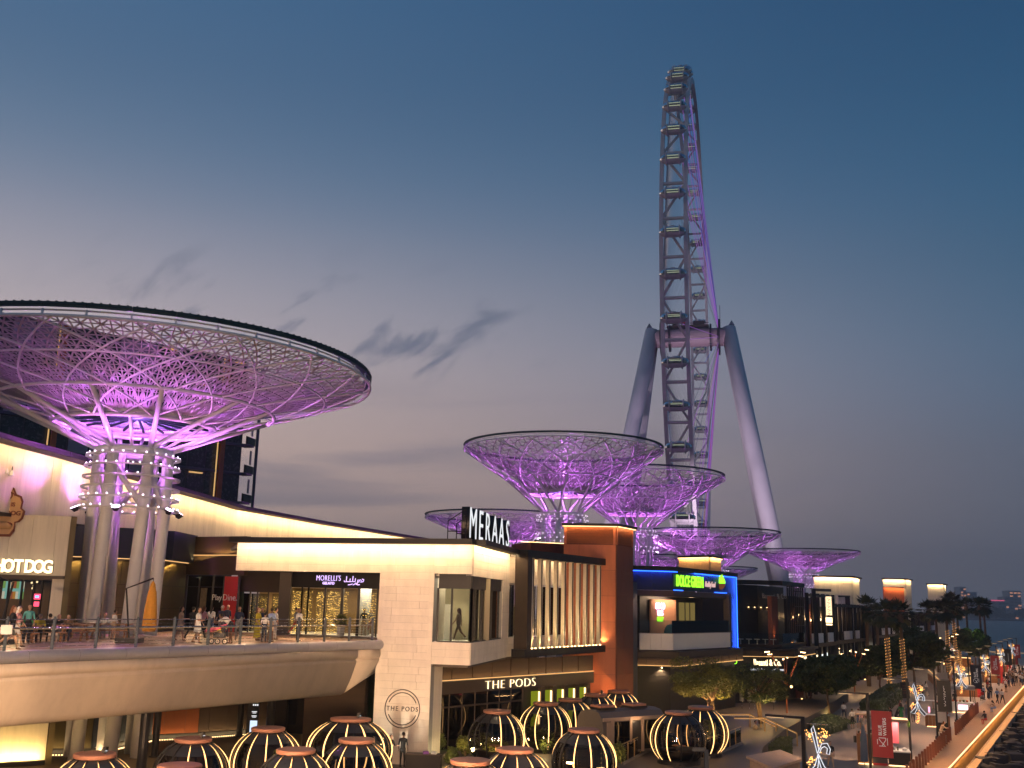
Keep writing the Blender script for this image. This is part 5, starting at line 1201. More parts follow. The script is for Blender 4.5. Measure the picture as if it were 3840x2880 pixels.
# ================================================================== dining pods
def make_pod(lit=range(12)):
    t = thing('dining_pod', 'x', 'dining pod', (0, 0, 0), group='glowing dining pods on the plaza', world=False)
    prof = lambda u: (1.62 * math.cos(u), 1.38 + 1.56 * math.sin(u))
    u0, u1 = R_(-46), R_(66); n = 12; NR = 12
    pr = [prof(u0 + (u1 - u0) * i / n) for i in range(n + 1)]
    # glazing between ribs, one pane per bay; the upper bay pieces are opaque shell
    for k in range(NR):
        a0, a1 = 2 * math.pi * k / NR, 2 * math.pi * (k + 1) / NR; b = B(); m = 5; g = B()
        def P(i, j, s=1.): r, z = pr[i]; a = a0 + (a1 - a0) * j / m; return (r * s * math.cos(a), r * s * math.sin(a), z)
        for i in range(n):
            q = [tuple(P(i, j)) for j in range(m + 1)] + [tuple(P(i + 1, j)) for j in range(m + 1)]
            (b if i < 9 else g).add(q, [(j, j + 1, m + 2 + j, m + 1 + j) for j in range(m)])
        b.build('glass_pane', 'pod_glass', t, smooth=True); g.build('roof_panel', mat('pod_shell', (.03, .035, .045), .3, .3), t, smooth=True)
    for k in range(NR):
        a = 2 * math.pi * k / NR
        pts = [(r * 1.012 * math.cos(a), r * 1.012 * math.sin(a), z) for r, z in pr]
        o = B().path(pts, .045, 6).build('rib', 'black_metal', t, smooth=True)
        pts = [(r * 1.045 * math.cos(a), r * 1.045 * math.sin(a), z) for r, z in pr]
        if k in lit: B().path(pts, .029, 5).build('light_tube', 'led_rib', o)
    r, z = pr[-1]
    B().lathe([(r * .9, z - .08), (r * 1.22, z + .02), (r * 1.24, z + .14), (r * 1.18, z + .17), (.05, z + .19)], 28).build('cap', 'copper_cap', t, smooth=False)
    r, z = pr[0]
    B().lathe([(r * 1.15, 0), (r * 1.15, z * .8), (r * 1.0, z + .02), (r * .5, z + .02)], 28).build('base', 'black_metal', t)
    B().lathe([(.05, .3), (.06, .95), (.42, .97), (.42, 1.01), (.02, 1.01)], 16).build('table', 'table_wood', t)
    vs = []; b = B(); m = 20
    b.lathe([(.85, .28), (1.15, .28), (1.2, .75), (1.0, .78), (.85, .72)], 20, cap=False); b.build('bench', 'leather', t, smooth=True)
    return t
PODZ = PLAZA
CAPZ = PODZ + 1.38 + 1.56 * math.sin(R_(66)) + .15
pods = [('glowing pod at the bottom left corner below the deck', 357, 2826, 0, 1), ('pod below the middle of the deck, a camera on its cap', 726, 2768, .5, 1), ('pod cap only, cut by the bottom edge below the deck', 674, 2869, .9, 1), ('pod in front of the wayfinding sign', 1006, 2729, .2, 1),
        ('pod cut by the bottom edge in front of the wide pod', 1110, 2810, 1.1, 1), ('widest pod beside the white pillar', 1316, 2693, .0, 1.22), ('pod directly in front of the widest pod by the pillar', 1337, 2771, .7, 1),
        ('pod with an unlit left half in front of the restaurant glass', 1864, 2664, .35, 1), ('pod with every rib lit, second in the row before the green panels', 2046, 2635, .1, 1), ('dark pod third in the row before the green panels', 2138, 2621, 2.6, 1), ('dark pod fourth in the row, before the orange block', 2233, 2603, 2.4, 1), ('farthest pod of the row, right of the orange block base', 2320, 2590, .2, 1),
        ('pod at the bottom edge among shrubs, right of two staff', 1932, 2807, .6, 1), ('lowest pod at the bottom edge left of centre', 1764, 2850, .15, 1), ('pod behind the dark cube stand', 2190, 2734, 1.2, 1), ('pod on the terrace corner behind the glass rail', 2544, 2669, 3.3, 1.05), ('pod beside the tree, behind the terrace corner pod', 2628, 2650, .3, 1.05)]
proto = make_pod((0, 1, 2, 3, 6, 7, 8, 9, 10, 11)); half = make_pod((11, 0, 10, 1)); used = set(); POD_POS = []
for lab, px, py, rz, sc in pods:
    q = atz(px, py, CAPZ); POD_POS.append((q.x, q.y))
    pr_ = half if px in (1864, 2138, 2233, 726, 2544) else proto
    if px == 2544: rz = 3.6
    elif pr_ is half: rz = -.35
    if pr_.name not in used: o = pr_; o.location = (q.x, q.y, PODZ); o.rotation_euler = (0, 0, rz); o['label'] = lab; used.add(pr_.name)
    else: o = copy_tree(pr_, (q.x, q.y, PODZ), rz, lab)
    if sc > 1.1: o.scale = (sc * 1.1, 1, 1)
    light('POINT', 'pod_glow', (q.x, q.y, PODZ + 2.6), 55, (1, .6, .28), size=.3)
sp_ = thing('spot_camera', 'small black camera on the cap of the pod left of centre', 'camera', (0, 0, 0), world=False)
B().box((0, 0, .12), (.14, .3, .2)).tube((0, -.15, .12), (0, -.26, .12), .07, n=8).tube((0, 0, -.02), (0, 0, .1), .03, n=6).build('body', 'black_metal', sp_)
B().lathe([(.06, 0), (.02, .02)], 8, (0.12, -.2, .1)).build('lens', 'sign_white', sp_)
caps = [(8, 1), (0, 4), (1, 1), (5, 4), (9, 2), (4, 0)]
for i, (pi, _) in enumerate(caps[:4]):
    x, y = POD_POS[[0, 1, 5, 10][i]]; o = sp_ if i == 0 else copy_tree(sp_)
    o.location = (x + .42, y - .1, CAPZ + .05); o['label'] = ['small black camera on the cap of the bottom left pod', 'small black camera on the pod cap below the deck', 'small black camera on the widest pod cap', 'small black camera on a pod cap before the orange block'][i]

# long rounded cabin among the pods
cb = thing('dining_cabin', 'long rounded grey dining cabin with two copper roof hatches among the pods', 'cabin', (6.4, 62, PLAZA))
ca = atz(2240, 2735, 2.6); cd_ = Vector((.80, .60)).normalized()
C0 = Vector(atz(2262, 2830, PLAZA + .3).xy); cl = 5.4; cn = Vector((cd_.y, -cd_.x)); cw = 2.5
pf = [(0, .3), (0, 1.7), (-.12, 2.3), (-.45, 2.68), (-1.0, 2.8), (-1.5, 2.8), (-2.05, 2.68), (-2.38, 2.3), (-2.5, 1.7), (-2.5, .3)]
e = C0 + cd_ * cl
B().extrude([(o, z + PLAZA) for o, z in pf], C0[:], e[:]).build('shell', mat('cabin_shell', (.14, .12, .11), .5, .1), cb, fix=True)
for u0, u1, nm, m in ((.05, .13, 'panel', 'cabin_trim'), (.15, .40, 'window_pane', 'dark_glass'), (.44, .58, 'door', 'black_metal'), (.64, .90, 'window_pane', 'dark_glass')):
    mat('cabin_trim', (.34, .25, .19), .5); B().wall(C0 + cd_ * cl * u0, C0 + cd_ * cl * u1, PLAZA + .45, PLAZA + 2.15, .05, .03).build(nm, m, cb)
for u in (.14, .42, .61, .93): B().wall(C0 + cd_ * (cl * u - .1), C0 + cd_ * (cl * u + .1), PLAZA + .3, PLAZA + 2.3, .08, .03).build('trim', 'cabin_trim', cb)
B().wall(C0, e, PLAZA + 2.2, PLAZA + 2.4, .1, -.02).build('trim', 'cabin_trim', cb)
for u in (.2, .7):
    q = C0 + cd_ * cl * u - cn * 1.25; B().box((q.x, q.y, PLAZA + 2.86), (1.3, 1.1, .12), math.atan2(cd_.y, cd_.x)).build('hatch_base', 'black_metal', cb); B().box((q.x, q.y, PLAZA + 2.98), (1.2, 1.0, .14), math.atan2(cd_.y, cd_.x)).build('roof_hatch', 'copper_cap', cb)
light('POINT', 'cabin_lamp', ((C0 + e) / 2 + cn * .35)[:] + (PLAZA + 2.1,), 26, (1, .6, .3), size=.05)
# dark cube stand
cu = thing('cube_stand', 'dark patterned cube stand with fairy lights in front of a pod', 'stand', tuple(atz(2180, 2860, PLAZA)))
q = atz(2180, 2800, PLAZA + 1.5); w = 1.55
for dx in (-1, 1):
    for dy in (-1, 1): B().box((q.x + dx * w * .62, q.y + dy * w * .5, PLAZA + .8), (.1, .1, 1.6), .2).build('post', 'black_metal', cu)
B().box((q.x, q.y, PLAZA + 1.62), (w * 1.4, w * 1.15, .1), .2).build('roof', 'slate_panel', cu)
B().box((q.x, q.y, PLAZA + .75), (w * 1.2, w * .95, 1.4), .2).build('body', 'black_metal', cu)
rnd = random.Random(5); b = B()
for i in range(46): b.ball((q.x + rnd.choice((-1, 1)) * w * .64 + rnd.uniform(-.05, .05), q.y - w * .52, PLAZA + rnd.uniform(.1, 1.6)), .018, 4, 2)
b.build('fairy_beads', 'fairy', cu, kind='stuff')

# ================================================================== terrace edge: retaining wall, glass rail, stairs
tw = thing('terrace_wall', 'concrete terrace retaining wall with a glass and timber-topped rail', 'wall', (12, 60, 0))
tp = [Vector((2, 43.8)), Vector((8.3, 51.0)), Vector((10.6, 57.6)), Vector((14.4, 56.6)), Vector((17.3, 66.5))]
# terrace outline follows the photo: a long side, a return and a corner
tp = [atz(2330, 2870, PLAZA).xy, atz(2463, 2800, PLAZA).xy, atz(2640, 2850, PLAZA).xy, atz(2780, 2790, PLAZA).xy]
for a, c in zip(tp, tp[1:]):
    d = (c - a).normalized(); L = (c - a).length
    B().wall(a, c, 0, PLAZA + .12, .25).build('wall', 'grey_concrete', tw)
    k = max(2, int(L / 1.5))
    for i in range(k):
        p = a.lerp(c, i / k); q = a.lerp(c, (i + 1) / k)
        B().box((p.x, p.y, PLAZA + .62), (.06, .06, 1.05)).build('post', 'gold_metal', tw); B().wall(p + d * .06, q - d * .06, PLAZA + .15, PLAZA + .95, .015).build('glass_pane', 'pod_glass', tw)
    B().tube((a.x, a.y, PLAZA + 1.15), (c.x, c.y, PLAZA + 1.15), .03, n=6).build('handrail', 'gold_metal', tw); B().tube((a.x, a.y, PLAZA + 1.02), (c.x, c.y, PLAZA + 1.02), .02, n=5).build('rail', 'steel', tw)
# dark gate frame at the terrace corner
gt = thing('dark_gate_frame', 'dark angular steel frame at the terrace corner', 'frame', tuple(atz(2650, 2870, 0)))
q0 = atz(2535, 2805, 2.1); q1 = atz(2648, 2812, 2.1)
B().bar(tuple(q0), tuple(q1), .22, .22).build('beam', 'slate_panel', gt); B().box((q1.x, q1.y, 1.05), (.24, .24, 2.1)).build('post', 'slate_panel', gt)
# stairs with lit handrails right of the terrace
st = thing('lit_stairs', 'short stair flight with glowing handrails beside the low hedge', 'stairs', tuple(atz(2890, 2760, .2)))
s0 = atz(2840, 2735, PLAZA).xy; s1 = atz(2960, 2790, 0).xy; sdx = (s1 - s0).normalized(); spn = Vector((sdx.y, -sdx.x))
for i in range(6):
    p = s0.lerp(s1, i / 6); q = s0.lerp(s1, (i + 1) / 6); B().prism([(p + spn * 1.3)[:], (q + spn * 1.3)[:], (q - spn * 1.3)[:], (p - spn * 1.3)[:]], 0, PLAZA * (1 - i / 6)).build('step', 'grey_concrete', st)
for sg_ in (-1, 1):
    a = s0 + spn * 1.3 * sg_ - sdx * 2.5; m = s0 + spn * 1.3 * sg_; e = s1 + spn * 1.3 * sg_
    o = B().path([(a.x, a.y, PLAZA + 1), (m.x, m.y, PLAZA + 1), (e.x, e.y, 1)], .04, 6).build('handrail', 'gold_metal', st)
    B().path([(a.x, a.y, PLAZA + .93), (m.x, m.y, PLAZA + .93), (e.x, e.y, .93)], .018, 4).build('handrail_led', 'led_soft', o)
    for u in (0, .35, .7, 1): q = m.lerp(e, u); B().box((q.x, q.y, PLAZA * (1 - u) + .5), (.08, .08, 1.0)).build('baluster', 'gold_metal', st)
    light('POINT', 'stair_light', (m.x, m.y, PLAZA + .7), 22, (1, .6, .25), size=.1)
# low timber counter roof at the bottom edge
lk = thing('timber_counter', 'weathered timber counter with a flat roof at the bottom edge', 'counter', tuple(atz(2895, 2878, 0)))
q = [atz(2798, 2836, 2.2), atz(2925, 2812, 2.2), atz(3012, 2846, 2.2), atz(2900, 2882, 2.2)]
B().prism([v.xy[:] for v in q], 2.1, 2.22).build('roof', mat('weathered_wood', (.36, .27, .20), .7, 0, .2, 3), lk)
cc = sum((v for v in q), Vector()) / 4; B().prism([(cc.xy + (v.xy - cc.xy) * .88)[:] for v in q], 0, 2.0).build('body', 'weathered_wood', lk)
# staff desk by the pillar
dsk = thing('greeter_desk', 'dark greeter desk with menus and bottles by the white pillar', 'desk', tuple(atz(1585, 2860, PLAZA)))
q = atz(1590, 2830, PLAZA + 1.0)
B().box((q.x, q.y, PLAZA + .5), (1.9, .7, 1.0), -.1).build('body', 'black_metal', dsk); B().box((q.x, q.y, PLAZA + 1.03), (2.0, .8, .05), -.1).build('top', 'dark_brown', dsk)
B().box((q.x + .1, q.y - .1, PLAZA + 1.12), (.3, .25, .14), .2).build('menu_stack', mat('menu_violet', (.25, .08, .4), .5), dsk); B().box((q.x + .55, q.y - .1, PLAZA + 1.12), (.3, .25, .12), -.2).build('menu_stack', 'plastic_white', dsk)
for i in range(6): B().lathe([(.035, 0), (.035, .16), (.012, .2), (.012, .27)], 8, (q.x + .3 + i * .1, q.y - .28, PLAZA + .72)).build('bottle', 'gold_metal', dsk)

# branching lamp trees on the plaza
def lamp_tree(p, h, rz, lab, base=PLAZA):
    t = thing('branching_lamp', lab, 'lamp', (p[0], p[1], base), rz, 'branching copper lamp trees', world=False)
    B().tube((0, 0, 0), (0, 0, h * .55), .09, .07, 8).build('trunk', 'copper_panel', t)
    for i in range(6):
        a = i * 1.05 + .2; L = .32 * h + .05 * (i % 3); s = (0, 0, h * (.38 + .05 * (i % 4)))
        e = (L * math.cos(a) * .8, L * math.sin(a) * .8, h * (.86 + .05 * (i % 3)))
        o = B().path([s, lerp(s, e, .5), e], [.06, .045, .03], 6).build('branch', 'copper_panel', t)
        e2 = (e[0] + .45 * math.cos(a), e[1] + .45 * math.sin(a), e[2] - .04); B().bar(e, e2, .09, .07).build('lamp_head', 'lamp_glow', o)
        if i % 2 == 0:
            w = Vector((p[0], p[1], base)) + Matrix.Rotation(rz, 3, 'Z') @ Vector(e2); light('SPOT', 'lamp_head_light', tuple(w - Vector((0, 0, .1))), 520, (1, .6, .28), tuple(w - Vector((0, 0, 2))), .08, spot=R_(140), blend=.6)
    return t
q = atz(2474, 2690, PLAZA); lamp_tree((q.x, q.y), 4.6, .3, 'branching copper lamp in front of the fruit poster')
q = aty(2945, 2480, 97); lamp_tree((q.x, q.y), 5.6, 1.0, 'branching copper lamp in front of the black awning')
q = aty(3200, 2480, 135); lamp_tree((q.x, q.y), 5.8, .2, 'branching copper lamp among the framed shops', 0)
q = aty(3548, 2480, 190); lamp_tree((q.x, q.y), 7, .6, 'branching copper lamp before the smallest cream tower', 0)
# smaller unseen lamps of this kind, added to warm the deck beam and facade
for i, (x, y) in enumerate(((-18, 30), (-12.5, 33.5), (-8, 36), (-2.5, 37.5), (3, 40))):
    lamp_tree((x, y), 3.4, i * .7, ['branching copper lamp on the near plaza at the far left', 'second branching lamp on the near plaza from the left', 'middle branching lamp on the near plaza', 'branching copper lamp on the near plaza before the pillar', 'branching copper lamp on the near plaza by the terrace'][i])
    light('SPOT', 'near_fill_light', (x, y, PLAZA + 3.3), 5000, (1, .58, .31), (x + 4, y + 26, PLAZA + 1.0), .4, spot=R_(84), blend=.7)

# unseen masts added beside the footbridge to light deck, pods and promenade
for lab, (x, y), tgt, pw in (('tall street mast left of the footbridge', (-21, 25), (-15, 52, 8.5), 15000), ('tall street mast right of the footbridge', (16, 21), (8, 62, 2.5), 9000)):
    t = thing('added_mast', lab, 'lamp post', (x, y, 0), group='tall street masts'); B().tube((x, y, 0), (x, y, 12.2), .13, .08, 10).build('pole', 'black_metal', t)
    o = B().bar((x, y, 12.2), (x + .5, y + 1.2, 12.25), .34, .12).build('lamp_head', 'black_metal', t); B().bar((x + .1, y + .25, 12.13), (x + .48, y + 1.15, 12.18), .28, .02).build('lamp_glass', 'lamp_glow', o)
    light('SPOT', 'mast_fill_light', (x + .35, y + .85, 12.0), pw, (1, .62, .36), tgt, .25, spot=R_(85), blend=.8)
# ================================================================== promenade
LN = Vector((U_.y, -U_.x))            # towards the sea
def post_at(k): return LP0 + LSTEP * k
PD = LSTEP.normalized(); PN = Vector((PD.y, -PD.x))
# lamp posts
pr0 = None
ords = ['first', 'second', 'third', 'fourth', 'fifth', 'sixth', 'seventh', 'eighth', 'ninth', 'tenth', 'eleventh', 'twelfth', 'thirteenth']
def make_post():
    t = thing('lamp_post', 'x', 'lamp post', group='black lamp posts along the promenade', world=False)
    B().box((0, 0, 2.85), (.15, .15, 5.7)).build('pole', 'black_metal', t)
    B().box((-.78, 0, 5.65), (1.7, .13, .1)).build('arm', 'black_metal', t)
    B().box((-1.2, 0, 5.585), (.75, .09, .02)).build('lamp_strip', emi('street_led', (1, .66, .36), 1.2), t)
    B().box((0, 0, .12), (.34, .34, .24)).build('base', 'black_metal', t)
    B().box((.1, 0, 3.6), (.1, .05, .2)).build('loudspeaker', 'black_metal', t)
    B().box((0, -.12, .16), (.1, .06, .1)).build('blue_marker', emi('marker_blue', (.05, .15, 1), 3), t)
    return t
postp = make_post(); prz = math.atan2(PN.y, PN.x)
for k in range(13):
    q = post_at(k); lab = ords[k] + ' black lamp post along the promenade, counted from the near end'
    if k == 0: o = postp; o.location = (q.x, q.y, 0); o.rotation_euler = (0, 0, prz); o['label'] = lab
    else: o = copy_tree(postp, (q.x, q.y, 0), prz, lab)
    h = q - PN * 1.2
    light('SPOT', 'street_light', (h.x, h.y, 5.55), 2300, (1, .58, .31), (h.x, h.y, 0), .1, spot=R_(150), blend=.7)
# banners
bn = [(1, 'red_paint', 'red banner reading BLUE WATERS on the second lamp post', 'en'), (3, 'black_paint', 'black banner with Arabic writing on the fourth lamp post', 'ar'), (5, 'navy_banner', 'navy banner reading BLUE WATERS on the sixth lamp post', 'en'),
      (7, 'red_paint', 'smaller red banner reading BLUE WATERS on the eighth lamp post', 'en'), (9, 'black_paint', 'distant black banner on the tenth lamp post', 'line'), (11, 'red_paint', 'orange-red banner at the right edge on the twelfth lamp post', 'en')]
mat('navy_banner', (.012, .018, .035), .6, 0, .1)
for k, m, lab, kind in bn:
    q = post_at(k); t = thing('lamp_post_banner', lab, 'banner', (q.x, q.y, 2.2), group='banners hung on lamp posts')
    a = q + PN * .16; c = q + PN * 1.26; r3 = Vector((PN.x, PN.y, 0)); fn_ = -PD
    B().wall(a, c, 2.25, 4.75, .03).build('cloth', m, t)
    for z in (2.2, 4.78): B().wall(q, c + PN * .04, z, z + .04, .05).build('bracket', 'black_metal', t)
    o3 = Vector((a.x + fn_.x * .03, a.y + fn_.y * .03, 0)); wt = 'banner_white'; mat(wt, (.8, .8, .78), .6, emit=(1, .95, .9), es=.12)
    def bp_(u, v): return o3 + r3 * u + Vector((0, 0, v))
    if kind == 'en':
        letters('BLUE', tuple(bp_(.53, 3.42)), (0, 0, 1), .25, wt, 'lettering', t, .004, up=(-r3.x, -r3.y, 0), align='LEFT', off=.006)
        letters('WATERS', tuple(bp_(.78, 3.42)), (0, 0, 1), .25, wt, 'lettering', t, .004, up=(-r3.x, -r3.y, 0), align='LEFT', off=.006)
        for pts in ([(.28, 3.22), (.28, 2.95)], [(.82, 3.3), (.82, 2.92)], [(.36, 3.3), (.74, 3.3)], [(.36, 2.86), (.72, 2.86)], [(.36, 3.24), (.46, 3.1), (.58, 2.98), (.66, 2.9)], [(.52, 2.88), (.60, 3.0), (.72, 3.18), (.74, 3.28)]):
            B().path([bp_(u, v) for u, v in pts], .02, 4).build('emblem_stroke', wt, t)
    elif kind == 'ar':
        for pts in ([(.5, 4.3), (.56, 4.28)], [(.5, 4.2), (.58, 4.05), (.52, 3.95)], [(.5, 3.9), (.62, 3.88), (.62, 3.75), (.5, 3.7)], [(.5, 3.62), (.66, 3.6)], [(.5, 3.5), (.66, 3.48)], [(.5, 3.4), (.56, 3.3), (.5, 3.2)], [(.52, 3.1), (.62, 3.08), (.6, 2.95)], [(.48, 2.9), (.6, 2.85), (.62, 2.72), (.5, 2.7)]):
            B().path([bp_(u, v) for u, v in pts], .02, 4).build('arabic_stroke', wt, t)
    else: B().path([bp_(.6, 2.8), bp_(.6, 4.1)], .02, 4).build('arabic_stroke', wt, t)
# ribbon light ornaments
def ribbon():
    t = thing('ribbon_light_ornament', 'x', 'light ornament', group='ribbon shaped festive lights on lamp posts', world=False)
    B().path([(.1, 0, 5.55), (1.35, 0, 5.55)], .015, 4).build('hanger', 'steel', t)
    def loop(pts, nm):
        P_ = [Vector((.78 + u, 0, 3.9 + v)) for u, v in pts]; B().path(P_, .026, 5, closed=True).build(nm, 'rope_white', t)
        n = len(P_)
        c = sum(P_, Vector()) / n; B().add([tuple(p + Vector((0, .012, 0))) for p in P_] , [tuple(range(n))]).build(nm + '_net', mat('net_dark', (.05, .055, .07), .6), t)
    loop([(-.05, .1), (-.34, 1.35), (-.22, 1.55), (-.12, 1.2), (.03, .3)], 'ribbon_tail')
    loop([(0, .1), (-.2, -.55), (-.62, -.98), (-.28, -1.05), (-.04, -.6), (.04, .0)], 'ribbon_tail')
    loop([(.02, .05), (.3, -.55), (.72, -1.02), (.55, -1.2), (.16, -.75), (-.03, -.05)], 'ribbon_tail')
    loop([(0, .2), (.2, .62), (.5, .68), (.66, .38), (.6, .1), (.45, .12), (.5, .4), (.35, .5), (.18, .4), (.06, .12)], 'ribbon_bow')
    rnd = random.Random(6); b = B()
    for cx, cz, sx, sz, n in ((-.42, 1.05, .2, .22, 26), (.42, 1.15, .18, .25, 26), (.1, .8, .1, .4, 16), (-.38, -.3, .2, .25, 26), (.02, -1.2, .1, .45, 30), (-.08, -1.7, .12, .1, 12)):
        for i in range(n): b.ball((.78 + cx + rnd.gauss(0, sx * .6), rnd.uniform(-.05, .05), 3.9 + cz + rnd.gauss(0, sz * .6)), .03, 5, 3)
    b.build('warm_beads', 'bulb_orange', t, kind='stuff')
    return t
rp_ = ribbon()
for i, k in enumerate((0, 2, 4, 6, 8, 10)):
    q = post_at(k); lab = 'white ribbon light ornament with amber beads on the %s lamp post' % ords[k]
    if i == 0: o = rp_; o.location = (q.x, q.y, 1.1); o.rotation_euler = (0, 0, prz); o['label'] = lab; o.scale = (.78, .78, .78)
    else: o = copy_tree(rp_, (q.x, q.y, 1.1), prz, lab, .78)
# bollards
bm_ = B().box((0, 0, .53), (.17, .2, 1.06)).box((0, 0, 1.075), (.15, .18, .03)).data('bollard'); bm_.materials.append(MATS['bollard_wood'])
s = -9.5; i = 0; nb_ = 0; base = post_at(2) + PN * 1.0
while s < 46:
    q = base + PD * s; skip = 17.2 < s < 19.6
    if not skip:
        o = put('bollard', bm_); o.location = (q.x, q.y, 0); o.rotation_euler = (0, 0, prz + .1); nb_ += 1; o['label'] = nth(nb_) + ' square brown bollard from the near end of the walkway row'; o['category'] = 'bollard'; o['group'] = 'brown bollards along the walkway'
    s += 1.5; i += 1
for j, (kk, off, lab) in enumerate(((2.75, .8, 'brown slatted bench beside the fourth lamp post'), (4.6, .6, 'brown slatted bench beyond the fifth lamp post'))):
    q = post_at(kk) + PN * off; t = thing('timber_bench', lab, 'bench', (q.x, q.y, 0), prz, 'brown timber benches', world=False)
    for z in range(5): B().box((0, 0, .2 + z * .12), (.5, 1.6, .06)).build('slat', 'bollard_wood', t)
    for y in (-.75, .75): B().box((0, y, .5), (.16, .14, 1.0)).build('leg', 'bollard_wood', t)
    light('POINT', 'bench_light', (q.x - .6, q.y, .35), 16, (1, .7, .35), size=.1)
# sea railing
sr = thing('promenade_railing', 'long steel railing with a string of warm bulbs along the sea edge', 'railing', (31, 73, 0))
L = (RA1 - RA0).length
q0 = RA0; q1 = RA1
B().wall(q0, q1, -.55, .0, .5, .27).build('edge_ledge', mat('ledge_concrete', (.42, .28, .17), .7, 0, .2, 2), sr)
for z, r in ((1.08, .035), (.12, .02)): B().tube((q0.x, q0.y, z), (q1.x, q1.y, z), r, n=6).build('rail', 'gold_metal', sr)
bar_m = B().box((0, 0, .6), (.03, .03, .96)).data('baluster'); bar_m.materials.append(MATS['gold_metal'])
rest = B(); s = 44.; n = 0
while s < L:
    p = RA0 + RDIR * s
    if n < 290: o = put('baluster', bar_m, sr); o.location = (p.x, p.y, 0)
    else: rest.box((p.x, p.y, .6), (.03, .03, .96))
    n += 1; s += .3
rest.build('far_balusters', 'gold_metal', sr, kind='stuff')
b = B(); s = 44
while s < L: p = RA0 + RDIR * s - RNRM * .03; b.ball((p.x, p.y, 1.16), .042 if s < 130 else .06, 6, 4); s += .55
b.build('bulb_string', 'led_warm', sr, kind='stuff')
B().wall(RA0 + RDIR * 30, RA1, 1.0, 1.03, .03, -.05).build('rail_led', emi('rail_led', (1, .5, .16), .6), sr)
for k in range(5):
    a = RA0 + RDIR * (36 + k * 34); c = a + RDIR * 33.5
    strip_light('rail_light', (a.x - RNRM.x * .08, a.y - RNRM.y * .08, 1.0), (c.x - RNRM.x * .08, c.y - RNRM.y * .08, 1.0), 8, (1, .55, .22), (-RNRM.x * .55, -RNRM.y * .55, -1), .04)
    strip_light('rail_light', (a.x + RNRM.x * .06, a.y + RNRM.y * .06, 1.0), (c.x + RNRM.x * .06, c.y + RNRM.y * .06, 1.0), 9, (1, .5, .18), (RNRM.x * .15, RNRM.y * .15, -1), .04)
# end railing of the promenade far away
er = thing('end_railing', 'far warm-lit railing where the promenade meets open water', 'railing', (125, 268, 0))
B().wall((136, 262), (112, 280), 1.0, 1.08, .08).build('rail_led', 'led_soft', er)
for i in range(24): q = Vector((136, 262)).lerp(Vector((112, 280)), i / 23); B().box((q.x, q.y, .5), (.06, .06, 1.0)).build('post', 'gold_metal', er)

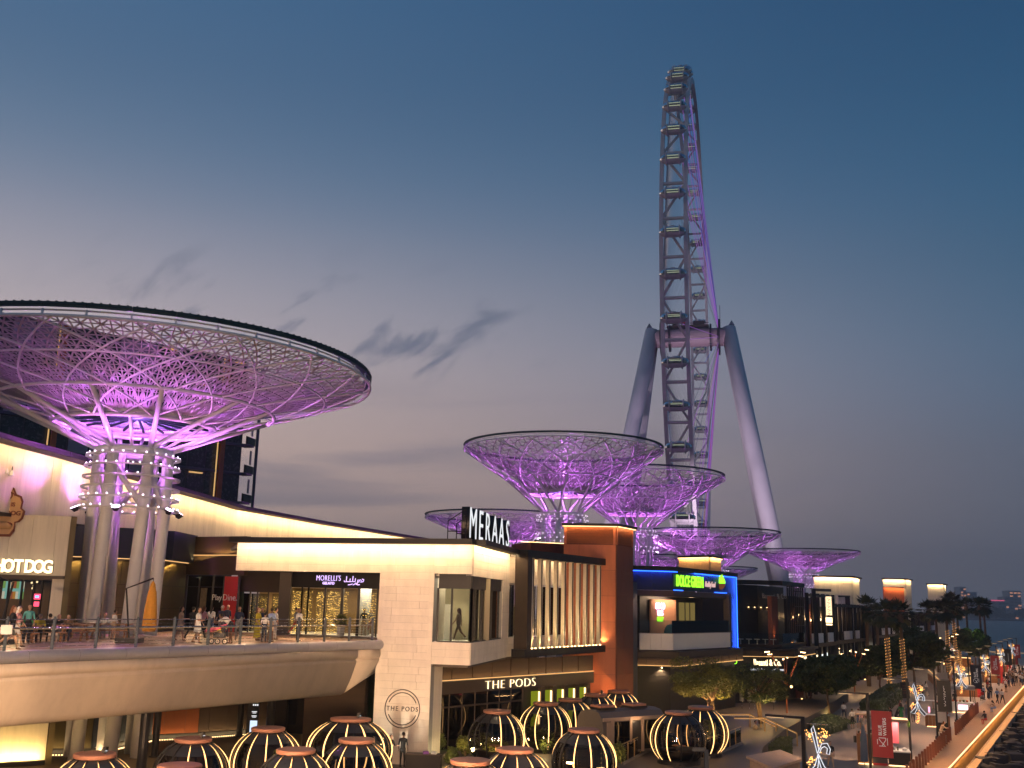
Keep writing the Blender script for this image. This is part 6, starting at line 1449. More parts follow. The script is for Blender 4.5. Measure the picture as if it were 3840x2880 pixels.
# ================================================================== kiosks
def kiosk(pos, rz, lab, kind):
    t = thing('kiosk', lab, 'kiosk', (pos[0], pos[1], 0), rz, 'small kiosks on the promenade', world=False)
    def add(nm, c, d, m, r=0): return B().box(c, d, r).build(nm, m, t)
    if kind == 'red':
        for i in range(5): add('timber_plank', (-1.25 + i * .22, -.9, 1.05), (.2, .06, 1.9), 'timber')
        add('front_panel', (.1, -.92, 1.05), (.95, .06, 1.9), mat('kiosk_grey', (.10, .07, .065), .6)); add('red_skirt', (.1, -.93, .08), (.95, .08, .14), 'red_paint'); add('red_column', (.2, -.6, 2.3), (.5, .5, 1.9), 'red_paint'); add('side_wall', (-1.3, 0, 1.05), (.08, 1.8, 1.9), 'timber')
        add('roof', (-.3, 0, 3.3), (2.2, 2.2, .12), 'weathered_wood'); add('canopy', (1.35, .1, 2.95), (1.4, 1.9, .16), 'weathered_wood'); add('pink_panel', (1.0, .4, 2.1), (.9, .08, 1.5), 'pink_paint')
        o = add('sign', (2.05, -.2, 2.78), (.08, 1.1, .42), mat('sign_olive', (.10, .14, .02), .5)); B().box((2.1, -.2, 2.78), (.03, 1.0, .34)).build('sign_face', emi('kiosk_green', (.36, .75, .02), 1.0), o)
        for i in range(5): B().box((2.122, -.55 + i * .17, 2.78), (.02, .1, .18)).build('sign_stroke', emi('kiosk_yellow', (.9, 1, .25), 1.8), o)
        add('counter', (1.35, -.1, .95), (1.5, 1.7, .08), 'white_paint'); add('counter_front', (1.35, -.9, .5), (1.4, .06, .85), 'black_paint'); add('counter_side', (2.08, -.05, .5), (.06, 1.6, .9), 'timber')
        B().box((-.75, -.9, .05), (1.1, .12, .05)).box((1.35, -.95, .05), (1.4, .12, .05)).build('plinth_led', 'led_warm', t)
        for x, y, r, h, m in ((1.1, -.5, .05, .22, 'plastic_white'), (1.3, -.5, .04, .26, 'foliage_yellow'), (1.75, -.4, .16, .2, 'plastic_white'), (.95, -.3, .2, .16, 'steel')): B().lathe([(r, 0), (r, h * .7), (r * .4, h)], 10, (x, y, 1.0)).build('tableware', m, t)
        w = Vector((pos[0], pos[1], 0)) + Matrix.Rotation(rz, 3, 'Z') @ Vector((1.3, -.2, 2.8)); light('AREA', 'kiosk_light', tuple(w), 60, (1, .66, .4), tuple(w - Vector((0, 0, 2))), .9)
        w = Vector((pos[0], pos[1], 0)) + Matrix.Rotation(rz, 3, 'Z') @ Vector((-.6, -1.15, .15)); light('POINT', 'plinth_light', tuple(w), 9, (1, .75, .4), size=.2)
    elif kind == 'wood':
        for i in range(7): add('timber_plank', (-.9 + i * .3, -.7, .55), (.28, .06, 1.0), 'timber')
        add('counter', (0, -.2, 1.08), (2.2, 1.2, .07), 'white_paint'); add('plinth_led', (0, -.74, .05), (1.8, .06, .06), 'led_warm'); add('side_wall', (1.05, -.1, .55), (.06, 1.1, 1.0), 'timber'); add('back_panel', (.6, .4, 1.6), (.9, .06, 1.2), 'red_paint'); add('display', (-.3, 0, 1.35), (.5, .4, .45), 'clear_glass'); add('screen', (-.62, -.3, 1.5), (.16, .1, .5), emi('pink_glow', (1, .4, .6), 2))
        light('POINT', 'kiosk_light', (pos[0], pos[1] - .5, 1.9), 24, (1, .66, .4), size=.2)
    elif kind == 'pink':
        add('body', (0, 0, .55), (2.4, 1.3, 1.1), 'plastic_white'); add('glow_logo', (.1, -.67, .6), (.9, .04, .45), emi('logo_pink', (1, .55, .72), 4)); add('plinth_led', (0, -.68, .05), (2.2, .05, .06), 'led_warm'); add('roof', (0, 0, 2.75), (2.8, 1.9, .12), mat('kiosk_roof', (.45, .42, .38), .6))
        for x in (-1.3, 1.3):
            for y in (-.8, .8): add('post', (x, y, 1.4), (.06, .06, 2.7), 'black_metal')
        add('fascia', (0, -.9, 2.55), (2.7, .05, .35), 'grey_panel'); add('side_glow', (1.22, -.3, .6), (.03, .5, .8), 'logo_pink')
        for i in range(5): B().ball((-.8 + i * .35, -.2, 1.2), .12, 8, 5).build('ware', ['orange_wall', 'red_paint', 'gold_metal', 'foliage_yellow', 'orange_wall'][i], t)
        light('POINT', 'kiosk_light', (pos[0], pos[1], 2.4), 40, (1, .7, .5), size=.3)
    else:
        add('body', (0, 0, .6), (2.6, 1.6, 1.2), 'timber'); add('red_panel', (1.3, -.3, 1.5), (.4, 1.2, 3.0), 'red_paint'); add('roof', (0, 0, 2.9), (3, 2.1, .12), 'weathered_wood'); add('light_panel', (-.2, -.2, 2.75), (1.6, 1.0, .05), 'sign_warm'); add('poster', (.2, -.85, 1.75), (1.6, .05, 1.3), mat('kiosk_poster', (.5, .42, .3), .6, 0, .5, 4))
        for x in (-1.2, 1.1): add('post', (x, -.8, 1.9), (.08, .08, 1.9), 'black_metal')
        light('POINT', 'kiosk_light', (pos[0], pos[1] - .6, 2.5), 240, (1, .66, .36), size=.3)
    return t
q = atz(3335, 2872, 0); kiosk((q.x - .4, q.y + 1.0), -.30, 'timber and red kiosk with a pink panel and green lit sign beside the red banner', 'red')
q = atz(3530, 2725, 0); kiosk((q.x - .4, q.y), -.3, 'low timber counter kiosk with a pink screen behind the black banner', 'wood')
q = atz(3606, 2672, 0); kiosk((q.x, q.y), -.3, 'white kiosk with a glowing pink emblem beside the fifth lamp post', 'pink')
q = atz(3650, 2614, 0); kiosk((q.x - .3, q.y + 1), -.3, 'timber kiosk with a tall red panel behind the navy banner', 'far')
q = atz(3722, 2560, 0); kiosk((q.x, q.y), -.3, 'distant kiosk with a pale poster below the smaller red banner', 'far')
q = atz(3790, 2520, 0); kiosk((q.x - 2, q.y), -.3, 'brightly lit distant kiosk near the crowd at the right edge', 'far')
for px_, py_, lb_ in ((3762, 2530, 'lit distant kiosk left of the crowd, beyond the red banner'), (3815, 2506, 'lit distant kiosk behind the far ribbon ornaments'), (3838, 2492, 'last lit kiosk at the right edge of the promenade')):
    q = atz(px_, py_, 0); kiosk((q.x - 3, q.y), -.3, lb_, 'far')
q = atz(3475, 2660, 0)
tt_ = thing('white_serving_table', 'white serving table behind the black banner', 'table', (q.x, q.y, 0)); B().box((q.x, q.y, .95), (2.2, 1.1, .06), -.3).build('top', 'white_paint', tt_)
for dx, dy in ((-.9, -.4), (.9, -.4), (-.9, .4), (.9, .4)): B().box((q.x + dx, q.y + dy, .47), (.07, .07, .92)).build('leg', 'timber', tt_)
q = atz(3395, 2620, 0); bd_ = thing('menu_board', 'dark standing menu board by the hedge', 'board', (q.x, q.y, 0)); B().box((q.x, q.y, 1.0), (1.1, .08, 1.9)).build('panel', 'black_paint', bd_)
for i in range(4): B().box((q.x, q.y - .05, 1.5 - i * .28), (.6 - .1 * (i % 2), .01, .07)).build('chalk_line', 'brick_red', bd_)
q = atz(3535, 2745, 0); ib = thing('info_panel', 'upright grey information panel beside the fourth lamp post', 'sign', (q.x, q.y, 0)); B().box((q.x, q.y, 1.25), (1.0, .1, 2.5), -.4).build('frame', 'black_metal', ib); B().box((q.x - .03, q.y - .06, 1.55), (.8, .06, 1.5), -.4).build('sheet', 'grey_panel', ib)
# closed blue parasol cover near the bottom edge
q = atz(3243, 2875, 0); pc = thing('closed_parasol', 'closed slate blue parasol at the bottom edge by the red banner', 'parasol', (q.x, q.y, 0)); B().tube((q.x, q.y, 0), (q.x, q.y, 2.75), .03, n=6).build('pole', 'steel', pc)
B().lathe([(.26, .35), (.24, 1.0), (.2, 1.9), (.1, 2.5), (.03, 2.7)], 14, (q.x, q.y, 0)).build('folded_cloth', mat('parasol_blue', (.10, .14, .20), .8, 0, .25, 5, stretch=(6, 6, .5)), pc)
# closed yellow parasol and black cantilever arms on the deck
for i, (px, Y, lab, m) in enumerate(((565, 52.3, 'closed yellow cantilever parasol on the deck', 'umbrella_yellow'), (15, 47.5, 'black cantilever parasol arm at the left edge of the deck', None))):
    x = xof(px, Y, 9.5); t = thing('cantilever_parasol', lab, 'parasol', (x, Y, DECK))
    if m:
        xb = xof(485, Y - .3, 8); xk = xof(470, Y - .3, 10)
        B().box((xb, Y - .3, DECK + .12), (1.1, 1.0, .22)).build('base', 'black_metal', t)
        B().path([(xb, Y - .3, DECK), (xk, Y - .3, DECK + 2.62), (x, Y, DECK + 3.15)], .045, 6).build('arm', 'black_metal', t)
        B().lathe([(.30, .55), (.36, .72), (.30, 1.6), (.24, 2.2), (.2, 2.5), (.17, 2.55), (.12, 2.85), (.03, 3.0)], 16, (x, Y, DECK)).build('folded_cloth', m, t)
        B().tube((x, Y, DECK + 2.9), (x, Y, DECK + 3.15), .02, n=5).build('hook', 'black_metal', t)
    else:
        xb = xof(0, Y, 8); xk = xof(44, Y, 10); B().box((xb, Y, DECK + .12), (1, 1, .22)).build('base', 'black_metal', t)
        B().path([(xb - .2, Y, DECK), (xk, Y, DECK + 2.75), (xof(-40, Y, 11), Y, DECK + 3.1)], .05, 6).build('arm', 'black_metal', t)
# ================================================================== vegetation
def leaf_mesh(rnd, clumps, n, size, b=None, slim=.5, droop=0.):
    """clumps: (centre, radius xyz); n leaves each, biased to the outside"""
    b = b or B()
    for c, r in clumps:
        for i in range(n):
            d = Vector((rnd.gauss(0, 1), rnd.gauss(0, 1), rnd.gauss(0, 1))).normalized() * rnd.uniform(.35, 1.05) ** .6
            p = Vector((c[0] + d.x * r[0], c[1] + d.y * r[1], c[2] + d.z * r[2])); s = size * rnd.uniform(.6, 1.4)
            t = Vector((rnd.gauss(0, 1), rnd.gauss(0, 1), rnd.gauss(0, .7) - droop)).normalized() * s; w = t.orthogonal().normalized() * s * slim
            if rnd.random() < .5: w = w.cross(t.normalized())
            b.add([p - t, p + w, p + t, p - w], [(0, 1, 2, 3)])
    return b
def tree(lab, base, h, rx, cz, rz, mats, seed, trunk_r=.16, stems=1, leaves=260, ncl=26, size=.17, cat='tree', group=None, slim=.5, lean=(0, 0)):
    rnd = random.Random(seed); t = thing('broadleaf_tree', lab, cat, base, group=group); x, y, z = base
    cl = []
    for i in range(ncl):
        d = Vector((rnd.gauss(0, 1), rnd.gauss(0, 1), rnd.gauss(0, 1))).normalized() * rnd.uniform(.45, .95)
        r = rnd.uniform(.22, .42); cl.append(((x + lean[0] + d.x * rx, y + lean[1] + d.y * rx, z + cz + d.z * rz), (r * rx, r * rx, r * rz * .9)))
    b = B()
    for s in range(stems):
        a = rnd.uniform(0, 6.3); o = .25 * (stems > 1); p0 = Vector((x + o * math.cos(a), y + o * math.sin(a), z)); fork = p0 + Vector((o * 1.6 * math.cos(a) + rnd.uniform(-.1, .1), o * 1.6 * math.sin(a), (cz - rz) * .95 + .3))
        b.path([p0, p0.lerp(fork, .5) + Vector((rnd.uniform(-.1, .1), rnd.uniform(-.1, .1), 0)), fork], [trunk_r, trunk_r * .85, trunk_r * .7], 8)
        for c, r in cl[s::stems][:9]:
            e = Vector(c); b.path([fork, fork.lerp(e, .5) + Vector((0, 0, .15)), e], [trunk_r * .5, trunk_r * .3, trunk_r * .1], 5)
    b.build('trunk', 'bark', t, smooth=True)
    for i, m in enumerate(mats):
        leaf_mesh(rnd, cl[i::len(mats)], leaves, size, slim=slim).build('crown', m, t)
    return t
q = atz(2690, 2745, PLAZA); tree('feathery yellow-green tree overhanging the terrace pods', (q.x, q.y, PLAZA), 6, 3.0, 3.7, 1.6, ['foliage_yellow', 'foliage_yellow', 'foliage_mid'], 21, .12, 3, 330, 30, .15, slim=.22, lean=(-.9, 0))  # yellow-green leaves, with lamplight also put into their colour
q = atz(2860, 2715, PLAZA); tree('feathery tree with pale trunks left of the lit stairs', (q.x, q.y, PLAZA), 5, 2.7, 3.3, 1.4, ['foliage_mid', 'foliage_dark', 'foliage_mid'], 22, .12, 2, 300, 26, .15, slim=.22)
for px_, py_, pw_ in ((2690, 2745, 330), (2630, 2740, 330), (2860, 2715, 110), (2960, 2690, 60)):
    q = atz(px_, py_, PLAZA); light('POINT', 'tree_uplight', (q.x, q.y - 1.0, PLAZA + 1.5), pw_, (1, .62, .2), size=.1)
q = atz(3108, 2688, 0); tree('dense dark round tree with a lit trunk beside the promenade', (q.x, q.y, 0), 7, 3.3, 4.2, 1.9, ['foliage_dark', 'foliage_dark', 'foliage_mid'], 23, .13, 1, 420, 34, .2); light('POINT', 'tree_uplight', (q.x + .3, q.y - .6, .3), 40, (1, .66, .2), size=.1)
q = atz(3030, 2640, .5); tree('dark bushy tree behind the stairs and terrace tables', (q.x, q.y, .4), 5, 3.0, 3.0, 1.5, ['foliage_dark'], 24, .12, 2, 330, 26, .2)
q = aty(3655, 2440, 205); tree('round clipped tree with lime-lit top before open water', (q.x, q.y, 0), 9, 3.9, 5.2, 2.7, ['foliage_dark', 'foliage_dark', 'foliage_dark'], 25, .2, 1, 420, 34, .26); light('SPOT', 'tree_top_light', (q.x, q.y - 1, 9.8), 700, (.5, 1, .1), (q.x, q.y - .3, 7), .1, spot=R_(80), blend=1)
q = aty(3425, 2480, 150); tree('dark spreading tree between the palm groups', (q.x, q.y, 0), 8, 4.2, 5.3, 3.0, ['foliage_dark', 'foliage_mid', 'foliage_dark'], 26, .2, 1, 420, 34, .26)
q = aty(3300, 2520, 140); tree('low dark tree behind the paired palms', (q.x, q.y, 0), 6, 3.6, 3.8, 2.2, ['foliage_dark'], 27, .15, 1, 420, 26, .24)
q = atz(2400, 2610, PLAZA); tree('small yellow-green shrub tree beside the fruit poster', (q.x, q.y, PLAZA), 2.5, .8, 1.5, .9, ['foliage_yellow'], 28, .05, 2, 160, 12, .12)
def shrub(lab, p, r, h, m, seed, n=190, size=.10, slim=.35, group='shrubs around the pods'):
    rnd = random.Random(seed); t = thing('shrub', lab, 'shrub', p, group=group)
    cl = [((p[0] + rnd.uniform(-.6, .6) * r, p[1] + rnd.uniform(-.6, .6) * r, p[2] + h * rnd.uniform(.35, .75)), (r * .5, r * .5, h * .35)) for _ in range(7)]
    leaf_mesh(rnd, cl, n, size, slim=slim).build('foliage', m, t); b = B()
    for c, _ in cl: b.tube((p[0], p[1], p[2]), c, .02, n=4)
    b.build('stem', 'bark', t)
for i, (px, py, r, h, m, lab) in enumerate(((1745, 2815, .6, 1.0, 'foliage_yellow', 'pale yellow-green shrub right of the greeter desk'), (1800, 2820, .9, 1.3, 'foliage_yellow', 'broad yellow-green shrub left of the bottom-edge pod'), (1860, 2830, .8, 1.1, 'foliage_yellow', 'yellow-green shrub touching the bottom-edge pod'), (1700, 2845, .5, .8, 'foliage_mid', 'low green shrub beside the desk bottles'),
        (1985, 2790, .8, 1.2, 'foliage_mid', 'green shrub between the two front pods'), (2050, 2800, .7, 1.2, 'foliage_mid', 'shrub below the fully lit pod'), (2075, 2745, .8, 1.6, 'foliage_mid', 'tall shrub in front of the fully lit pod'), (2140, 2720, .6, 1.5, 'foliage_mid', 'tall shrub beside the dark third pod'),
        (2310, 2860, .6, 1.2, 'foliage_yellow', 'yellow-green shrub behind the terrace rail'), (2680, 2740, .8, 1.5, 'foliage_yellow', 'yellow-green shrub at the terrace corner pod'), (1060, 2850, .5, .8, 'foliage_yellow', 'small lime shrub between pods below the deck'), (1275, 2865, .5, .8, 'foliage_yellow', 'small lime shrub before the pillar pods'), (1640, 2800, .5, .9, 'foliage_mid', 'low green shrub at the foot of the white pillar'))):
    q = atz(px, py + 25, PLAZA); shrub(lab, (q.x, q.y, PLAZA), r, h * 1.2, m, 40 + i); light('POINT', 'shrub_fill_light', (q.x - .3, q.y - 1.0, PLAZA + .7), 42, (1, .72, .3), size=.1)  # fill light added to brighten each shrub
# spiky plant by the pillar
q = atz(1725, 2780, PLAZA); t = thing('spiky_plant', 'tall arching grass plant in front of the restaurant glass', 'plant', (q.x, q.y, PLAZA)); b = B(); rnd = random.Random(8)
for i in range(130):
    a = rnd.uniform(0, 6.28); L = rnd.uniform(.5, 1.1); h = rnd.uniform(.7, 1.5); p = [(q.x + L * u * math.cos(a), q.y + L * u * math.sin(a), PLAZA + .4 + h * (1.9 * u - 1.5 * u * u)) for u in (0, .35, .7, 1)]
    for p0, p1 in zip(p, p[1:]): b.bar(p0, p1, .035, .004)
b.build('blades', 'foliage_mid', t); B().tube((q.x, q.y, PLAZA), (q.x, q.y, PLAZA + .5), .09, n=7).build('stem', 'bark', t)
# hedges
def hedge(lab, poly, z0, z1, m, seed, n=2600, size=.11):
    rnd = random.Random(seed); t = thing('hedge', lab, 'hedge', (poly[0][0], poly[0][1], z0), group='clipped hedges'); B().prism(poly, z0, z1 - .08).build('core', 'foliage_dark', t); b = B(); xs = [p[0] for p in poly]; ys = [p[1] for p in poly]; k = len(poly)
    for i in range(n):
        if rnd.random() < .55:
            j = rnd.randrange(k); u = rnd.random(); a, c = poly[j], poly[(j + 1) % k]; p = Vector((a[0] + (c[0] - a[0]) * u, a[1] + (c[1] - a[1]) * u, rnd.uniform(z0, z1)))
        else:
            u, v = rnd.random(), rnd.random(); a, c, e = poly[0], poly[1], poly[-1]; p = Vector((a[0] + (c[0] - a[0]) * u + (e[0] - a[0]) * v, a[1] + (c[1] - a[1]) * u + (e[1] - a[1]) * v, z1 + rnd.uniform(-.1, .06)))
        t_ = Vector((rnd.gauss(0, 1), rnd.gauss(0, 1), rnd.gauss(0, 1))).normalized() * size * rnd.uniform(.6, 1.3); w = t_.orthogonal() * .6; b.add([p - t_, p + w, p + t_, p - w], [(0, 1, 2, 3)])
    b.build('leaves', m, t)
def quadz(z, *pts): return [atz(px, py, z).xy[:] for px, py in pts]
hedge('clipped low hedge between the terrace and the stairs', quadz(.9, (2800, 2800), (2968, 2795), (2960, 2762), (2810, 2772)), 0, .95, 'foliage_mid', 61)
hedge('dark planting bed along the promenade behind the walkers', quadz(.5, (3000, 2700), (3100, 2735), (3175, 2712), (3110, 2680)), 0, .6, 'foliage_dark', 62)
hedge('dark hedge with a lit bush beside the menu board', quadz(1.2, (3225, 2640), (3300, 2640), (3380, 2590), (3330, 2570)), 0, 1.4, 'foliage_dark', 63, 4200, .16)
q = atz(3335, 2640, 0); shrub('small bush lit amber from below at the hedge end', (q.x, q.y, 0), .7, 1.9, 'foliage_yellow', 77, 260, .13, .5, 'lit bushes'); light('POINT', 'bush_uplight', (q.x, q.y - .8, .3), 60, (1, .6, .15), size=.1)
# palms
def palm_crown(seed, L=1.9, n=34):
    rnd = random.Random(seed); b = B()
    for i in range(n):
        a = rnd.uniform(0, 6.28); e = R_(rnd.choice((75, 60, 45, 30, 12, -5, -25, -45, -60)) + rnd.uniform(-8, 8)); d = Vector((math.cos(a) * math.cos(e), math.sin(a) * math.cos(e), math.sin(e))); L0 = L * rnd.uniform(.42, .6); p = d * L0; side = d.cross(Vector((0, 0, 1)))
        side = side.normalized() if side.length > .05 else Vector((1, 0, 0)); b.bar((0, 0, 0), p, .04, .02); nrm = side.cross(d)
        for k in range(13):
            f = R_(-78 + 156 * k / 12); v = (d * math.cos(f) + side * math.sin(f)).normalized(); tip = p + v * L * rnd.uniform(.5, .68) * (1 - .25 * abs(f)) + Vector((0, 0, -.16 * L * rnd.uniform(.4, 1.2))); w = side * math.cos(f) * .055 * L - d * math.sin(f) * .055 * L
            m = p.lerp(tip, .55) + nrm * .03; b.add([p, m - w, tip, m + w], [(0, 1, 2, 3)])
    return b
crowns = []
for s in range(3):
    me = palm_crown(100 + s).data('crown'); me.materials.append(MATS['palm_green']); crowns.append(me)
palms = [('palm nearest the framed shops, standing alone', 3245, 2292, 150, 0, 2.0, False), ('left palm of the pair with lit trunks', 3322, 2312, 137, 0, 2.1, True), ('right palm of the pair with lit trunks', 3378, 2318, 138, 0, 2.1, True),
         ('bushy palm leaning left behind the lit pair', 3285, 2320, 165, 0, 2.0, False), ('leftmost palm of the far group', 3478, 2302, 195, 0, 2.2, False), ('second palm of the far group', 3508, 2308, 190, 0, 2.2, False), ('third palm of the far group with a lit trunk', 3545, 2300, 172, 0, 2.2, True),
         ('tallest palm of the far group beside the smallest tower', 3572, 2274, 200, 0, 2.4, True), ('palm just right of the smallest tower', 3588, 2296, 210, 0, 2.1, True), ('slim palm before the water', 3622, 2284, 240, 0, 2.2, False), ('left palm of the last pair before the far shore', 3672, 2286, 225, 0, 2.2, False), ('right palm of the last pair before the far shore', 3688, 2290, 228, 0, 2.2, False)]
for i, (lab, px, py, Y, z0, sc, lit) in enumerate(palms):
    c = aty(px, py - 14, Y); t = thing('fan_palm', lab, 'palm tree', (c.x, c.y, 0), i * .9, 'fan palms along the promenade', world=False); h = c.z; rnd = random.Random(i)
    b = B(); k = 10; lean = rnd.uniform(-.25, .25); b.path([(lean * (u / k) ** 2, 0, h * u / k) for u in range(k + 1)], [.30 - .012 * u + .015 * (u % 2) for u in range(k + 1)], 10); b.build('trunk', 'bark', t)
    o = put('crown', crowns[i % 3], t); o.location = (lean, 0, h); o.scale = (sc * .56, sc * .56, sc * .54); o.rotation_euler = (0, 0, i * 1.7)
    B().lathe([(.32, -1.6), (.5, -1.0), (.42, -.4), (.2, .1)], 10, (lean, 0, h)).build('old_frond_skirt', 'bark', t)
    if lit:
        b = B()
        for j in range(150): a = j * .72; z = h * (.08 + .62 * j / 150); b.ball((.3 * math.cos(a) + lean * (z / h) ** 2, .3 * math.sin(a), z), .03, 4, 2)
        b.build('trunk_lights', 'bulb_orange', t, kind='stuff'); light('POINT', 'palm_uplight', (c.x, c.y - .9, .4), 70, (1, .55, .2), size=.1)

# ================================================================== warm terrace lights and seating before the shops
rnd = random.Random(31); b = B()
for i in range(70):
    px = rnd.uniform(2960, 3560); Y = 112 + (px - 2960) / 600 * 95 + rnd.uniform(-8, 4); z = rnd.choice((rnd.uniform(2.2, 3.6), rnd.uniform(.8, 1.3))); x = xof(px, Y, z); b.ball((x, Y, z), rnd.uniform(.06, .13), 6, 4)
o = b.build('terrace_candle_lights', emi('candle', (1, .55, .2), 7), kind='stuff'); o['label'] = 'scattered warm table and pendant lights before the shops'; o['category'] = 'lights'
for px, Y in ((3010, 118), (3120, 132), (3220, 150), (3330, 160), (3440, 180), (3560, 200)): light('POINT', 'terrace_glow', (xof(px, Y, 3), Y - 4, 3.2), 150, (1, .58, .26), size=.4)
for i, px in enumerate((2780, 2808, 2828, 2898)):
    q = aty(px, 2545, 100); t = thing('folded_parasol', ['first', 'second', 'third', 'fourth'][i] + ' folded grey parasol from the left under the black awning', 'parasol', (q.x, q.y, PLAZA), group='folded grey parasols'); B().tube((q.x, q.y, PLAZA), (q.x, q.y, PLAZA + 2.7), .03, n=6).build('pole', 'steel', t); B().lathe([(.22, .7), (.2, 1.4), (.14, 2.2), (.03, 2.65)], 10, (q.x, q.y, PLAZA)).build('folded_cloth', 'fabric_grey', t)
# white open parasols far away by the smallest tower
for i in range(4):
    q = aty(3520 + i * 14, 2440, 188); t = thing('white_parasol', ['first', 'second', 'third', 'fourth'][i] + ' white parasol from the left below the smallest tower', 'parasol', (q.x, q.y, 0), group='white parasols below the far tower'); B().lathe([(1.3, q.z), (.7, q.z + .35), (.05, q.z + .6)], 8, (q.x, q.y, 0)).build('canopy', 'white_paint', t); B().tube((q.x, q.y, 0), (q.x, q.y, q.z + .5), .04, n=5).build('pole', 'steel', t)
# ramp with lit rails behind the kiosks
rm = thing('lit_ramp', 'timber-sided ramp with glowing rails behind the navy banner', 'ramp', tuple(atz(3520, 2580, 0)))
for (x0, y0), (x1, y1) in (((3480, 2510), (3530, 2560)), ((3600, 2455), (3560, 2530))):
    a = atz(x0, y0, 1.6); c = atz(x1, y1, 1.2); B().wall(a.xy, c.xy, 0, 1.1, .2).build('side_wall', 'timber', rm); B().bar((a.x, a.y, 1.6), (c.x, c.y, 1.3), .1, .06).build('rail_led', 'led_soft', rm)
a = atz(3540, 2462, 1.8); c = atz(3640, 2468, 1.8); B().wall(a.xy, c.xy, 0, 1.7, .2).build('side_wall', 'timber', rm); B().bar((a.x, a.y, 1.8), (c.x, c.y, 1.8), .12, .08).build('rail_led', 'led_warm', rm)
light('POINT', 'ramp_glow', (a.x - 1, a.y - 6, 2), 160, (1, .55, .22), size=.3)

# ================================================================== far shore
FY = 2600.
def fx(px): return xof(px, FY, 10)
sh = B().box(((fx(3560) + fx(4300)) / 2, FY - 60, -1.2), (fx(4300) - fx(3560), 90, 5)).build('far_shore_land', 'rock'); struct(sh)
B_ = B().box((fx(3860), FY - 700, -1.6), (110, 14, 3.4)); o = B_.build('near_breakwater', 'rock'); struct(o)
rnd = random.Random(77); mat('far_tree', (.03, .045, .03), .8)
for i, (px, r) in enumerate(((3640, 9), (3665, 10), (3690, 9), (3722, 15), (3735, 19), (3750, 17), (3775, 11), (3800, 12), (3828, 17), (3842, 18), (3870, 14), (3900, 15))):
    t = thing('shore_tree', 'x', 'tree', (fx(px), FY, 1), group='dark trees along the far shore'); t['label'] = nth(i + 1) + ' dark tree from the left in the far shore tree line'
    cl = [((fx(px) + rnd.uniform(-.7, .7) * r, FY + rnd.uniform(-5, 5), 2 + r * rnd.uniform(.5, 1.1)), (r * .55, r * .5, r * .45)) for _ in range(7)]; leaf_mesh(rnd, cl, 90, 2.2, slim=.6).build('crown', 'far_tree', t); B().tube((fx(px), FY, 0), (fx(px), FY, r), .8, n=6).build('trunk', 'bark', t)
def far_block(lab, x0, x1, ytop, ybot, seed, lit, col=(.24, .27, .31), dy=0):  # body colour lightened to add to the haze
    a, c = fx(x0), fx(x1); zt = aty(x0, ytop, FY).z; t = thing('far_hotel_block', lab, 'building', (a, FY + 220 + dy, 0), group='hazy hotel blocks on the far shore'); rnd = random.Random(seed)
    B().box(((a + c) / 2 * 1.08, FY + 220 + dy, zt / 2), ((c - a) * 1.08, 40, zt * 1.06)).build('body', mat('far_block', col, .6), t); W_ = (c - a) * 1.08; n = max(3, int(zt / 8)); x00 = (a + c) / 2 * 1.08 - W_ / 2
    for j in range(n):
        for i in range(max(2, int(W_ / 9))):
            z = (j + .5) / n * zt; o = put('window', wm, t); o.location = (x00 + (i + .5) * W_ / max(2, int(W_ / 9)), FY + 199 + dy, z); o.scale = (W_ / max(2, int(W_ / 9)) * .7, 1, zt / n * .45)
            if rnd.random() < lit: o.data = wl_
wm = B().box((0, 0, 0), (1, .6, 1)).data('window'); wm.materials.append(mat('far_window', (.05, .08, .1), .3)); wl_ = B().box((0, 0, 0), (1, .6, 1)).data('window'); wl_.materials.append(emi('far_lit', (1, .42, .22), .85))
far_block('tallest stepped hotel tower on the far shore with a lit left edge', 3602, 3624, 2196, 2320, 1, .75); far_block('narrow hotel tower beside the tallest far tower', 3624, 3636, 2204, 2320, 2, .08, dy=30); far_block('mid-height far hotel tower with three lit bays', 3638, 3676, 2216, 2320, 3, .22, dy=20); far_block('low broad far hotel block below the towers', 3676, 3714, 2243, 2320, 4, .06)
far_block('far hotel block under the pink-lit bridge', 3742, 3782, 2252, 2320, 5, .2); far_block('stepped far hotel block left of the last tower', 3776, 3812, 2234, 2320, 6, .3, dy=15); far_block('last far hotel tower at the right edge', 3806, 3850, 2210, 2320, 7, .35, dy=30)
br = thing('pink_lit_bridge', 'pink-lit skybridge joining the far hotel blocks', 'bridge', (fx(3745), FY + 230, 0)); z = aty(3740, 2252, FY).z; B().box((fx(3745) * 1.08, FY + 225, z), ((fx(3778) - fx(3712)) * 1.1, 16, 9)).build('deck', 'far_block', br); B().box((fx(3745) * 1.08, FY + 216, z + 3), ((fx(3776) - fx(3716)) * 1.1, 1, 3)).build('light_band', emi('far_pink', (1, .12, .25), 1.2), br)
for i, px in enumerate((3780, 3804)):
    t = thing('harbour_beacon', ['left', 'right'][i] + ' small yellow beacon on the far breakwater', 'beacon', (fx(px), FY - 100, 0), group='yellow beacons on the breakwater'); B().tube((fx(px), FY - 100, 0), (fx(px), FY - 100, 9), 1.1, .8, 8).build('tower', emi('beacon_yellow', (1, .6, .1), .8), t)
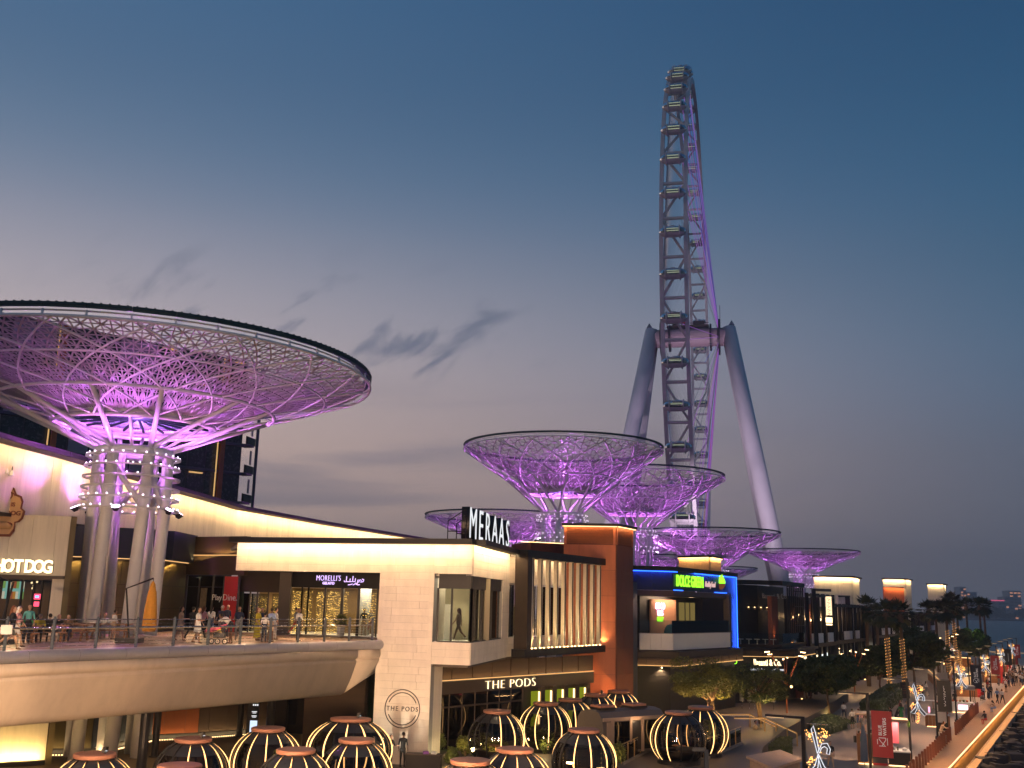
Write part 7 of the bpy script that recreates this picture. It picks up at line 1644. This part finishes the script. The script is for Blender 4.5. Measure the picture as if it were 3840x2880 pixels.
# ================================================================== people
SKIN, TOP, BOT, HAIR, SHOE = range(5)
def capsule(b, p, q, r0, r1, n=9):
    p = Vector(p); q = Vector(q); d = (q - p); L = d.length
    d = d / L if L > 1e-6 else Vector((0, 0, 1))
    pts = [p - d * r0, p - d * r0 * .7, p, q, q + d * r1 * .7, q + d * r1]; b.path(pts, [r0 * .05, r0 * .72, r0, r1, r1 * .72, r1 * .05], n)
def figure(name, legs=((0, 0), (0, 0)), arms=((0, .15), (0, .15)), lean=0., sit=False, lower='pants', sleeve='short', hair='short', bend=0., splay=.09):
    """legs/arms: (swing, bend) left and right, in radians, forward positive (forward is -y)"""
    bones = []
    def rot(v, a): return Vector((v.x, v.y * math.cos(a) - v.z * math.sin(a), v.y * math.sin(a) + v.z * math.cos(a)))   # about x; + tips down vectors forward
    hz = .50 if sit else .93; hip = Vector((0, 0, hz)); la = -(lean + bend)
    up = lambda v: rot(v, -la * -1)
    def T(v): return hip + rot(Vector(v), -la)
    chest = T((0, 0, .40)); neck = T((0, 0, .56)); head = T((0, -.02 - .05 * (bend > 0), .70)); bones.append((hip + Vector((0, 0, .02)), T((0, 0, .20)), .135, .125, BOT if True else TOP)); bones.append((T((0, 0, .16)), chest, .13, .15, TOP))
    bones.append((T((-.13, 0, .46)), T((.13, 0, .46)), .085, .085, TOP)); bones.append((neck - Vector((0, 0, .05)), head, .052, .05, SKIN)); bones.append((head + Vector((0, -.012, -.03)), head + Vector((0, 0, .035)), .082, .098, SKIN))
    bones.append((head + Vector((0, -.1, -.01)), head + Vector((0, -.105, -.02)), .018, .018, SKIN)); bones.append((head + Vector((0, .02, .045)), head + Vector((0, .03, .06)), .098, .095, HAIR))
    if hair == 'long': bones.append((head + Vector((0, .07, .02)), T((0, .1, .40)), .075, .06, HAIR))
    if hair == 'cap': bones.append((head + Vector((0, -.08, .05)), head + Vector((0, -.15, .04)), .05, .03, HAIR))
    for s, (sw, kb) in zip((-1, 1), legs):
        h = hip + Vector((s * .085, 0, -.02)); th = rot(Vector((0, 0, -.43)), -(1.5 if sit else sw)); k = h + th + Vector((s * splay * .2, 0, 0)); sh = rot(Vector((0, 0, -.42)), -((1.5 if sit else sw) - kb - (1.5 if sit else 0))); a = k + sh
        bones.append((h, k, .088, .062, BOT if lower in ('pants', 'shorts') else SKIN)); bones.append((k, a, .058, .042, BOT if lower == 'pants' else SKIN)); bones.append((a + Vector((0, .02, -.03)), a + Vector((0, -.14, -.045)), .042, .034, SHOE))
    for s, (sw, eb) in zip((-1, 1), arms):
        sh = T((s * .19, 0, .47)); u = rot(Vector((s * .06, 0, -.28)), -sw); e = sh + u; f = rot(Vector((s * .0, 0, -.25)), -(sw + eb)); w = e + f
        bones.append((sh, e, .05, .042, TOP)); bones.append((e, w, .04, .03, SKIN if sleeve == 'short' else TOP)); bones.append((w, w + f.normalized() * .10, .034, .022, SKIN))
    b = B()
    for p, q, r0, r1, _ in bones: capsule(b, p, q, r0, r1)
    if lower in ('skirt', 'dress', 'long_dress'):
        z1 = .55 if lower != 'long_dress' else .12; b.lathe([(.21 if lower != 'long_dress' else .24, z1), (.2, z1 + .05), (.15, .9), (.13, 1.02)], 12)
    me = b.data('tmp'); o = bpy.data.objects.new('tmp', me); TMP.collection.objects.link(o); md = o.modifiers.new('r', 'REMESH'); md.mode = 'VOXEL'; md.voxel_size = .026; sm = o.modifiers.new('s', 'SMOOTH'); sm.factor = .5; sm.iterations = 3
    with bpy.context.temp_override(scene=TMP, view_layer=TMP.view_layers[0]):
        dg = bpy.context.evaluated_depsgraph_get(); out = bpy.data.meshes.new_from_object(o.evaluated_get(dg))
    bpy.data.objects.remove(o); out.name = name
    n = len(out.polygons); c = np.empty(n * 3); out.polygons.foreach_get('center', c); c = c.reshape(n, 3); best = np.full(n, 9.); lab = np.zeros(n, int)
    for p, q, r0, r1, l in bones:
        p = np.array(p); q = np.array(q); d = q - p; t = np.clip(((c - p) @ d) / max(d @ d, 1e-9), 0, 1); ds = np.linalg.norm(c - p - t[:, None] * d, axis=1) - (r0 + (r1 - r0) * t); m = ds < best; best[m] = ds[m]; lab[m] = l
    if lower in ('skirt', 'dress', 'long_dress'):
        r = np.hypot(c[:, 0], c[:, 1]); m = (c[:, 2] > z1 - .02) & (c[:, 2] < 1.0) & (r < .3) & (lab != SHOE) & ~((np.abs(c[:, 0]) > .2)); lab[m] = BOT
    if lower == 'shorts': m = (lab == BOT) & (c[:, 2] < .58) & (not sit); lab[m] = SKIN
    if sleeve == 'short': pass
    for k in range(5): out.materials.append(MATS['plastic_white'])
    out.polygons.foreach_set('material_index', lab.astype(np.int32)); out.polygons.foreach_set('use_smooth', [True] * n)
    return out
FIG = dict(
    walk=figure('walk', ((.42, .1), (-.38, .35)), ((-.35, .3), (.4, .35))), walk2=figure('walk2', ((-.3, .3), (.32, .05)), ((.3, .4), (-.3, .25)), hair='long'),
    stand=figure('stand', ((.03, 0), (-.03, 0)), ((.05, .2), (-.02, .15))), phone=figure('phone', ((.06, 0), (-.05, .05)), ((.35, 1.5), (.3, 1.4)), hair='short'),
    wshorts=figure('wshorts', ((.4, .1), (-.42, .4)), ((-.3, .3), (.3, .4)), lower='shorts', hair='long'), sshorts=figure('sshorts', ((.05, 0), (-.06, 0)), ((.2, .7), (.1, .4)), lower='shorts'),
    wdress=figure('wdress', ((.25, .05), (-.22, .25)), ((.3, 1.3), (.1, .5)), lower='dress', hair='long'), sdress=figure('sdress', ((.02, 0), (-.02, 0)), ((.1, .5), (.3, 1.2)), lower='long_dress', hair='long'),
    sit=figure('sit', ((0, 0), (0, .1)), ((.6, .8), (.5, .9)), lean=.2, sit=True), sit2=figure('sit2', ((0, .2), (0, 0)), ((.9, .9), (.7, 1.1)), lean=.42, sit=True, hair='long'),
    bend=figure('bend', ((.1, .1), (-.1, .1)), ((.9, .3), (1.0, .3)), bend=.85, lower='shorts'), cap=figure('cap', ((.1, 0), (-.08, .1)), ((.2, .6), (.25, .9)), hair='cap'))
CL = {}
def cloth(c, r=.8):
    k = 'cloth_%d_%d_%d' % tuple(int(v * 999) for v in c)
    return mat(k, c, r, 0, .15, 6)
SK = [(.42, .24, .16), (.50, .30, .21), (.30, .16, .10), (.16, .08, .05)]
WHT, BLK, NAV, GRY, DEN, BEI, PNK, GRN, YEL, BLU, RED, TUR, BRN = (.72, .70, .68), (.015, .015, .018), (.02, .03, .07), (.22, .22, .23), (.07, .11, .2), (.50, .36, .24), (.62, .32, .34), (.02, .22, .07), (.50, .42, .03), (.28, .38, .58), (.4, .03, .03), (.12, .42, .40), (.14, .08, .05)
HB, HR, HD = (.02, .014, .01), (.14, .05, .02), (.35, .22, .08)
NP = [0]
def person(pose, p, rz, top, bot, label, hair=HB, skin=0, shoe=BRN, h=1.0, group=None, z=None):
    o = put('person', FIG[pose]); i = NP[0]; NP[0] += 1
    o.location = (p[0], p[1], p[2]); o.rotation_euler = (0, 0, rz); o.scale = (h, h, h)
    for k, m in enumerate((cloth(SK[skin], .55), cloth(top), cloth(bot), cloth(hair), cloth(shoe))): o.material_slots[k].link = 'OBJECT'; o.material_slots[k].material = m
    tag(o, label, 'person', group); return o
G1_ = 'people on the deck'; G2_ = 'people on the promenade'
def dp(px, py): q = atz(px, py, DECK + .02); return (q.x, q.y, DECK + .01)
def gp(px, py): q = atz(px, py, .01); return (q.x, q.y, .01)
PI = math.pi
person('wshorts', dp(34, 2438), PI * .62, BLK, BLK, 'woman in black with bare legs carrying a pale bag at the left deck edge', HR, 1, h=1.0, group=G1_)
person('wshorts', dp(56, 2428), PI * .55, PNK, WHT, 'person in a white cap and pale shorts beside the woman with the bag', WHT, 1, h=.97, group=G1_)
person('stand', dp(97, 2412), PI * .2, TUR, BLK, 'person in a turquoise top standing by the shop', HB, 0, group=G1_)
person('wdress', dp(737, 2412), PI * .45, WHT, WHT, 'woman in a short white dress looking at a phone', HB, 0, group=G1_)
person('wdress', dp(672, 2402), PI * .6, BEI, BEI, 'woman in a beige pink dress walking left of the white dress', HB, 1, group=G1_)
person('walk', dp(716, 2402), PI * .9, BLK, BLK, 'person all in black beside the woman in beige', HB, 0, group=G1_)
person('walk2', dp(757, 2394), PI * .8, PNK, BLK, 'woman in a pale pink shirt behind the white dress', HR, 1, group=G1_)
person('wshorts', dp(786, 2388), PI * .95, WHT, DEN, 'woman in a white blouse and denim shorts', HB, 1, group=G1_)
person('cap', dp(826, 2392), 0, NAV, GRY, 'man in a dark printed shirt and white cap', WHT, 1, h=1.04, group=G1_)
person('stand', dp(846, 2386), PI * .3, NAV, NAV, 'man with a red festive hat behind the stroller', RED, 1, h=1.06, group=G1_)
person('bend', dp(862, 2412), PI * 1.5, WHT, BLK, 'man in a white shirt and black shorts bending over the stroller', HB, 3, group=G1_)
person('phone', dp(890, 2400), PI * .1, NAV, GRY, 'man in a navy polo left of the yellow dress', HB, 2, h=1.03, group=G1_)
person('sdress', dp(962, 2400), PI * .4, YEL, YEL, 'woman in a long yellow dress', HR, 1, group=G1_)
person('stand', dp(988, 2407), PI * .9, WHT, NAV, 'short person in a white top and dark trousers beside the yellow dress', HB, 1, h=.88, group=G1_)
person('sshorts', dp(1012, 2407), PI * .85, BLU, BEI, 'man in a pale blue shirt and beige shorts', HB, 3, h=1.02, group=G1_)
person('stand', dp(1028, 2397), PI * .7, WHT, WHT, 'person in white behind the pale blue shirt', HB, 1, group=G1_)
person('phone', dp(978, 2394), 0, NAV, BLK, 'man in navy behind the short person in white', HB, 2, group=G1_)
person('walk', dp(1106, 2384), PI * .6, GRY, RED, 'man in grey at the dark pillar with one foot raised', HB, 1, group=G1_)
person('stand', dp(1116, 2401), PI * .3, WHT, BLK, 'man in a white shirt with dark stripes right of the dark pillar', HB, 2, h=1.02, group=G1_)
person('cap', dp(1362, 2386), 0, BLK, BEI, 'man in black with crossed arms at the rightmost shop window', BLK, 1, h=1.02, group=G1_)
person('walk2', dp(1388, 2386), PI * .2, GRY, PNK, 'woman in grey beside the man with crossed arms', HD, 1, group=G1_)
q = onl(W0, FB, 1692, -1.6); person('wshorts', (q[0], q[1], 7.98), PI * 1.4, (.18, .15, .10), (.12, .10, .07), 'man in olive walking in the corridor behind the corner window', (.05, .02, .012), 3, WHT, 1.08)
q = atz(1462, 2878, PLAZA); person('phone', (q.x, q.y, PLAZA), PI * .3, BLK, BLK, 'staff member in black facing right at the white pillar', HB, 1, BLK)
q = atz(1508, 2876, PLAZA); person('stand', (q.x, q.y, PLAZA), PI * .9, BLK, BLK, 'taller staff member in black with hands clasped behind', HB, 3, BLK, 1.06)
# stroller with a pink float
q = dp(822, 2414); t = thing('stroller', 'black stroller carrying a child and a pink inflatable on the deck', 'stroller', q); x, y, z = q
B().box((x, y, z + .42), (.55, .4, .22)).build('basket', 'black_paint', t); B().bar((x - .3, y, z + .5), (x + .3, y, z + .75), .42, .06).build('seat', 'leather', t)
B().path([(x + .25, y, z + .5), (x + .5, y, z + 1.0), (x + .6, y, z + 1.02)], .02, 5).build('handle', 'black_metal', t)
for dx in (-.35, -.05, .32):
    o = B().path([(x + dx + .12 * math.cos(a), y - .18, z + .13 + .12 * math.sin(a)) for a in np.linspace(0, 6.28, 17)[:-1]], .025, 5, closed=True).build('wheel', 'black_paint', t); B().path([(x + dx, y - .2, z + .13), (x + dx, y - .16, z + .13)], .04, 8).build('hub', 'steel', o)
B().path([(x - .75, y - .1, z + .62), (x - .5, y - .1, z + .66), (x, y - .1, z + .82), (x + .35, y - .1, z + .98)], [.03, .1, .09, .03], 8).build('inflatable', 'pink_paint', t, smooth=True)
ball_c = (x, y, z + .75); person('sit', (x + .02, y, z + .22), PI * 1.5, YEL, BEI, 'small child seated in the stroller', HB, 1, h=.55, group=G1_)
q = dp(38, 2441); t = tag(B().box((q[0] - .1, q[1] - .3, DECK + .85), (.42, .16, .36), .3).build('shopping_bag', 'white_paint'), 'large pale shopping bag held by the woman in black', 'bag')
# picnic tables and people seated at them
def picnic(px, py, rz, lab):
    q = dp(px, py); t = thing('picnic_table', lab, 'picnic table', q, rz, 'timber picnic tables on the deck', world=False)
    for i in range(4): B().box((0, -.27 + i * .18, .76), (1.9, .165, .045)).build('top_plank', 'table_wood', t)
    for y in (-.72, .72): B().box((0, y, .45), (1.9, .28, .045)).build('bench', 'table_wood', t)
    for xx in (-.68, .68):
        B().bar((xx, -.62, 0), (xx, -.2, .74), .06, .2, (0, 1, 0)).build('leg', 'table_wood', t); B().bar((xx, .62, 0), (xx, .2, .74), .06, .2, (0, 1, 0)).build('leg', 'table_wood', t); B().box((xx, 0, .4), (.06, 1.6, .1)).build('crossbar', 'table_wood', t)
    return Vector(q)
tabs = [(70, 2408, .25, 'picnic table behind the woman with the bag'), (180, 2404, .2, 'picnic table with three people in dark clothes'), (262, 2400, .1, 'empty picnic table left of the leaning boy'), (305, 2392, .1, 'empty picnic table behind the other empty one'), (420, 2394, .2, 'picnic table where a boy in white leans')]
tq = [picnic(*a) for a in tabs]
def seat(i, dx, dy, pose, rz, top, bot, lab, hair=HB, skin=1):
    q = tq[i]; a = tabs[i][2]; v = Matrix.Rotation(a, 3, 'Z') @ Vector((dx, dy, 0)); person(pose, (q.x + v.x, q.y + v.y, DECK + .02), a + rz, top, bot, lab, hair, skin, group=G1_)
seat(1, -.6, -.72, 'sit2', PI, DEN, NAV, 'seated person in denim, back to the rail'); seat(1, .1, -.72, 'sit', PI, BLK, BLK, 'seated man in a black jacket looking at a phone'); seat(1, .3, .72, 'sit2', 0, BLK, GRY, 'seated man in a dark cap leaning on the table', PNK); seat(1, .75, .72, 'sit2', 0, BRN, NAV, 'seated woman with long dark hair at the table end')
seat(4, -.55, .72, 'sit', 0, WHT, GRY, 'seated person with red hair in a white shirt', HR); seat(4, -.1, .72, 'sit2', 0, WHT, GRY, 'seated person behind the red-haired one', HB)
person('sshorts', tuple(tq[4] + Vector((.35, -.85, 0))), PI * .75, WHT, BEI, 'boy in white leaning on the picnic table', HB, 1, h=.85, group=G1_); seat(0, .2, .72, 'sit', 0, GRN, NAV, 'person seated behind the woman with the bag')
seat(0, .7, .72, 'sit', .2, YEL, BLK, 'person in dull yellow seated beside the shop door')
# bicycles at the rack
for i in range(5):
    px = 585 + i * 24; q = atz(px, 2362, DECK); t = thing('rental_scooter', ['first', 'second', 'third', 'fourth', 'fifth'][i] + ' dark bicycle from the left in the rack by the shop front', 'bicycle', (q.x, q.y, DECK), 1.2, 'dark bicycles in the rack', world=False); t.name = 'bicycle'
    for xx in (-.5, .5):
        o = B().path([(xx + .32 * math.cos(a), 0, .34 + .32 * math.sin(a)) for a in np.linspace(0, 6.283, 21)[:-1]], .025, 5, closed=True).build('wheel', 'black_paint', t); B().path([(xx, -.04, .34), (xx, .04, .34)], .04, 6).build('hub', 'steel', o)
    B().tube((-.5, 0, .34), (-.1, 0, .72), .02, n=5).tube((-.1, 0, .72), (.32, 0, .78), .02, n=5).tube((-.1, 0, .72), (0, 0, .3), .02, n=5).tube((0, 0, .3), (.34, 0, .7), .02, n=5).tube((.5, 0, .34), (.34, 0, .85), .02, n=5).build('frame', 'rail_steel', t)
    B().box((-.16, 0, .88), (.26, .14, .06)).tube((-.14, 0, .72), (-.16, 0, .86), .015, n=5).build('saddle', 'black_paint', t); B().tube((.34, 0, .85), (.3, 0, 1.0), .018, n=5).tube((.28, -.28, 1.02), (.28, .28, 1.02), .016, n=5).build('handlebar', 'steel', t)
rg = thing('inner_guard_rail', 'short steel guard rail around the canopy columns on the deck', 'railing', dp(360, 2385)); a = Vector(dp(330, 2372)); c = Vector(dp(530, 2368))
for z in (.45, .78, 1.1): B().tube((a.x, a.y, DECK + z), (c.x, c.y, DECK + z), .018, n=5).build('rail', 'gold_metal', rg)
for u in (0, .25, .5, .75, 1): p = a.lerp(c, u); B().box((p.x, p.y, DECK + .55), (.05, .05, 1.1)).build('post', 'gold_metal', rg)
q = onl(G1, G2, 1297, .5); t = thing('potted_plant', 'leafy plant in a white pot by the gelato shop window', 'plant', (q[0], q[1], DECK)); B().lathe([(.2, 0), (.27, .62), (.24, .62)], 4, (q[0], q[1], DECK)).build('pot', 'white_paint', t); leaf_mesh(random.Random(2), [((q[0], q[1], DECK + 1.05), (.4, .4, .42))], 240, .09).build('foliage', 'foliage_mid', t)
# people and seats on the navy shop terrace
for i, (u, o_, pose, c1, lab) in enumerate(((.10, -.7, 'sit', NAV, 'guest at the left end of the navy shop terrace'), (.26, -.9, 'stand', GRY, 'tallest guest standing on the navy shop terrace'), (.34, -1.2, 'sit', BRN, 'guest under the neon words'), (.46, -.8, 'sit2', BEI, 'guest in beige amid the terrace cushions'), (.62, -.9, 'sit', BLK, 'guest in black right of the neon words'))):
    q = D1.lerp(J, u) + dn2 * o_; person(pose, (q.x, q.y, 7.75 if pose != 'stand' else 7.2), .5 + i, c1, GRY, lab, HB, 1, group='guests on the navy shop terrace')
for i, (u, m) in enumerate(((.05, 'cushion_teal'), (.18, 'cushion_teal'), (.27, 'foliage_yellow'), (.40, 'white_paint'), (.52, 'cushion_teal'), (.66, 'foliage_mid'), (.78, 'foliage_mid'))):
    mat('cushion_teal', (.05, .16, .19), .8); q = D1.lerp(J, u) - dn2 * .5; o = B().lathe([(.5, 0), (.62, .3), (.5, .75), (.3, 1.0), (.05, 1.08)], 12, (q.x, q.y, 7.75)).build('bean_bag', m, smooth=True); tag(o, 'soft bean bag number %s from the left on the navy shop balcony' % ords[i], 'bean bag', 'bean bags on the navy shop balcony')
# diners behind the slatted frame
for i in range(6):
    u = .2 + i * .13; q = FC.lerp(FD, u) - fn3 * 1.5; t = thing('dining_chair', ords[i] + ' white dining chair from the left behind the cream fins', 'chair', (q.x, q.y, 7.98), i * 1.1, 'white dining chairs behind the fins', world=False)
    B().box((0, 0, .45), (.42, .42, .05)).build('seat', 'white_paint', t); B().box((0, .2, .72), (.42, .04, .5)).build('backrest', 'white_paint', t)
    for dx in (-.18, .18):
        for dy in (-.18, .18): B().box((dx, dy, .22), (.035, .035, .44)).build('leg', 'white_paint', t)
for i, (u, c1, lab) in enumerate(((.15, NAV, 'diner in navy behind the first fins'), (.5, PNK, 'diner in pink behind the middle fins'), (.62, WHT, 'diner in white behind the middle fins'), (.85, BRN, 'diner in brown behind the last fins'))):
    q = FC.lerp(FD, u) - fn3 * 2.2; person('sit', (q.x, q.y, 7.98), i * 1.3, c1, GRY, lab, HB, 1, group='diners behind the fins')
for i, u in enumerate((.34, .42)): q = FC.lerp(FD, u) - fn3 * 1.2; shrub(['left leafy plant behind the cream fins', 'right leafy plant behind the cream fins'][i], (q.x, q.y, 8.0), .4, 2.2, 'foliage_yellow', 90 + i, 120, .1, .4, 'plants behind the fins')
# promenade people
person('walk2', gp(3117, 2885), 0, BLK, BEI, 'woman in a dark floral top and tan trousers walking at the bottom edge', HR, 1, group=G2_)
person('sshorts', gp(3226, 2840), PI * .5, GRN, PNK, 'man in a green shirt and pink shorts with a backpack', HB, 2, h=1.03, group=G2_)
q = gp(3226, 2840); tag(B().box((q[0] - .26, q[1] + .05, 1.25), (.2, .3, .45)).build('backpack', 'black_paint'), 'dark backpack on the man in green', 'backpack')
PPL = [('walk', 3166, 2704, .8, WHT, NAV, 'man in a pale shirt and jeans walking by the planting bed'), ('sshorts', 3198, 2732, .95, WHT, BLK, 'man in a white tee and black shorts'), ('wshorts', 3222, 2736, .9, NAV, DEN, 'woman in dark top and denim shorts'), ('walk2', 3236, 2738, .9, PNK, GRY, 'person in a pink shirt and pale cap'), ('sshorts', 3252, 2744, .9, BRN, GRY, 'person in brown at the end of the walking family'),
       ('sit', 3345, 2702, 1.3, BLK, BLK, 'seated person in black leaning left'), ('sit2', 3360, 2706, .3, BLK, BLK, 'seated person in black leaning right'), ('sdress', 3378, 2692, .2, (.12, .02, .03), BLK, 'woman in dark red behind the seated pair'), ('sdress', 3382, 2712, .9, GRN, GRN, 'woman in a long green dress'), ('stand', 3402, 2700, .1, GRY, DEN, 'woman in grey with jeans beside the third lamp post'), ('walk', 3425, 2712, .9, PNK, BRN, 'person in salmon walking beyond the third lamp post'), ('walk2', 3436, 2706, .95, NAV, BLK, 'person in blue with a shoulder bag'),
       ('walk', 3742, 2640, .05, BLU, BLK, 'man in pale blue walking along the rail'), ('walk2', 3761, 2641, .05, WHT, BLK, 'woman in white walking beside the man in pale blue'), ('sit2', 3733, 2672, 1.2, BEI, BLU, 'person crouching by the rail in beige'), ('sit', 3698, 2718, 1.1, BLK, RED, 'person crouching in black near the rail'), ('sit2', 3529, 2765, .4, BEI, BEI, 'seated person in beige on the bench'),
       ('stand', 3690, 2624, .6, BLU, NAV, 'man in blue at the timber kiosk with the red panel'), ('sdress', 3708, 2622, .2, NAV, NAV, 'woman in a navy dress at the timber kiosk'), ('stand', 3716, 2618, .8, BLK, BLK, 'person in black beside the navy dress'), ('sit', 3686, 2628, 1.0, RED, GRY, 'seated person in red by the kiosk'), ('stand', 3576, 2570, .3, BLU, NAV, 'person with a blue glow-stick balloon on the paving'), ('stand', 3582, 2652, .9, BLK, BLK, 'vendor in black beside the pink emblem kiosk'), ('walk', 3648, 2508, .4, BLK, RED, 'person in black and red near the ramp'), ('walk2', 3475, 2610, .5, WHT, GRY, 'person in white by the serving table'), ('stand', 3448, 2630, .9, RED, NAV, 'person in red behind the ribbon ornament'), ('stand', 3462, 2622, .4, WHT, BLK, 'diner in white beyond the serving table'),
       ('walk', 2835, 2790, .3, BEI, BEI, 'person in beige descending near the lit stairs')]
for pose, px, py, r, c1, c2, lab in PPL: person(pose, gp(px, py), PI * r, c1, c2, lab, random.Random(px).choice((HB, HR, HB)), random.Random(py).choice((0, 1, 2)), h=random.Random(px + py).uniform(.95, 1.04), group=G2_)
rnd = random.Random(55)
NM = {BLK: 'black', NAV: 'navy', GRY: 'grey', WHT: 'white', BRN: 'brown', RED: 'red', BLU: 'pale blue', DEN: 'denim'}
PZ = dict(walk='striding', walk2='long-haired', stand='standing', cap='capped', wdress='dress-wearing', sshorts='bare-legged')
for i in range(44):
    px = rnd.uniform(3690 if i > 30 else 3765, 3850); py = rnd.uniform(2545, 2590) - (px - 3765) * .25 + (8 if i > 30 else 0); po = rnd.choice(list(PZ)); c1 = rnd.choice((BLK, NAV, GRY, WHT, BRN, RED, BLU)); c2 = rnd.choice((BLK, NAV, DEN, GRY))
    person(po, gp(px, py), rnd.uniform(0, 6.28), c1, c2, '%s pedestrian in %s over %s in the far promenade crowd' % (PZ[po], NM[c1], NM[c2]), HB, rnd.randrange(3), h=rnd.uniform(.92, 1.05), group='crowd at the far end of the promenade')
bpy.data.scenes.remove(TMP)

# ================================================================== evening haze
hz_ = B().box((950, 2100, 129), (6800, 5100, 266)).build('haze', 'black_paint', kind='stuff')
hm = bpy.data.materials.new('haze_air'); hm.use_nodes = True; hn = hm.node_tree; hn.nodes.clear()
pv = hn.nodes.new('ShaderNodeVolumePrincipled'); pv.inputs['Color'].default_value = (.97, .98, 1.0, 1); pv.inputs['Density'].default_value = .00028; pv.inputs['Anisotropy'].default_value = .0
ho = hn.nodes.new('ShaderNodeOutputMaterial'); hn.links.new(pv.outputs[0], ho.inputs['Volume'])
hz_.data.materials.clear(); hz_.data.materials.append(hm)
hz_['label'] = 'thin blue evening haze over the island and the water'; hz_['category'] = 'haze'
